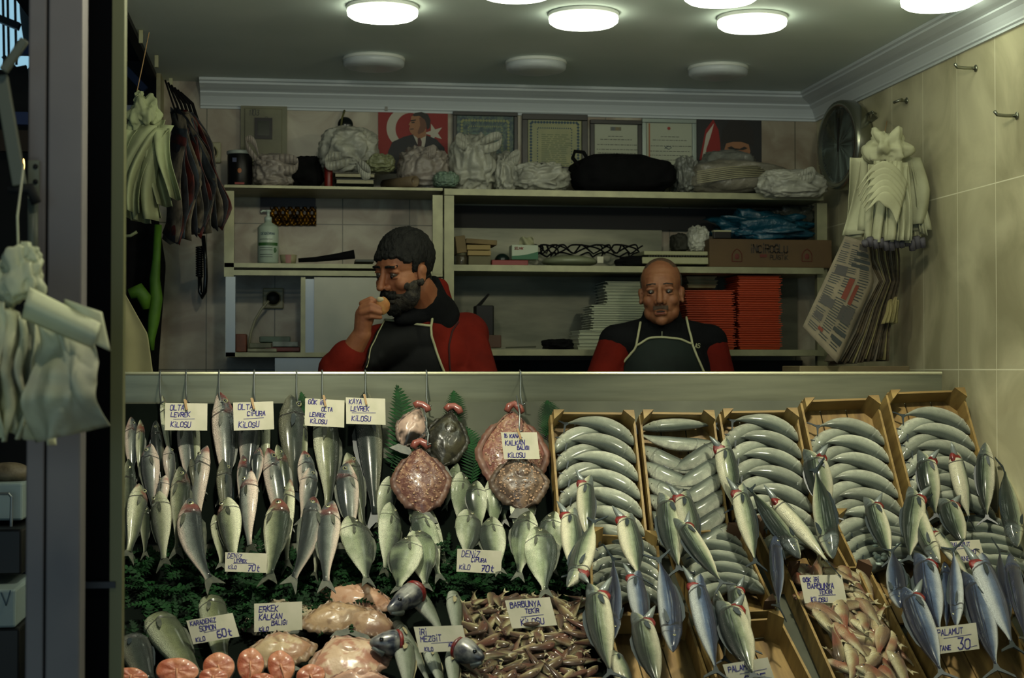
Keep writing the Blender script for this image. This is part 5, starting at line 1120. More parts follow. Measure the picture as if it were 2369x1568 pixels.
def bottle_text(z0, s, txt, mm, nm, w_=None):
    sts, ww = strokes(txt, 0, 0, s, jit=0, slant=0); m_ = M()
    for pl in sts: ribbons(m_, pl, lambda a, b: Vector((p.x+.0406*math.sin((a-ww/2)/.0406), p.y-.0406*math.cos((a-ww/2)/.0406), zm+z0+b)), s*.14)
    prt(t, nm, m_, mm)
bottle_text(H1*.74, .010, 'DESDERMAN', m_inkb, 'label_text')
m_ = M(); m_.grid(lambda u, v: Vector((p.x+.0404*math.sin((u-.5)*2.2), p.y-.0404*math.cos((u-.5)*2.2), zm+H1*(.46+.08*v))), 16, 1); prt(t, 'label_band', m_, m_g)
m_ = M(); 
for fz in (.62, .40, .34, .22, .16): m_.grid(lambda u, v: Vector((p.x+.0405*math.sin((u-.5)*1.3-.2), p.y-.0405*math.cos((u-.5)*1.3-.2), zm+H1*fz+.0018*v)), 10, 1)
prt(t, 'label_lines', m_, m_ink)
prt(t, 'label_disc', M().ell((p.x+.026, p.y-.031, zm+H1*.34), (.007, .003, .010), None, 10, 6), m_g)
p = atY(667, 605, YT-.08); t = thing('cup', (p.x, p.y, zm), 'small white cup with pink stripe beside the pump bottle', 'cup')
prt(t, 'cup_body', M().lathe([(.001, 0), (.028, 0), (.033, .034), (.030, .034), (.026, .004), (.001, .004)], 24, (p.x, p.y, zm)), mat('cup_white', (.56, .54, .42), .5), smooth=True)
prt(t, 'stripe', M().grid(lambda u, v: Vector((p.x+(.0285+.0045*v)*math.sin((u-.5)*.7), p.y-(.0287+.0047*v)*math.cos((u-.5)*.7), zm+.001+.032*v)), 6, 3), mat('cup_pink', (.60, .42, .40), .5))
m_ = M(); pts = [atY(x, y, YT-.06) for x, y in ((690, 602), (730, 600), (780, 594), (820, 588))]; m_.tube(pts, [.008, .010, .014, .018], 10)
tag(m_.build('umbrella', m_black, None, True), 'folded black umbrella lying on the left middle shelf', 'umbrella')
tag(bx(822, 600, 866, 606, YT-.1, YT+.03).build('notebook', m_cov, None, bevel=.002), 'thin notebook lying beside the folded umbrella', 'notebook')
m_gold = mat('gold_foil', (.46, .32, .06), .25, .85, c2=(.10, .07, .02), scale=40, bump=.8)
m_ = M(); m_.grid(lambda u, v: atY(625+107*u, 478+44*v, YW-.01+.006*math.sin(u*40)*math.cos(v*9)), 60, 12)
t = tag(bx(602, 446, 730, 496, YW-.008, YW-.002).build('calendar', mat('calendar_dark', (.14, .09, .11), .45, c2=(.07, .07, .10), scale=8), None), 'dark wall hanging with a shiny gold foil lower edge inside the left shelf', 'wall hanging')
q = m_.build('gold_edge', m_gold, None, True, solid=.001); q.parent = t
# middle shelf, right unit
zm2 = ZR2+.001
def onsh(px0, py0, px1, nm, lb, cat, mm, y0=YS+.05, y1=YS+.2, z=None, group=None, bev=.002):
    a = atY(px0, py0, y0); b = atY(px1, py0, y0); z = zm2 if z is None else z
    return tag(M().box(((a.x+b.x)/2, (y0+y1)/2, (a.z+z)/2), (b.x-a.x, y1-y0, a.z-z)).build(nm, mm, None, bevel=bev), lb, cat, group)
m_kr = mat('kraft_box', (.44, .37, .22), .7, c2=(.36, .30, .18), scale=12)
def stackbox(px0, py0, px1, py1, nm, lb, cat, mm, y0=YS+.05, y1=YS+.2, rot=0):
    a = atY(px0, py0, y0); b = atY(px1, py1, y0); R = Matrix.Rotation(rot, 3, 'Y')
    return tag(M().box(((a.x+b.x)/2, (y0+y1)/2, (a.z+b.z)/2), (b.x-a.x, y1-y0, a.z-b.z), R).build(nm, mm, None, bevel=.002), lb, cat)
stackbox(1084, 592, 1136, 613, 'box', 'grey brown carton lowest in the small stack on the right middle shelf', 'box', mat('grey_carton', (.36, .34, .24), .7))
stackbox(1082, 579, 1136, 591, 'box', 'yellowish carton, second in the small stack', 'box', mat('pale_carton', (.56, .48, .30), .7))
stackbox(1080, 566, 1135, 578, 'box', 'yellowish carton, third in the small stack', 'box', mat('pale_carton2', (.54, .46, .28), .7))
stackbox(1078, 553, 1150, 565, 'box', 'brown slanted carton topmost on the small stack', 'box', m_kr, rot=.06)
stackbox(1055, 545, 1078, 585, 'box', 'upright brown box against the shelf post', 'box', m_kr, rot=-.12)
p = atY(1068, 610, YS+.08); t = thing('glass_jar', (p.x, p.y, zm2), 'small glass jar beside the shelf post', 'jar')
prt(t, 'jar_body', M().lathe([(.001, 0), (.022, 0), (.024, .006), (.024, .036), (.019, .042)], 18, (p.x, p.y, zm2)), mat('jar_glass', (.30, .28, .22), .1, alpha=.7), smooth=True)
prt(t, 'lid', M().lathe([(.020, .042), (.020, .052), (.001, .053)], 18, (p.x, p.y, zm2)), m_sh, smooth=True)
p = atY(1162, 605, YS+.12); tag(M().ell((p.x, p.y, zm2+.026), (.030, .030, .026), None, 20, 12).build('ball_of_film', mat('dark_green_roll', (.06, .12, .11), .3), None, True), 'dark green round roll left of the tissue box', 'roll')
onsh(1138, 601, 1222, 'tray', 'flat red tray under the tissue box', 'tray', mat('red_tray', (.46, .08, .04), .4), YS+.03, YS+.14)
t = thing('tissue_box', (atY(1214, 600, YS+.05).x, YS+.05, zm2+.012), 'white and green tissue box with a tissue sticking out', 'tissue box')
prt(t, 'carton', bx(1184, 566, 1245, 600, YS+.05, YS+.13), mat('tissue_white', (.64, .68, .60), .5), bevel=.002)
prt(t, 'green_wave', pxpoly([(1184, 592), (1200, 591), (1222, 588), (1245, 582), (1245, 600), (1184, 600)], YS+.0485, .001), mat('tissue_green', (.05, .34, .20), .5))
sts, _ = strokes('SELPAK', 0, 0, .012, slant=.2); m_ = M(); o_ = atY(1190, 577, YS+.0485)
for pl in sts: ribbons(m_, pl, lambda a, b: Vector((o_.x+a*.8, o_.y, o_.z+b*.8)), .0022)
prt(t, 'lettering', m_, mat('print_red', (.5, .08, .06), .5))
m_ = M(); m_.grid(lambda u, v: atY(1200+36*u-6*v*(u-.5), 567-19*v*(1-.5*(u-.5)**2)-2*math.sin(u*9), YS+.09+.012*math.sin(u*7+v*3)), 14, 6); prt(t, 'tissue', m_, mat('tissue_paper', (.58, .58, .46), .8), smooth=True, solid=.001)
p = atY(1318, 606, YS+.10); tag(M().lathe([(.001, .002), (.07, .002), (.105, .012), (.112, .020), (.10, .032), (.06, .042), (.001, .046)], 36, (p.x, p.y, zm2)).build('dish_cover', mat('dish_plastic', (.48, .50, .40), .35), None, True), 'oval translucent dish lying upside down on the right middle shelf', 'dish')
random.seed(31)
for (x0_, x1_, lb) in [(1240, 1290, 'tangle of black cable right of the tissue box'), (1280, 1400, 'looped black cable over the upside down dish'), (1390, 1480, 'black cable trailing towards the drawer tray')]:
    m_ = M()
    for k in range(4):
        pts = []
        for i in range(22):
            f = i/21; px = x0_+(x1_-x0_)*(f if k % 2 else 1-f)+8*math.sin(f*9+k); py = 602-(14+22*abs(math.sin(f*PI*(1+k*.5)+k)))*(1 if k < 3 else .5); pts.append(atY(px, py, YS+.17+.01*k))
        m_.tube(pts, .0034, 6)
    tag(m_.build('cable', m_black, None, True), lb, 'cable')
tag(bx(1382, 593, 1396, 608, YS+.04, YS+.042).build('cable_tag', m_card, None), 'white paper tag on the black cable', 'tag')
cloth_lump(1420, 594, 1520, 614, YS+.10, 23, 'cloth', 'black cloth crumpled below the grey drawer tray', 'cloth', m_black, .12, zm2)
t = thing('drawer_tray', (atY(1560, 610, YS+.05).x, YS+.05, zm2), 'off white stained plastic tray with a slotted edge above the bald man', 'tray')
m_tr2 = mat('stained_white', (.60, .60, .46), .5, c2=(.46, .42, .28), scale=6, thr=(.55, .7))
prt(t, 'lower_body', bx(1486, 594, 1640, 611, YS+.04, YS+.22), m_tr2, bevel=.003); prt(t, 'upper_body', bx(1490, 580, 1638, 591, YS+.045, YS+.22), m_tr2, bevel=.003)
m_ = M(); 
for i in range(22): m_.add([tuple(atY(1500+6.2*i, 591, YS+.042)), tuple(atY(1503.5+6.2*i, 591, YS+.042)), tuple(atY(1503.5+6.2*i, 594, YS+.042)), tuple(atY(1500+6.2*i, 594, YS+.042))], [(0, 1, 2, 3)])
prt(t, 'slots', m_, m_blackp)
cloth_lump(1552, 540, 1592, 584, YS+.16, 25, 'cloth', 'dark upright bundle on the drawer tray', 'cloth', mat('olive_dark', (.14, .14, .10), .8), .1)
bag(1588, 522, 1640, 582, YS+.13, 26.2, 'small white plastic bag between the drawer tray and the cardboard box', m_bag, .1, None, (), group=None)
t = thing('cardboard_box', (atY(1790, 610, YS+.02).x, YS+.02, zm2), 'long brown cardboard box printed with letters on the right middle shelf', 'cardboard box')
ca = atY(1641, 552, YS+.02); cb_ = atY(1925, 615, YS+.02)
prt(t, 'carton', M().box(((ca.x+cb_.x)/2, YS+.17, (ca.z+zm2)/2), (cb_.x-ca.x, .30, ca.z-zm2)), mat('brown_cardboard', (.33, .25, .14), .75, c2=(.28, .21, .12), scale=5), bevel=.003)
m_pr = mat('box_print_dark', (.16, .13, .10), .7); m_prr = mat('box_print_red', (.34, .12, .08), .7)
def boxtext(txt, px, py, h_, mm, nm, slant=0, wd=.16):
    sts, _ = strokes(txt, 0, 0, h_, jit=0, slant=slant); m_ = M(); o_ = atY(px, py, YS+.0185)
    for pl in sts: ribbons(m_, pl, lambda a, b: Vector((o_.x+a, o_.y, o_.z+b)), h_*wd)
    prt(t, nm, m_, mm)
boxtext('İNCİROĞLU', 1737, 584, .030, m_pr, 'lettering'); boxtext('PLASTİK', 1782, 600, .018, m_pr, 'lettering'); boxtext('WWW', 1748, 612, .007, m_prr, 'lettering')
prt(t, 'red_block', bx(1758, 588, 1774, 595, YS+.0175, YS+.0185), m_prr)
for x_ in (1690, 1852):
    m_ = M(); o_ = atY(x_+15, 600, YS+.0185); m_.tube([(o_.x-.02, o_.y, o_.z-.008), (o_.x-.02, o_.y, o_.z+.02), (o_.x-.012, o_.y, o_.z+.034), (o_.x, o_.y, o_.z+.042), (o_.x+.012, o_.y, o_.z+.034), (o_.x+.02, o_.y, o_.z+.02), (o_.x+.02, o_.y, o_.z-.008), (o_.x-.02, o_.y, o_.z-.008)], .0016, 5); m_.ell((o_.x, o_.y, o_.z+.012), (.010, .001, .012), None, 8, 5); prt(t, 'emblem', m_, m_prr)
cloth_lump(1650, 492, 1882, 566, YS+.15, 27, 'blue_plastic_bag', 'crumpled bright blue plastic bag on the cardboard box', 'plastic bag', plasmat('blue_plastic', (.08, .30, .38), 1.0), .24, ca.z+.0, amp=.45, sx=lambda x: 1-.40*max(0, x))
cloth_lump(1770, 478, 1880, 530, YS+.22, 28, 'plastic_bag', 'clear crumpled plastic film behind the blue bag', 'plastic bag', plasmat('clear_film', (.34, .36, .32), .6), .14, ca.z+.01, amp=.5)
t = tag(bx(1652, 534, 1692, 552, YS+.03, YS+.06).build('phone_box', m_blackp, None, bevel=.003), 'small dark box with a pale rim lying in front of the blue bag', 'box')
q = bx(1651, 532, 1692, 536, YS+.029, YS+.061).build('rim', m_tr2, None); q.parent = t
# lower shelf: trays
z3 = ZR3+.001
m_or = mat('orange_plastic', (.66, .24, .11), .45); m_foam = mat('clear_tray', (.74, .76, .66), .15, alpha=.9, coat=.6)
def tray_mesh(W_, D_, h_, lip):
    m_ = M(); pr = [(-.5+.06, .001), (-.5+.02, h_), (-.5, h_)]
    def ring(s, z): return [(-W_/2*s, -D_/2*s, z), (W_/2*s, -D_/2*s, z), (W_/2*s, D_/2*s, z), (-W_/2*s, D_/2*s, z)]
    R_ = [ring(.88, 0), ring(.93, h_), ring(1.0, h_), ring(1.0, h_-.003), ring(.94, h_-.0034), ring(.885, -.0012)]
    for r in R_: m_.v += r
    for i in range(5):
        for j in range(4): m_.f.append((i*4+j, i*4+(j+1) % 4, (i+1)*4+(j+1) % 4, (i+1)*4+j))
    m_.f.append((3, 2, 1, 0)); m_.f.append((20, 21, 22, 23)); return m_
NTH = lambda k, n: 'topmost' if k == n-1 else ('lowest' if k == 0 else f'{k+1}'+{1: 'st', 2: 'nd', 3: 'rd'}.get((k+1) % 10 if (k+1)//10 != 1 else 0, 'th')+' from the bottom')
def stack(px0, px1, py0, n, Y, mm, what, where, grp, D_=.20, skew=0, z=None):
    a = atY(px0, 700, Y); b = atY(px1, 700, Y); W_ = b.x-a.x; z = z3 if z is None else z; top = atY(px0, py0, Y).z; dz = (top-z-.014)/max(1, n-1); src = None
    for k in range(n):
        if src is None: o = src = tray_mesh(W_, D_, .014, .004).build('plastic_tray', mm, None)
        else: o = src.copy(); COL.objects.link(o)
        o.location = ((a.x+b.x)/2+rnd(-.005, .005)+skew*k*dz, Y+D_/2+rnd(-.003, .003), z+k*dz+.0015); o.rotation_euler = (rnd(-.01, .01), rnd(-.006, .006), rnd(-.01, .01))
        tag(o, f'{what}, {NTH(k, n)} in {where}', 'tray', grp)
stack(1707, 1808, 638, 32, YS+.04, m_or, 'orange plastic tray', 'the taller right stack', 'orange trays in the taller stack')
stack(1590, 1704, 672, 25, YS+.03, m_or, 'orange plastic tray', 'the shorter stack beside the bald man', 'orange trays in the shorter stack', skew=-.05)
stack(1398, 1560, 652, 12, YS+.12, m_foam, 'clear plastic tray', 'the back pile behind the bald man', 'clear trays in the back pile', z=z3+.12)
stack(1366, 1530, 706, 18, YS+.05, m_foam, 'clear plastic tray', 'the middle pile behind the bald man', 'clear trays in the middle pile', z=z3+.0)
stack(1590, 1660, 640, 3, YS+.16, m_tr2, 'grey white tray', 'the small pile over the orange stack', 'grey trays behind the orange stack', z=z3+.25)
stack(1338, 1400, 765, 5, YS+.03, m_foam, 'clear plastic tray', 'the low pile left of the bald man', 'clear trays in the low front pile')
t = thing('cordless_phone', (atY(1125, 800, YS+.1).x, YS+.1, z3), 'black device with a leaning antenna behind the eating man shoulder', 'device')
prt(t, 'body', bx(1100, 706, 1143, 800, YS+.1, YS+.18), m_blackp, bevel=.005); prt(t, 'antenna', M().tube([atY(1103, 712, YS+.12), atY(1118, 695, YS+.12), atY(1131, 680, YS+.12)], [.008, .006, .004], 8), m_blackp)
tag(bx(1128, 775, 1160, 804, YS+.03, YS+.10).build('box', mat('brown_box', (.26, .16, .09), .6), None, bevel=.003), 'small brown box in front of the black device', 'box')
tag(cloth_lump(1252, 784, 1328, 806, YS+.06, 33, 'gloves', 'black crumpled glove on the lower shelf', 'glove', m_black, .1, z3), 'black crumpled glove on the lower shelf', 'glove')
tag(M().tube([atY(1170, 804, YS+.05), atY(1240, 802, YS+.05)], .003, 6).build('knife', m_steeld, None), 'thin knife lying on the lower shelf between the men', 'knife')
tag(M().tube([atY(1050, 806, YS-.02), atY(1052, 806, YS-.02)], .002, 5).build('peg', m_clip, None), 'tiny peg at the shelf post', 'peg') if 0 else None
t = tag(bx(1850, 846, 2105, 866, 5.32, 5.52).build('foam_box', mat('beige_board', (.44, .40, .28), .7, c2=(.40, .34, .24), scale=4), None, bevel=.003), 'flat beige board lying behind the right end of the splash panel', 'board')
# ================================================================ RIGHT WALL: dial scale, hooks, paper and newspaper bundles
m_chr = mat('chrome', (.55, .56, .50), .25, .9); m_dial = mat('dial_face', (.50, .56, .54), .5, c2=(.44, .50, .48), scale=8)
p = atX(1960, 335, XR-.03); Rd = Matrix.Rotation(-PI/2, 3, 'Y')
dc = atX(1975, 338, XR-.02); rr_ = (atY(1975, 236, dc.y).z-atY(1975, 442, dc.y).z)/2
Rd = Vector((-1, -.13, 0)).to_track_quat('Z', 'Y').to_matrix(); dcn = dc+Vector((-.05, -.02, 0))
t = thing('dial_scale', dcn, 'large round dial scale with chrome rim hanging at the right wall', 'scale')
prt(t, 'case', M().lathe([(.001, -.05), (rr_*.9, -.05), (rr_*1.0, -.02), (rr_*1.0, .015), (rr_*.97, .028), (rr_*.86, .030), (rr_*.84, .018)], 56, dcn, Rd), m_chr, smooth=True)
prt(t, 'dial', M().lathe([(rr_*.85, .014), (rr_*.85, .018), (.001, .018)], 48, dcn, Rd), m_dial)
m_ = M()
for i in range(60):
    a = 2*PI*i/60; r0, r1_ = rr_*(.70 if i % 5 == 0 else .75), rr_*.80; c_, s_ = math.cos(a), math.sin(a)
    m_.bar(dcn+Rd @ Vector((r0*c_, r0*s_, .0195)), dcn+Rd @ Vector((r1_*c_, r1_*s_, .0195)), .002, .001, Rd @ Vector((0, 0, 1)))
prt(t, 'scale_marks', m_, m_ink)
prt(t, 'needle', M().bar(dcn+Rd @ Vector((0, -rr_*.15, .022)), dcn+Rd @ Vector((0, rr_*.6, .022)), .008, .002, Rd @ Vector((0, 0, 1))), m_blackp)
for (px, py, lb) in [(2245, 158, 'upper one on the tiled wall'), (2085, 233, 'one above the white paper bundle'), (2340, 268, 'rightmost one near the photo edge')]:
    p = atX(px+14, py, XR); m_ = M()
    if px == 2085: m_.tube([p+Vector((-.0, 0, 0)), p+Vector((-.03, 0, 0)), p+Vector((-.05, 0, -.008)), p+Vector((-.055, -.02, -.010)), p+Vector((-.045, -.035, -.006)), p+Vector((-.03, -.025, 0))], .005, 8)
    else: m_.tube([p, p+Vector((-.04, 0, .0)), p+Vector((-.065, 0, .002)), p+Vector((-.075, -.004, .012))], .0055, 8)
    m_.ell(p+Vector((-.003, 0, 0)), (.004, .012, .012), None, 12, 8)
    tag(m_.build('wall_hook', m_chr, None, True), 'chrome screw hook, '+lb, 'hook', 'hooks in the tiled wall')
m_ = M()
for k in range(9):
    x_ = 1996+k*4; m_.tube([atX(2030, 258, XR-.02)+Vector((-.02, 0, .0)), atY(x_+12, 262+k, 5.86), atY(x_-4, 290+2*k, 5.84), atY(x_-2-k, 318+k, 5.84), atY(x_+8, 322, 5.85), atY(x_+16, 290, 5.86), atX(2032, 262, XR-.02)+Vector((-.02, 0, 0))], .0030, 6)
tag(m_.build('hook_bunch', m_chr, None, True), 'bunch of bent wire hooks hanging between the dial scale and the paper bundle', 'hooks')
m_pap = mat('white_wrapping_paper', (.68, .68, .56), .75, c2=(.58, .58, .47), scale=7, bump=.15, bscale=40); m_papg = mat('greenish_paper', (.60, .64, .48), .75, c2=(.46, .48, .36), scale=6, bump=.2, bscale=30)
def pxs(pts, Y): return [atY(x, y, Y) for x, y in pts]
def sheets(t, top, bot0, bot1, n, Ya, Yb, mm, seed, nm='paper', fold=.010, flare=.62, bow=0, fr=(1.2, 2.6), tsp=6):
    """n thin sheets gathered at 'top' and fanning to the line bot0..bot1 (pixels)"""
    random.seed(seed)
    for k in range(n):
        f = (k+.5)/n; Y = Ya+(Yb-Ya)*f; tx_ = top[0]+(f-.5)*2*tsp+rnd(-5, 5); tp_ = atY(tx_, top[1]+abs(f-.5)*tsp*.8+rnd(-4, 4), (Ya+Yb)/2); tw_ = tsp*.5/FP*5.3
        b0_ = (bot0[0]+(bot1[0]-bot0[0])*max(0, f-.22-rnd(0, .1)), bot0[1]+(bot1[1]-bot0[1])*f+rnd(-9, 9)); b1_ = (bot0[0]+(bot1[0]-bot0[0])*min(1, f+.22+rnd(0, .1)), bot0[1]+(bot1[1]-bot0[1])*f+rnd(-9, 9))
        ph = rnd(0, 6); fr_ = rnd(*fr)
        def g(u, v, Y=Y, b0_=b0_, b1_=b1_, ph=ph, fr_=fr_, tp_=tp_, tw_=tw_):
            e = atY(b0_[0]+(b1_[0]-b0_[0])*u, b0_[1]+(b1_[1]-b0_[1])*u, Y)
            s = v**flare
            q = Vector((tp_.x+(u-.5)*2*tw_*(1-s)+(e.x-tp_.x)*s, tp_.y+(e.y-tp_.y)*min(1, v*2), tp_.z+(e.z-tp_.z)*v))
            q.y += fold*(.4+v)*math.sin(u*PI*2*fr_+ph+v*1.5)+bow*math.sin(v*PI)
            q.x += fold*.6*math.sin(v*4+ph)
            return q
        prt(t, nm, M().grid(g, 16, 12), mm, smooth=True, solid=.0014)
def ruffle(t, px, py, r, Y, mm, seed, nm='crumpled_top', sy=1.0):
    c = atY(px, py, Y); rw = wpx2m(c, r); m_ = M()
    def f(u, v):
        q = 2*PI*u; ph = PI*v; d = Vector((math.sin(ph)*math.cos(q), math.sin(ph)*math.sin(q), -math.cos(ph)))
        k = 1+.55*noise.noise(d*1.6+Vector((seed, 0, 0)))-.38*abs(noise.noise(Vector((d.x*3.5+seed, d.y*3.5, d.z*1.6))))
        return c+Vector((d.x*rw*k, d.y*rw*.8*k, d.z*rw*k*sy))
    prt(t, nm, m_.grid(f, 60, 40), mm, smooth=True)
Yp = 5.20
c = atY(2050, 440, Yp); t = thing('paper_bundle', c, 'big bundle of white wrapping paper hanging on the right wall', 'paper bundle')
ruffle(t, 2052, 345, 50, Yp, m_pap, 2.0, sy=1.0)
sheets(t, (2050, 345), (1956, 548), (2145, 520), 6, Yp+.09, Yp-.02, m_pap, 51, fold=.016, flare=.7, tsp=60, fr=(.8, 2))
sheets(t, (2060, 370), (2000, 562), (2105, 555), 7, Yp+.0, Yp-.09, m_pap, 52, fold=.012, flare=.7, tsp=40, fr=(1, 3))
sheets(t, (2105, 385), (2100, 555), (2145, 540), 3, Yp+.05, Yp-.03, m_pap, 53, fold=.006)
for k_ in range(6): prt(t, 'folded_edge', M().grid(lambda u, v: atY(1992+4*k_+(108-7*k_)*u-10*v, 425+11*k_-(52-3*k_)*math.sin(u*PI)**.8+(15+22*u)*v+3*math.sin(u*15+k_)*v, Yp-.105-.006*k_-.012*math.sin(u*PI)), 30, 5), m_pap, smooth=True, solid=.002)
prt(t, 'string', M().tube([atX(2052, 280, XR-.01), atY(2046, 310, Yp)], .0018, 5), m_clip)
m_ = M(); [m_.tube([atY(2000+x, 552+rnd(-6, 6), Yp-.05), atY(2004+x, 575+rnd(-8, 6), Yp-.04)], .012, 6) for x in range(0, 140, 12)]
prt(t, 'grey_inner_edges', m_, mat('grey_paper', (.30, .29, .32), .7), smooth=True)
# newspapers
m_news = mat('newsprint', (.52, .48, .40), .8, c2=(.40, .37, .31), scale=9); m_newsd = mat('newsprint_stack', (.36, .31, .22), .8, c2=(.22, .19, .14), scale=14, stretch=(1, 1, 3)); m_newsy = mat('newsprint_yellowed', (.58, .54, .36), .8)
Yn = 5.36
t = thing('newspaper_bundle', atY(1960, 700, Yn), 'bundle of hanging newspapers with a printed page in front, below the white paper bundle', 'newspapers')
PTL, PTR, PR_, PBR, PL_ = (1955, 545), (2010, 562), (2022, 652), (1937, 841), (1857, 755)
def page(u, v):   # u across, v down
    L0 = (PTL[0]+(PL_[0]-PTL[0])*v, PTL[1]+(PL_[1]-PTL[1])*v)
    R0 = (PTR[0]+(PR_[0]-PTR[0])*min(1, v/.38), PTR[1]+(PR_[1]-PTR[1])*min(1, v/.38)) if v < .38 else (PR_[0]+(PBR[0]-PR_[0])*(v-.38)/.62, PR_[1]+(PBR[1]-PR_[1])*(v-.38)/.62)
    return atY(L0[0]+(R0[0]-L0[0])*u, L0[1]+(R0[1]-L0[1])*u, Yn-.10+.02*math.sin(v*3)-.015*math.sin(u*2.5))
prt(t, 'front_page', M().grid(page, 12, 26), m_news, smooth=True, solid=.001)
m_ = M(); mr = M(); mg = M(); random.seed(77)
def onp(u, v, d=.002): q = page(u, v); return q+Vector((0, -d, 0))
for (v0, col) in [(v_/46, c_) for v_ in range(3, 44) for c_ in range(3)]:
    u0 = .07+col*.30
    if random.random() < .12: continue
    m_.add([onp(u0, v0), onp(u0+.25*rnd(.7, 1), v0), onp(u0+.25*rnd(.7, 1), v0+.008), onp(u0, v0+.008)], [(0, 1, 2, 3)])
for (u0, v0, u1, v1) in [(.55, .12, .92, .16), (.50, .19, .95, .225), (.45, .25, .90, .285), (.62, .86, .9, .89), (.60, .80, .92, .83)]: m_.add([onp(u0, v0, .003), onp(u1, v0, .003), onp(u1, v1, .003), onp(u0, v1, .003)], [(0, 1, 2, 3)])
for (u0, v0, u1, v1) in [(.12, .30, .38, .40), (.10, .62, .40, .70), (.62, .04, .9, .10), (.1, .78, .3, .84), (.58, .62, .88, .74)]: mg.add([onp(u0, v0, .0025), onp(u1, v0, .0025), onp(u1, v1, .0025), onp(u0, v1, .0025)], [(0, 1, 2, 3)])
for (u0, v0, u1, v1) in [(.48, .40, .60, .58), (.66, .44, .74, .60), (.30, .88, .42, .91)]: mr.add([onp(u0, v0, .0032), onp(u1, v0, .0032), onp(u1, v1, .0032), onp(u0, v1, .0032)], [(0, 1, 2, 3)])
prt(t, 'print', m_, m_ink); [prt(t, 'photo', M().add([mg.v[i+j] for j in range(4)], [(0, 1, 2, 3)]), mat('print_grey', (.26, .25, .24), .7)) for i in range(0, len(mg.v), 4)]; [prt(t, 'red_print', M().add([mr.v[i+j] for j in range(4)], [(0, 1, 2, 3)]), mat('news_red', (.42, .18, .12), .7)) for i in range(0, len(mr.v), 4)]
for k in range(17):
    f = k/16; x_t = 2004+74*f; x_m = 2030+48*f+rnd(-4, 4); x_l = 1944+112*f**1.1; yb = 842-8*f+rnd(-8, 2)
    pts = [(x_t, 560), (x_t+4, 600), (x_m+4, 650), (x_m-28+18*f, 712), (x_m-50+30*f, 770), (x_l, yb)]
    cur = [atY(x, y, Yn-.06+.08*f) for x, y in pts]
    m_ = M(); m_.grid(lambda u, v: (lambda i, fr: cur[i]+(cur[i+1]-cur[i])*fr)(min(4, int(v*5)), v*5-min(4, int(v*5)))+Vector((-.02*u, .11*u, 0)), 2, 15)
    prt(t, 'newspaper_sheet', m_, m_newsy if k in (5, 9, 15) else (m_newsd if k % 3 else m_news), smooth=True, solid=.0022)
sheets(t, (2070, 690), (2040, 750), (2080, 745), 3, Yn-.04, Yn+.02, m_newsy, 57, fold=.004, nm='torn_paper')
# ================================================================ LEFT SIDE
# white bag bundle and magazines hanging at the ceiling edge
Yl = 5.0
t = thing('bag_bundle', atY(345, 370, Yl), 'bundle of off white paper bags hanging on a string left of the ceiling', 'paper bags')
ruffle(t, 335, 262, 34, Yl, m_papg, 5.0, sy=1.3); ruffle(t, 322, 225, 13, Yl, m_papg, 6.0, sy=1.2)
sheets(t, (340, 275), (282, 505), (365, 515), 4, Yl+.06, Yl-.05, m_papg, 61, nm='paper_bag', fold=.024, flare=.6, tsp=42, fr=(.5, 1.2))
sheets(t, (350, 285), (345, 505), (412, 455), 3, Yl+.04, Yl-.07, m_papg, 62, nm='paper_bag', fold=.022, flare=.6, tsp=38, fr=(.5, 1.2))
sheets(t, (330, 290), (255, 470), (325, 490), 3, Yl+.02, Yl-.06, m_papg, 66, nm='paper_bag', fold=.024, flare=.6, tsp=40, fr=(.5, 1.2))
prt(t, 'string', M().tube([atY(345, 75, 5.1), atY(330, 150, 5.05), atY(316, 215, Yl)], .0016, 5), m_clip)
Ym = 5.75
t = thing('magazine_bundle', atY(440, 420, Ym), 'fan of old magazines and newspapers hanging from dark cords at the left corner', 'newspapers')
mags = [mat('mag%d' % i, c_, .5, c2=tuple(v*.5 for v in c_), scale=20, thr=(.4, .6)) for i, c_ in enumerate([(.44,.40,.33), (.16,.16,.18), (.34,.12,.08), (.22,.25,.27), (.48,.44,.36), (.12,.13,.15)])]
random.seed(15)
for k in range(15):
    f = k/14; top = (398+10*f, 255); b_ = (372+112*f, 545-35*f+rnd(-8, 8)); md = (392+88*f**.8, 400+rnd(-10, 10))
    cur = [atY(x, y, Ym-.03*f) for x, y in (top, ((top[0]+md[0])/2-6+18*f, (top[1]+md[1])/2), md, ((b_[0]+md[0])/2+10*f, (b_[1]+md[1])/2), b_)]
    m_ = M(); m_.grid(lambda u, v: (lambda i, fr: cur[i]+(cur[i+1]-cur[i])*fr)(min(3, int(v*4)), v*4-min(3, int(v*4)))+Vector((.06*u+.012*math.sin(v*9+k), -.10*u, -.03*u+.012*math.sin(u*8+k*2))), 2, 16)
    prt(t, 'magazine', m_, mags[k % 6], smooth=True, solid=.0025)
for k in range(6):
    m_ = M(); x_ = 382+k*7; m_.tube([atY(x_, 185+6*k, Ym-.04), atY(x_+18+2*k, 240, Ym-.05), atY(x_+38+3*k, 300+4*k, Ym-.06), atY(x_+70+2*k, 370+3*k, Ym-.05), atY(480+2*k, 400, Ym)], .0035+.0006*k, 6)
    tag(m_.build('cable', m_black, None, True), 'dark cord running down from the left ceiling corner, '+['first', 'second', 'third', 'fourth', 'fifth', 'thickest'][k]+' from the left', 'cable', 'dark cords at the left corner')
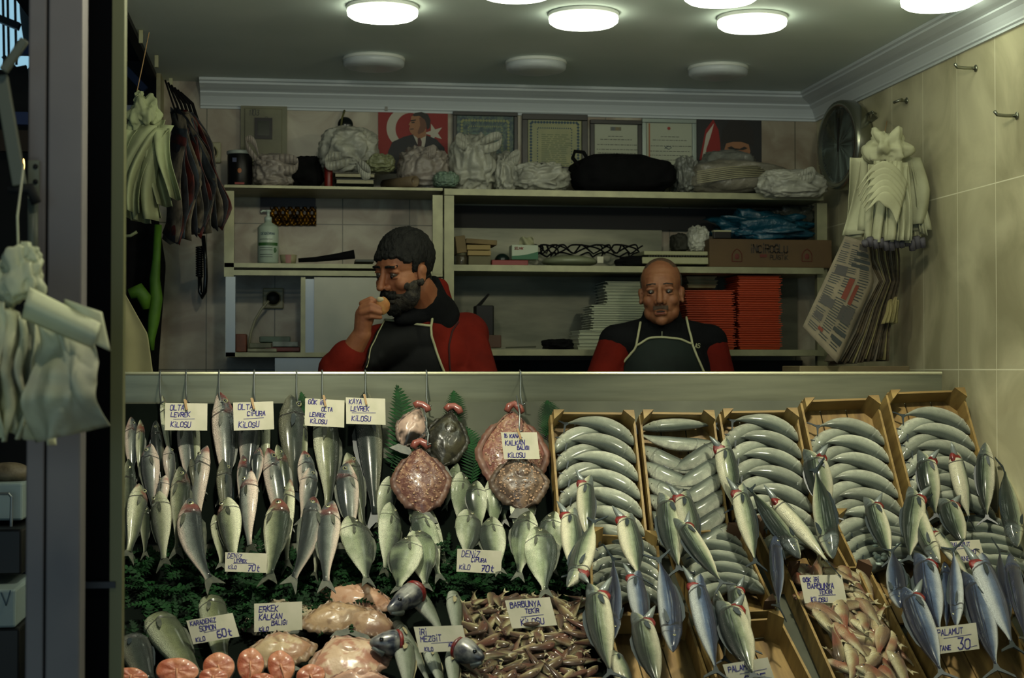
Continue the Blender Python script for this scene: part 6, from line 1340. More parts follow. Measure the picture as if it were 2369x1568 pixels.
# coiled cord
m_ = M(); hp_ = []
for i in range(220):
    f = i/219; c_ = atY(466+5*math.sin(f*PI)*0, 570+70*f, 6.30); a = f*2*PI*13; hp_.append(c_+Vector((.011*math.cos(a)-.008, .011*math.sin(a), 0)))
m_.tube(hp_, .0042, 6); m_.tube([atY(462, 640, 6.30), atY(463, 675, 6.30), atY(468, 688, 6.30), atY(474, 675, 6.29), atY(476, 640, 6.29), atY(475, 600, 6.29), atY(470, 545, 6.29)], .0085, 8)
tag(m_.build('coiled_cord', mat('glossy_black', (.02, .03, .03), .2), None, True), 'black coiled telephone cord hanging against the pale wall', 'cord')
# ceiling clips
for (px, py) in ((326, 85), (362, 142), (395, 195)):
    p = atY(px, py, 5.5 if px == 326 else 5.9); tag(M().box(p, (.014, .014, .045)).build('cable_clip', m_tr2, None, bevel=.002), {326: 'front', 362: 'middle', 395: 'rearmost'}[px]+' white cable clip at the ceiling edge', 'clip', 'cable clips at the ceiling edge')
# jackets behind
def drape(px_poly_l, px_poly_r, y0_, y1_, Y, mm, nm, fold=.02, fr_=4, seed=0):
    ys = np.linspace(0, 1, len(px_poly_l))
    def g(u, v):
        l = np.interp(v, ys, px_poly_l); r = np.interp(v, ys, px_poly_r); p = atY(l+(r-l)*u, y0_+(y1_-y0_)*v, Y); p.y += fold*math.sin(u*PI*fr_+seed+v*2)*(.3+.7*v); return p
    return M().grid(g, 28, 28)
t = thing('jacket', atY(320, 700, 6.2), 'black jacket with lime green sleeve lining hanging at the left opening', 'jacket')
prt(t, 'cloth', drape([262, 262, 262, 262], [362, 382, 372, 364], 480, 880, 6.25, m_black, 'cloth', .02), m_black, smooth=True, solid=.01)
m_lime = mat('lime_fabric', (.36, .54, .13), .6, c2=(.28, .44, .10), scale=9)
prt(t, 'sleeve', M().tube([atY(x, y, 6.16) for x, y in ((366, 520), (362, 600), (358, 645), (362, 690), (356, 740), (350, 785), (353, 810))], [.014, .015, .020, .024, .022, .014, .006], 12), m_lime, smooth=True)
prt(t, 'hood', M().tube([atY(x, y, 6.14) for x, y in ((300, 680), (322, 672), (335, 690), (338, 715))], [.02, .03, .026, .012], 12), m_lime, smooth=True)
prt(t, 'collar_trim', M().tube([atY(x, y, 6.15) for x, y in ((285, 546), (302, 545), (317, 536))], .006, 8), m_papg, smooth=True)
t = tag(drape([255, 255, 255, 255], [285, 342, 356, 366], 672, 975, 5.05, m_papg, 'x', .006, 3).build('apron', mat('cream_apron', (.58, .56, .40), .75, c2=(.50, .48, .34), scale=5, bump=.1, bscale=20), None, True, solid=.004), 'cream paper apron hanging just right of the steel post', 'apron')
# dark surroundings left of the stall
m_dk = mat('dark_tarpaulin', (.035, .05, .055), .8, c2=(.02, .03, .035), scale=4)
struct(M().box((-2.0, 7.3, 1.95), (2.9, .05, 4.1)).build('wall_left', m_dk))
struct(M().box((-.80, 5.6, 3.05), (.46, 3.6, .04)).build('ceiling_left', m_dk))
struct(M().box((-.545, 5.75, 2.84), (.03, 1.9, .12)).build('trim_3', mat('black_edge', (.04, .045, .045), .6)))
struct(M().tube([(-.552, 4.85, 2.79), (-.552, 6.40, 2.79)], .003, 6).build('trim_4', m_wire))
tag(M().bar(atY(290, 160, 6.9), atY(336, 208, 6.9), .03, .03).build('blue_beam', mat('blue_paint', (.08, .16, .34), .5), None), 'short blue beam in the dark gap above the left bag bundle', 'beam')
tag(bx(284, 243, 322, 258, 6.6, 6.63).build('sign_board', mat('pale_sign', (.44, .48, .54), .5), None), 'pale board edge behind the left bag bundle', 'board')
tag(bx(362, 150, 371, 300, 6.3, 6.46).build('wall_strip', m_tr2, None), 'white vertical strip at the end of the back wall', 'strip')
tag(bx(15, 258, 66, 288, 6.9, 6.95).build('blue_sign', mat('blue_sign_paint', (.12, .20, .40), .5), None), 'blue sign strip in the dark behind the steel post', 'sign')
tag(bx(40, 95, 70, 125, 6.95, 7.0).build('blue_sign', mat('blue_sign_paint', (.12, .20, .40), .5), None), 'blue painted panel below the bright glazing', 'sign')
tag(bx(0, 300, 66, 350, 7.0, 7.05).build('brown_board', mat('brown_board', (.20, .15, .09), .7), None), 'brown board behind the awning arm', 'board')
m_glz = mat('daylit_glazing', (.56, .74, .82), .3, emis=.75)
t = struct(M().poly([atY(x, y, 7.2) for x, y in ((-60, -40), (40, -40), (45, 40), (55, 110), (70, 130), (72, 150), (40, 172), (-60, 178))], Vector((0, .02, 0))).build('window_1', m_glz))
m_ = M()
for x_ in (-20, 6, 17, 34): m_.bar(atY(x_, -40, 7.17), atY(x_+4, 150, 7.17), .010, .01)
m_.bar(atY(-40, 28, 7.1), atY(45, 62, 7.1), .045, .03); m_.bar(atY(8, 130, 7.1), atY(50, 175, 7.1), .02, .02)
q = m_.build('window_frame', mat('frame_teal', (.10, .15, .17), .6), None); q.parent = t
tag(M().poly([atY(x, y, 7.0) for x, y in ((-50, 165), (10, 160), (60, 150), (72, 250), (60, 262), (-50, 262))], Vector((0, .03, 0))).build('awning_flap', m_dk, None), 'dark awning flap below the bright glazing', 'awning')
lamp = tag(M().ell(atY(54, 380, 6.6), (.006, .006, .024), None, 10, 8).build('distant_lamp', mat('lamp_orange', (1.0, .80, .45), .5, emis=4), None, True), 'tiny lit lamp in the dark behind the steel post', 'lamp')
# steel post in front
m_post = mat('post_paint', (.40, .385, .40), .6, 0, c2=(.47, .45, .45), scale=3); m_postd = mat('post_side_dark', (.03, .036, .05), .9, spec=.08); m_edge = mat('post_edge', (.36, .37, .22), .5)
Yq = 3.2; XQ = atY(190, 700, Yq).x; X0 = atY(58, 700, Yq).x; Xs = atY(105, 700, Yq).x; Ye = XQ/math.tan(math.radians(-13.99+7.8))
t = thing('steel_post', (XQ-.05, Yq, 0), 'wide grey steel post in the left foreground', 'post')
prt(t, 'front_face', M().box(((Xs+XQ)/2+.001, Yq+.04, 1.6), (XQ-Xs-.004, .08, 3.2)), m_post, bevel=.004)
prt(t, 'side_rib', M().box(((Xs+X0)/2, Yq+.045, 1.6), (Xs-X0-.004, .07, 3.2)), m_post, bevel=.004)
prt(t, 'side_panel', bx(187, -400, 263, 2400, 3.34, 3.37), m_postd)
prt(t, 'edge_strip', bx(262, -400, 277, 2400, 3.33, 3.38), m_edge)
prt(t, 'side_rail', bx(186, 1347, 267, 1360, 3.325, 3.345), mat('rail_blue', (.10, .13, .18), .6))
prt(t, 'bracket', bx(64, 370, 91, 462, Yq-.006, Yq), mat('bracket_grey', (.40, .42, .36), .5), bevel=.002)
m_ = M(); [m_.ell(atY(82, y, Yq-.008), (.005, .003, .005), None, 10, 6) for y in (385, 420)]; prt(t, 'bolt', m_, m_blackp)
t = thing('folding_awning', atY(30, 300, Yq-.1), 'grey folding awning arm with a bent elbow left of the steel post', 'awning arm')
m_arm = mat('arm_grey', (.34, .36, .31), .5)
prt(t, 'lower_bar', M().bar(atY(2, 175, Yq-.05), atY(46, 430, Yq-.05), .026, .022, Vector((0, 1, 0))), m_arm, bevel=.003)
prt(t, 'upper_bar', M().bar(atY(8, 165, Yq-.08), atY(58, 92, Yq-.08), .016, .018, Vector((0, 1, 0))), m_arm, bevel=.003)
prt(t, 'elbow', M().tube([atY(18, 440, Yq-.05), atY(70, 436, Yq-.05), atY(84, 470, Yq-.05)], [.006, .012, .010], 8), m_dk, smooth=True)
prt(t, 'clamp', M().tube([atY(76, 460, Yq-.03), atY(76, 640, Yq-.03)], .010, 10), m_arm, smooth=True)
# foreground paper bag bundle
Yf = 2.95
m_fb = mat('front_bag_paper', (.80, .82, .68), .75, c2=(.66, .66, .58), scale=5, bump=.2, bscale=20)
t = thing('bag_bundle', atY(100, 800, Yf), 'large blurred bundle of paper bags hanging on the steel post in the left foreground', 'paper bags')
ruffle(t, 45, 640, 62, Yf, m_fb, 3.0, sy=1.1); ruffle(t, 60, 590, 28, Yf, m_fb, 4.0); ruffle(t, 8, 655, 45, Yf, m_fb, 5.0)
def hang(pts_top, pts_bot, Y0, seed, mm, fold=.02, fr_=3, bow=.03):
    random.seed(seed); ph = rnd(0, 6)
    def g(u, v):
        a = (pts_top[0][0]+(pts_top[1][0]-pts_top[0][0])*u, pts_top[0][1]+(pts_top[1][1]-pts_top[0][1])*u); b = (pts_bot[0][0]+(pts_bot[1][0]-pts_bot[0][0])*u, pts_bot[0][1]+(pts_bot[1][1]-pts_bot[0][1])*u)
        p = atY(a[0]+(b[0]-a[0])*v, a[1]+(b[1]-a[1])*v, Y0); w3 = noise.noise(Vector((u*3+seed, v*2.2, seed*2.0))); p.y += fold*math.sin(u*PI*fr_+ph+1.5*v)*(.3+v*.7)-bow*math.sin(v*PI)+.05*w3-.03*abs(noise.noise(Vector((u*5, v*4, seed)))); p.x += .02*w3; return p
    prt(t, 'paper_bag', M().grid(g, 24, 20), mm, smooth=True, solid=.002)
hang(((85, 740), (215, 790)), ((70, 1025), (250, 985)), Yf-.01, 1, m_fb, .030, 2.2, .06)
hang(((60, 700), (120, 760)), ((55, 1010), (130, 1030)), Yf+.03, 2, m_fb, .024, 4)
hang(((-20, 700), (40, 720)), ((-30, 1010), (25, 1020)), Yf-.02, 3, m_fb, .028, 3)
hang(((15, 700), (60, 740)), ((25, 1000), (60, 1015)), Yf-.0, 4, m_fb, .024, 3)
hang(((-30, 690), (10, 700)), ((-40, 1015), (10, 1010)), Yf-.05, 5, m_fb, .028, 2)
def wrapf(u, v):
    a = (52+160*u, 742+56*u-(46-10*u)*v-26*math.sin(v*PI)*.3); p = atY(a[0], a[1]-4*math.sin(u*6), Yf-.045-.03*math.sin(v*PI)); return p
prt(t, 'folded_bag', M().grid(lambda u, v: atY(50+165*u+18*v, 735+70*u-(70-14*u)*v, Yf-.05-.035*math.sin(v*PI)), 12, 10), m_fb, smooth=True, solid=.003)
prt(t, 'folded_bag', M().grid(lambda u, v: atY(150+85*u+20*v*u, 692+30*u+(70+20*u)*v, Yf-.03-.02*math.sin(u*PI)), 10, 10), m_fb, smooth=True, solid=.003)
prt(t, 'string', M().tube([atY(55, 380, Yf+.05), atY(40, 500, Yf), atY(42, 570, Yf)], .002, 5), m_fb)
# white bins at the lower left behind the post
m_bin = mat('white_bin', (.50, .56, .56), .45); m_ = M()
t = thing('plastic_bin', atY(20, 1200, 4.2), 'white plastic bin with a wire handle at the left edge, upper one', 'bin', 'white bins left of the steel post')
prt(t, 'bin_body', bx(-60, 1118, 52, 1204, 4.2, 4.5), m_bin, bevel=.006); prt(t, 'handle', M().tube([atY(x, y, 4.17) for x, y in ((0, 1142), (20, 1142), (27, 1150), (25, 1240))], .004, 6), m_wire)
t = thing('plastic_bin', atY(20, 1400, 4.0), 'white plastic bin with a blue pen mark at the left edge, lower one', 'bin', 'white bins left of the steel post')
prt(t, 'bin_body', bx(-60, 1365, 36, 1452, 4.0, 4.3), m_bin, bevel=.006); m_ = M(); ribbons(m_, [(0, .03), (.012, 0), (.022, .035)], lambda a, b: atY(2, 1400, 3.995)+Vector((a, 0, b)), .003); prt(t, 'pen_mark', m_, m_inkb)
tag(bx(-60, 1225, 50, 1330, 4.1, 4.4).build('black_crate', m_blackp, None, bevel=.006), 'black crate between the two white bins at the left edge', 'crate')
tag(bx(-60, 1455, 45, 1620, 4.0, 4.3).build('black_crate', m_blackp, None, bevel=.006), 'black crate below the lower white bin', 'crate')
tag(M().ell(atY(20, 1095, 4.3), (.06, .05, .03), None, 16, 10).build('fish_offcuts', mat('brown_scraps', (.26, .22, .16), .6, c2=(.4, .36, .28), scale=30, bump=.6), None, True), 'brown scraps heaped on the upper white bin', 'scraps')
# ================================================================ PEOPLE
def remesh(m_, vox, it=4, deform=None):
    me = bpy.data.meshes.new('tmp'); me.from_pydata(m_.v, [], m_.f); o = bpy.data.objects.new('tmp', me); COL.objects.link(o)
    r = o.modifiers.new('r', 'REMESH'); r.mode = 'VOXEL'; r.voxel_size = vox; r.adaptivity = 0
    s = o.modifiers.new('s', 'SMOOTH'); s.factor = .5; s.iterations = it
    dg = bpy.context.evaluated_depsgraph_get(); dg.update(); ev = o.evaluated_get(dg)
    out = bpy.data.meshes.new_from_object(ev); bpy.data.objects.remove(o); bpy.data.meshes.remove(me)
    n = len(out.vertices); co = np.empty(n*3); out.vertices.foreach_get('co', co); co = co.reshape(-1, 3)
    if deform: co = deform(co); out.vertices.foreach_set('co', co.ravel())
    out.update(); out.shade_smooth(); return out
def link(me, name, mm, parent):
    me.materials.clear(); me.materials.append(mm); o = bpy.data.objects.new(name, me); COL.objects.link(o); o.parent = parent
    o.matrix_parent_inverse = parent.matrix_basis.inverted(); return o
def head_blobs(T, heavy=1.0):
    """T maps head space (x right, y face front, z up) to world ; returns M of closed shapes"""
    R = T.to_3x3(); m_ = M(); P = lambda x, y, z: T @ Vector((x, y, z))
    E = lambda c, r, n=20: m_.ell(P(*c), r, R, n, 12)
    E((0, -.018, .052), (.077, .096, .088)); E((0, .012, .040), (.070, .080, .070)); E((0, .022, -.018), (.063*heavy, .070, .085))
    E((0, .026, -.070), (.052*heavy, .054, .044)); E((0, .062, -.096), (.024, .022, .020))
    for s in (1, -1):
        E((s*.038*heavy, .056, -.022), (.026, .026, .024)); E((s*.041*heavy, .030, -.066), (.021, .032, .028))
        E((s*.076, -.006, -.002), (.008, .018, .031)); E((s*.081, -.010, .010), (.007, .016, .018)); E((s*.078, .002, -.024), (.007, .010, .010))
        E((s*.015, .094, -.031), (.0085, .010, .0085)); E((s*.033, .0775, .0185), (.020, .0150, .0075)); E((s*.033, .076, .0015), (.017, .0135, .0058))
        E((s*.030, .078, .036), (.022, .013, .009))
    m_.cap(P(0, .086, .030), P(0, .108, -.020), .0085, .012); E((0, .112, -.026), (.013, .012, .011))
    m_.cap(P(-.020, .083, -.058), P(.020, .083, -.058), .0075, .0075); m_.cap(P(-.016, .083, -.071), P(.016, .083, -.071), .0085, .0085)
    m_.cap(P(0, .075, -.045), P(0, .080, -.05), .016, .016)
    return m_
def patch(me, T, fn, thick, name, mm, parent, seed=0, rough=.0):
    """shell grown off the head surface where fn(head-space point) > 0"""
    Ti = T.inverted(); n = len(me.vertices); vs = [v.co.copy() for v in me.vertices]; ns = [v.normal.copy() for v in me.vertices]
    w_ = [(fn(q) if q.y < .099 and abs(q.x) < .093 and -.14 < q.z < .16 and q.y > -.14 else 0) for q in (Ti @ v for v in vs)]; keep = {}; V = []; F = []
    for p in me.polygons:
        if max(w_[i] for i in p.vertices) <= 0: continue
        f = []
        for i in p.vertices:
            if i not in keep:
                keep[i] = len(V); k = max(0, min(1, w_[i])); q = vs[i]
                V.append(tuple(q+ns[i]*(thick*k*(1+rough*(noise.noise(Vector((q.x*150, q.y*60, q.z*60+seed)))+.6*noise.noise(Vector((q.x*330, q.y*150, q.z*150+seed)))))-.0012*(1-k))))
            f.append(keep[i])
        F.append(tuple(f))
    if not V: return None
    m_ = M().add(V, F); return prt(parent, name, m_, mm, smooth=True)
m_skin = mat('skin', (.60, .39, .26), .6, c2=(.52, .31, .20), scale=16, detail=5, bump=.12, bscale=90, sss=.15)
m_skin2 = mat('skin_tan', (.57, .38, .26), .6, c2=(.50, .30, .19), scale=16, detail=5, bump=.12, bscale=90, sss=.15)
m_hair = mat('dark_hair', (.04, .04, .038), .75, spec=.25, c2=(.11, .11, .10), scale=60, bump=.6, bscale=140, stretch=(1, 1, .4))
m_grey = mat('grey_hair', (.28, .27, .23), .75, c2=(.18, .17, .15), scale=90, bump=.5, bscale=150)
m_stub = mat('stubble', (.36, .27, .20), .7, c2=(.26, .20, .16), scale=140)
m_eyew = mat('shaded_eye_white', (.26, .21, .17), .4, coat=.15); m_eyei = mat('eye_iris', (.05, .03, .02), .15, coat=.8); m_lip = mat('lips', (.46, .22, .17), .45)  # eye white darkened: shade of the deep sockets put into its colour
def eyes(t, T, dz=0):
    R = T.to_3x3()
    for s in (1, -1):
        o = prt(t, 'eye', M().ell(T @ Vector((s*.033, .0745, .0105)), (.0125, .0135, .0115), R, 16, 10), m_eyew, smooth=True)
        prt(o, 'iris', M().ell(T @ Vector((s*.033+.001, .0860, .0095+dz)), (.0055, .0026, .0055), R, 14, 8), m_eyei, smooth=True)
def sstep(a, b, x): q = max(0, min(1, (x-a)/(b-a))); return q*q*(3-2*q)
def basis(loc, face, tilt=0, pitch=0, sc=1.0):
    f = Vector(face).normalized(); r = f.cross(Vector((0, 0, 1))).normalized(); u = r.cross(f)
    R = Matrix((r, f, u)).transposed() @ Matrix.Rotation(pitch, 3, 'X') @ Matrix.Rotation(tilt, 3, 'Y')
    return Matrix.Translation(loc) @ R.to_4x4() @ Matrix.Scale(sc, 4)
m_redc = mat('red_fleece', (.42, .10, .06), .9, c2=(.34, .075, .045), scale=8, spec=.15, bump=.35, bscale=26); m_navy = mat('dark_vest', (.045, .05, .06), .9, spec=.15, c2=(.07, .075, .085), scale=10, bump=.35, bscale=26)
m_apb = mat('black_apron', (.04, .045, .05), .7, spec=.2, c2=(.06, .065, .07), scale=6, bump=.3, bscale=14); m_apg = mat('dark_green_apron', (.10, .14, .125), .7, spec=.2, c2=(.06, .085, .08), scale=6, bump=.3, bscale=14)
m_pipe = mat('cream_piping', (.66, .66, .52), .6); m_trs = mat('dark_trousers', (.06, .06, .07), .8)
def conform(bvh, px, py, off, Y0=4.0):
    r = ray(px, py).normalized(); h = bvh.ray_cast(CP, r)
    if h[0] is None: return None
    n = h[1]; n = n if n.dot(r) < 0 else -n
    return h[0]+n*off
def apron_patch(t, bvh, L_, R_, nm, mm, off=.008, nu=26, nv=22):
    """L_,R_ lists of pixel points left / right edges top to bottom"""
    m_ = M(); last = None; pts = []
    ys = np.linspace(0, 1, len(L_))
    for j in range(nv+1):
        v = j/nv; l = (np.interp(v, ys, [p[0] for p in L_]), np.interp(v, ys, [p[1] for p in L_])); r = (np.interp(v, ys, [p[0] for p in R_]), np.interp(v, ys, [p[1] for p in R_]))
        for i in range(nu+1):
            u = i/nu; q = conform(bvh, l[0]+(r[0]-l[0])*u, l[1]+(r[1]-l[1])*u-(APC(u) if j == 0 else APC(u)*(1-v)), off)
            q = q if q is not None else (last if last is not None else Vector((0, 5.5, 1)))
            last = q; m_.v.append(tuple(q))
    for j in range(nv):
        for i in range(nu): a = j*(nu+1)+i; m_.f.append((a, a+1, a+nu+2, a+nu+1))
    return prt(t, nm, m_, mm, smooth=True, solid=.003)
def piping(t, bvh, pts, nm, r=.0045, off=.012):
    P_ = []
    for k in range(len(pts)-1):
        for e in range(8):
            f = e/8; q = conform(bvh, pts[k][0]+(pts[k+1][0]-pts[k][0])*f, pts[k][1]+(pts[k+1][1]-pts[k][1])*f, off)
            if q is not None: P_.append(q)
    q = conform(bvh, pts[-1][0], pts[-1][1], off)
    if q is not None: P_.append(q)
    # light smoothing
    for _ in range(2): P_ = [P_[0]]+[(P_[i-1]+P_[i]*2+P_[i+1])/4 for i in range(1, len(P_)-1)]+[P_[-1]]
    return prt(t, nm, M().tube(P_, r, 8), m_pipe, smooth=True)
def mbvh(me): return BVHTree.FromPolygons([v.co for v in me.vertices], [tuple(p.vertices) for p in me.polygons])
FZ = .30
def legs(m_, c, w_, wst):
    for s in (1, -1):
        h = c+Vector((s*w_, 0, 0)); k = Vector((h.x+s*.01, h.y-.02, FZ+.50)); a = Vector((h.x+s*.015, h.y+.01, FZ+.10))
        m_.cap(h, k, .085, .060); m_.cap(k, a, .058, .042)
# ---- the eating man (left)
Y1 = 5.50
h1 = atY(935, 632, Y1-.03)
T1 = basis(h1, (-.78, -.62, 0), tilt=-.05, pitch=-.24, sc=1.06)
t = thing('person', (h1.x, Y1+.05, FZ), 'bearded man in a red sweatshirt and black apron eating a piece of bread', 'person')
m_ = head_blobs(T1, 1.10)
nb = atY(1000, 735, Y1+.12); hb = T1 @ Vector((0, -.035, -.055)); m_.cap(hb, nb, .066, .076)
shR = atY(1078, 775, Y1+.16); shL = atY(880, 800, Y1+.02); chest = atY(965, 860, Y1+.12); belly = chest+Vector((-.0, .02, -.28)); hips = chest+Vector((.02, .06, -.50))
elL = atY(782, 862, Y1-.14); wrL = atY(838, 772, Y1-.20); plm = atY(842, 728, Y1-.215)
body = M(); body.v = list(m_.v); body.f = list(m_.f)
def torso(m_, k=1.0, o=0):
    m_.ell(chest, (.205*k+o, .130*k+o, .20*k+o), None, 24, 14); m_.ell(belly, (.195*k+o, .145*k+o, .22*k+o), None, 24, 14)
    m_.cap(shL, shR, .072*k+o, .078*k+o); m_.cap(nb+Vector((0, .0, -.03)), (shR+shL)/2, .075*k+o, .10*k+o); m_.ell((shL+shR)/2+Vector((0, 0, -.08)), (.18*k+o, .105*k+o, .13*k+o), None, 20, 12)
torso(body, .92); elR = atY(1118, 900, Y1+.02); wrR = elR+Vector((.0, -.20, -.14))
body.cap(shR, elR, .055, .046); body.cap(elR, wrR, .044, .030); body.ell(wrR+Vector((0, -.06, -.01)), (.04, .05, .018), None, 14, 8)
body.cap(shL, elL, .055, .046); body.cap(elL, wrL, .046, .031); body.cap(wrL, plm, .029, .030)
# raised hand: palm and five fingers closing on the bread
R_h = Matrix.Identity(3)
body.ell(atY(845, 733, Y1-.215), (.030, .022, .044), None, 16, 10); body.ell(atY(850, 716, Y1-.220), (.028, .020, .026), None, 16, 10)
FG = [((838, 702), (858, 692), (876, 702), -.222, .0105), ((836, 713), (857, 704), (879, 713), -.240, .0105), ((836, 724), (858, 717), (880, 723), -.246, .0100), ((838, 736), (858, 732), (880, 734), -.238, .0088)]
for (a, b, c_, dy, r_) in FG: body.cap(atY(*a, Y1+dy+.01), atY(*b, Y1+dy-.006), r_*1.1, r_); body.cap(atY(*b, Y1+dy-.006), atY(*c_, Y1+dy), r_, r_*.82)
body.cap(atY(852, 742, Y1-.19), atY(868, 724, Y1-.185), .013, .0115); body.cap(atY(868, 724, Y1-.185), atY(880, 714, Y1-.200), .0115, .0095)
legs(body, hips, .10, 1)
body.ell(hips, (.17, .13, .14), None, 18, 10)
def sock(T):
    Ti = np.array(T.inverted()); Tn = np.array(T)
    def f(co):
        h = co @ Ti[:3, :3].T+Ti[:3, 3]
        for s in (1, -1):
            d = np.sqrt(((h[:, 0]-s*.031)/.021)**2+((h[:, 2]-.012)/.0125)**2); k = np.exp(-d**2)*.009*(h[:, 1] > .03); h[:, 1] -= k
            d = np.sqrt(((h[:, 0]-s*.052)/.02)**2+((h[:, 1]-.06)/.03)**2+((h[:, 2]-.045)/.02)**2); 
            # nasolabial fold
            d = np.abs((h[:, 0]*s-(.024-.35*(h[:, 2]+.045))))/.0035; k = np.exp(-d**2)*.0028*(h[:, 1] > .06)*(h[:, 2] < -.030)*(h[:, 2] > -.068); h[:, 1] -= k
        d = np.abs(h[:, 2]+.0645)/.0026; k = np.exp(-d**2)*.0050*(h[:, 1] > .065)*(np.abs(h[:, 0]) < .024); h[:, 1] -= k
        for zf in (.060, .072, .084): k = np.exp(-(np.abs(h[:, 2]-zf)/.0022)**2)*.0012*(h[:, 1] > .05); h[:, 1] -= k
        return h @ Tn[:3, :3].T+Tn[:3, 3]
    return f
me1 = remesh(body, .0034, 3, sock(T1)); link(me1, 'body', m_skin, t)
eyes(t, T1, -.005)
def wob(p, s, a=.006): return a*noise.noise(p*45+Vector((s, 0, 0)))
hairf1 = lambda p: (sstep(-.004, .004, (p.z-(.062+.020*min(1, abs(p.x)/.05)*0-.02*sstep(.045, .075, abs(p.x))) if p.y > .052 else p.z-(.045 if p.y > .022 else (.010 if p.y > -.002 else (-.028 if p.y < -.028 else .034))))+wob(p, 3, .016))) if p.z > -.07 and not (abs(p.x) > .073 and -.03 < p.y < .02 and p.z < .034) else 0
patch(me1, T1, hairf1, .0105, 'hair', m_hair, t, 1, .28)
beard1 = lambda p: sstep(0, .006, min(p.y+.004, -.050-p.z+.036*sstep(.050, .072, abs(p.x))+wob(p, 5, .004), p.z+.128, .09-abs(p.x)))*(1-math.exp(-(p.x/.021)**2-((p.z+.064)/.008)**2)) if p.z < -.008 else 0
patch(me1, T1, beard1, .007, 'beard', mat('beard_grey', (.24, .22, .18), .8, c2=(.09, .08, .07), scale=40, thr=(.4, .6), bump=.5, bscale=150), t, 2, .2)
chin1 = lambda p: sstep(0, .006, min(p.y-.052, -.080-p.z, .030-abs(p.x)))
patch(me1, T1, chin1, .014, 'goatee', m_hair, t, 3, .5)
mst1 = lambda p: sstep(0, .004, min(p.y-.070, .034-abs(p.x), (-.0385-p.z-.10*abs(p.x)), p.z+.060+.25*abs(p.x)))
patch(me1, T1, mst1, .009, 'mustache', m_hair, t, 4, .5)
brow1 = lambda p: sstep(0, .003, min(p.y-.060, abs(p.x)-.011, .050-abs(p.x), .0050-abs(p.z-.0385+.10*abs(abs(p.x)-.028))))
patch(me1, T1, brow1, .004, 'eyebrows', m_hair, t, 5, .4)
# sweatshirt
sw = M(); torso(sw, 1.0, .006); sw.cap(shR, elR, .074, .066); sw.cap(elR, wrR, .064, .045); sw.cap(shL, elL, .070, .068); fo = elL+(wrL-elL)*.38; sw.cap(elL, fo, .066, .062); sw.ell(elL+Vector((.01, 0, .01)), (.078, .07, .07), None, 16, 10)
for k in range(5): q = shR+(elR-shR)*(.25+.17*k); sw.cap(q+Vector((-.06, -.045, .01)), q+Vector((.055, -.05, -.015)), .014, .012)
for k in range(3): q = shL+(elL-shL)*(.35+.2*k); sw.cap(q+Vector((-.05, -.05, .01)), q+Vector((.05, -.05, -.01)), .014, .012)
sw.cap(atY(1014, 668, Y1+.17), nb+Vector((.02, .03, -.03)), .040, .085)
mes = remesh(sw, .006, 6, lambda c: c+0.0); link(mes, 'sweatshirt', m_redc, t); bv1 = mbvh(mes)
# dark collar
m_ = M(); cc = hb+(nb-hb)*.55
m_.cap(hb+(nb-hb)*.50, nb, .080, .100)
m_.cap(atY(1002, 655, Y1+.12), atY(1012, 700, Y1+.14), .028, .045)
m_.cap(atY(925, 738, Y1-.03), atY(985, 722, Y1+.05), .022, .050)
link(remesh(m_, .006, 5), 'collar', m_navy, t)
APC = lambda u: 0
apron_patch(t, bv1, [(888, 748), (868, 775), (850, 810), (838, 850), (832, 900)], [(995, 757), (996, 775), (1005, 800), (1018, 840), (1032, 900)], 'apron', m_apb)
piping(t, bv1, [(885, 747), (930, 750), (965, 754), (995, 757)], 'apron_edge'); piping(t, bv1, [(1000, 706), (998, 735), (995, 757), (997, 780), (1008, 815), (1028, 866), (1034, 900)], 'apron_strap'); piping(t, bv1, [(890, 748), (872, 778), (852, 812), (842, 850)], 'apron_edge', .0022)
piping(t, bv1, [(1060, 745), (1046, 765), (1038, 800), (1040, 850), (1050, 900)], 'armhole_seam', .0035, .002).data.materials[0] = mat('seam_dark_red', (.20, .04, .03), .9)
o = prt(t, 'trousers', M().cap(hips+Vector((0, 0, .05)), hips+Vector((0, 0, -.1)), .19, .17), m_trs, smooth=True)
# bread in the hand
bq = atY(885, 707, Y1-.232); t = thing('bread', bq, 'bitten piece of bread held to the mouth of the bearded man', 'bread')
m_ = M(); m_.grid(lambda u, v: bq+Vector((.024*math.sin(PI*v)*math.cos(2*PI*u)*(1+.15*noise.noise(Vector((u*6, v*6, 1)))), .013*math.sin(PI*v)*math.sin(2*PI*u), -.029*math.cos(PI*v)*(1+.1*noise.noise(Vector((u*5, v*5, 4)))))), 24, 16)
prt(t, 'crust', m_, mat('bread_crust', (.60, .38, .18), .7, c2=(.68, .52, .30), scale=26, bump=.3), smooth=True)
prt(t, 'crumb', M().ell(bq+Vector((-.008, -.006, .020)), (.013, .009, .009), None, 12, 8), mat('bread_crumb', (.66, .62, .50), .8), smooth=True)
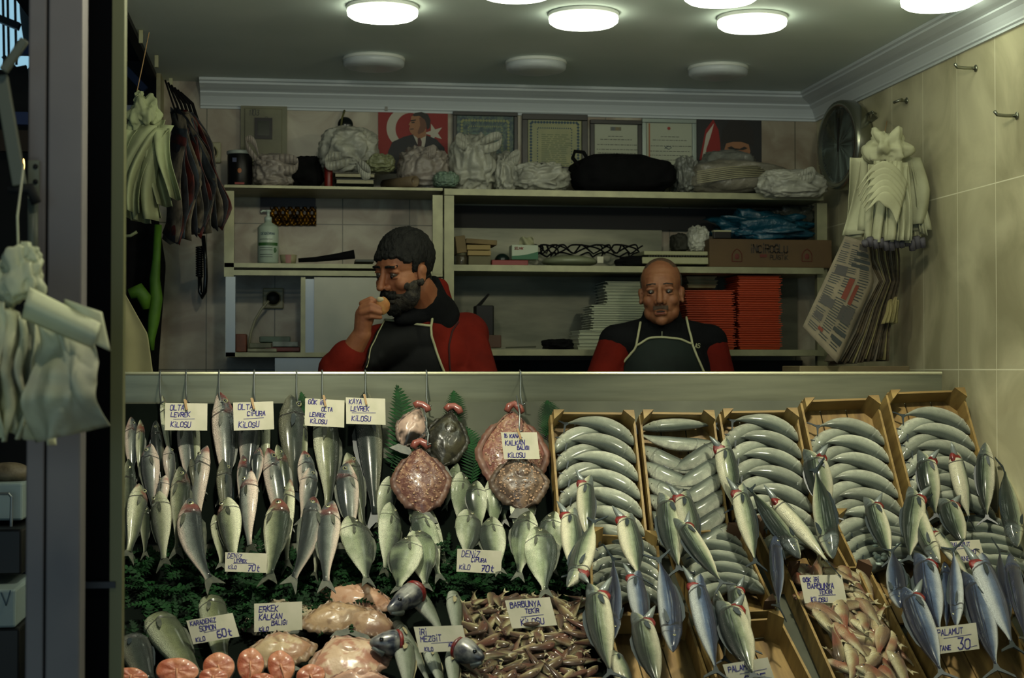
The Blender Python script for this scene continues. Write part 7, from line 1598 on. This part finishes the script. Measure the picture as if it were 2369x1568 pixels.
# ---- the bald man (right)
Y2 = 5.85
h2 = atY(1530, 682, Y2)
T2 = basis(h2, (-.30, -1, 0), tilt=.04, pitch=-.02, sc=1.0)
t = thing('person', (h2.x, Y2+.05, FZ), 'bald man in a dark vest with red sleeves and dark green apron looking ahead', 'person')
body = head_blobs(T2, 1.09)
nb = atY(1530, 760, Y2+.05); hb = T2 @ Vector((0, -.03, -.05)); body.cap(hb, nb, .066, .074)
shR = atY(1640, 792, Y2+.06); shL = atY(1428, 792, Y2+.04); chest = atY(1535, 870, Y2+.06); belly = chest+Vector((0, .02, -.26)); hips = chest+Vector((0, .06, -.52))
def torso2(m_, k=1.0, o=0):
    m_.ell(chest, (.195*k+o, .125*k+o, .20*k+o), None, 24, 14); m_.ell(belly, (.195*k+o, .155*k+o, .22*k+o), None, 24, 14)
    m_.cap(shL, shR, .064*k+o, .064*k+o); m_.cap(nb+Vector((0, .0, -.0)), (shR+shL)/2, .066*k+o, .09*k+o)
    for s in (shL, shR): m_.cap(nb+Vector((0, .01, -.0)), s, .050*k+o, .060*k+o)
torso2(body, .92); elR = atY(1672, 905, Y2+.02); elL = atY(1382, 905, Y2); wrR = elR+Vector((-.06, -.20, -.05)); wrL = elL+Vector((.06, -.20, -.05))
for a, b, c_ in ((shR, elR, wrR), (shL, elL, wrL)):
    body.cap(a, b, .052, .044); body.cap(b, c_, .042, .029); body.ell(c_+Vector((0, -.05, -.005)), (.038, .048, .016), None, 14, 8)
    for k in range(4): body.cap(c_+Vector((-.027+.018*k, -.085, -.008)), c_+Vector((-.030+.020*k, -.135, -.022)), .009, .0075)
legs(body, hips, .10, 1); body.ell(hips, (.17, .13, .14), None, 18, 10)
me2 = remesh(body, .0034, 3, sock(T2)); link(me2, 'body', m_skin2, t)
eyes(t, T2, -.002)
fr2 = lambda p: sstep(0, .012, min(.005-p.y+wob(p, 8), p.z+.045, .102-p.z-.02)) if abs(p.x) > .045 and not (abs(p.x) > .0745 and -.03 < p.y < .018 and p.z < .034) else 0
patch(me2, T2, fr2, .0026, 'hair', m_grey, t, 1, .4)
top2 = lambda p: sstep(0, .03, min(p.z-.085, .045-p.y))*.8
patch(me2, T2, top2, .0016, 'cropped_hair', m_stub, t, 1, .4)
brow2 = lambda p: sstep(0, .003, min(p.y-.060, abs(p.x)-.012, .050-abs(p.x), .0036-abs(p.z-.0395+.14*abs(abs(p.x)-.026))))
patch(me2, T2, brow2, .003, 'eyebrows', mat('grey_brown_brow', (.16, .12, .09), .8), t, 5, .3)
mst2 = lambda p: sstep(0, .005, min(p.y-.068, .030-abs(p.x), -.040-p.z, p.z+.056+.2*abs(p.x)))
patch(me2, T2, mst2, .0022, 'mustache_stubble', mat('mustache_grey', (.30, .24, .19), .8), t, 5, .3)
lip2 = lambda p: sstep(0, .002, min(p.y-.074, .019-abs(p.x), -.0665-p.z, p.z+.076-.1*abs(p.x)))
patch(me2, T2, lip2, .0012, 'lower_lip', m_lip, t, 5, .1)
m_ = M(); m_.cap(T2 @ Vector((-.013, .0905, -.0645)), T2 @ Vector((.013, .0905, -.0645)), .0022, .0022, 8); prt(t, 'mouth_opening', m_, mat('mouth_dark', (.10, .04, .03), .6), smooth=True)
vs_ = M(); torso2(vs_, 1.0, .008); vs_.cap(hb+(nb-hb)*.55, nb, .078, .088)
for s, e in ((shR, elR), (shL, elL)): vs_.cap(s, s+(e-s)*.06, .071, .066)
mev = remesh(vs_, .006, 6); link(mev, 'vest', m_navy, t); bv2 = mbvh(mev)
sl = M()
for s, e, w2 in ((shR, elR, wrR), (shL, elL, wrL)):
    sl.cap(s+(e-s)*.10, e, .066, .060); sl.cap(e, w2, .058, .042)
    for k in range(3): q = s+(e-s)*(.5+.2*k); sl.cap(q+Vector((-.045, -.04, .0)), q+Vector((.045, -.042, -.015)), .012, .010)
for nm_, half in (('sleeve', 1), ('sleeve', -1)):
    s, e, w2 = (shR, elR, wrR) if half == 1 else (shL, elL, wrL); q_ = M(); q_.cap(s+(e-s)*.12, e, .069, .062); q_.cap(e, w2, .058, .042)
    for k in range(3): q = s+(e-s)*(.5+.2*k); q_.cap(q+Vector((-.045, -.04, .0)), q+Vector((.045, -.042, -.015)), .013, .011)
    link(remesh(q_, .006, 5), nm_, m_redc, t)
APC = lambda u: 15*math.sin(PI*u)
apron_patch(t, bv2, [(1470, 799), (1462, 820), (1445, 845), (1432, 866), (1420, 900)], [(1598, 799), (1606, 820), (1616, 845), (1625, 866), (1640, 900)], 'apron', m_apg)
piping(t, bv2, [(1471, 798), (1500, 786), (1535, 783), (1570, 787), (1598, 799)], 'apron_edge'); piping(t, bv2, [(1481, 750), (1475, 775), (1470, 798), (1461, 822), (1441, 845), (1430, 866), (1424, 900)], 'apron_strap'); piping(t, bv2, [(1585, 740), (1592, 765), (1598, 799), (1610, 830), (1626, 866), (1640, 900)], 'apron_strap')
q = conform(bv2, 1531, 772, .006); prt(t, 'zip_pull', M().box(q, (.005, .004, .018)), m_chr)
sts, _ = strokes('AS', 0, 0, .016, slant=.15); m_ = M()
for pl in sts: ribbons(m_, pl, lambda a, b: (conform(bv2, 1606+a*620, 806-b*620, .004) or q), .0022)
prt(t, 'embroidery', m_, m_pipe)
sts, _ = strokes('AS', 0, 0, .016, slant=.15)
prt(t, 'trousers', M().cap(hips+Vector((0, 0, .05)), hips+Vector((0, 0, -.1)), .19, .17), m_trs, smooth=True)
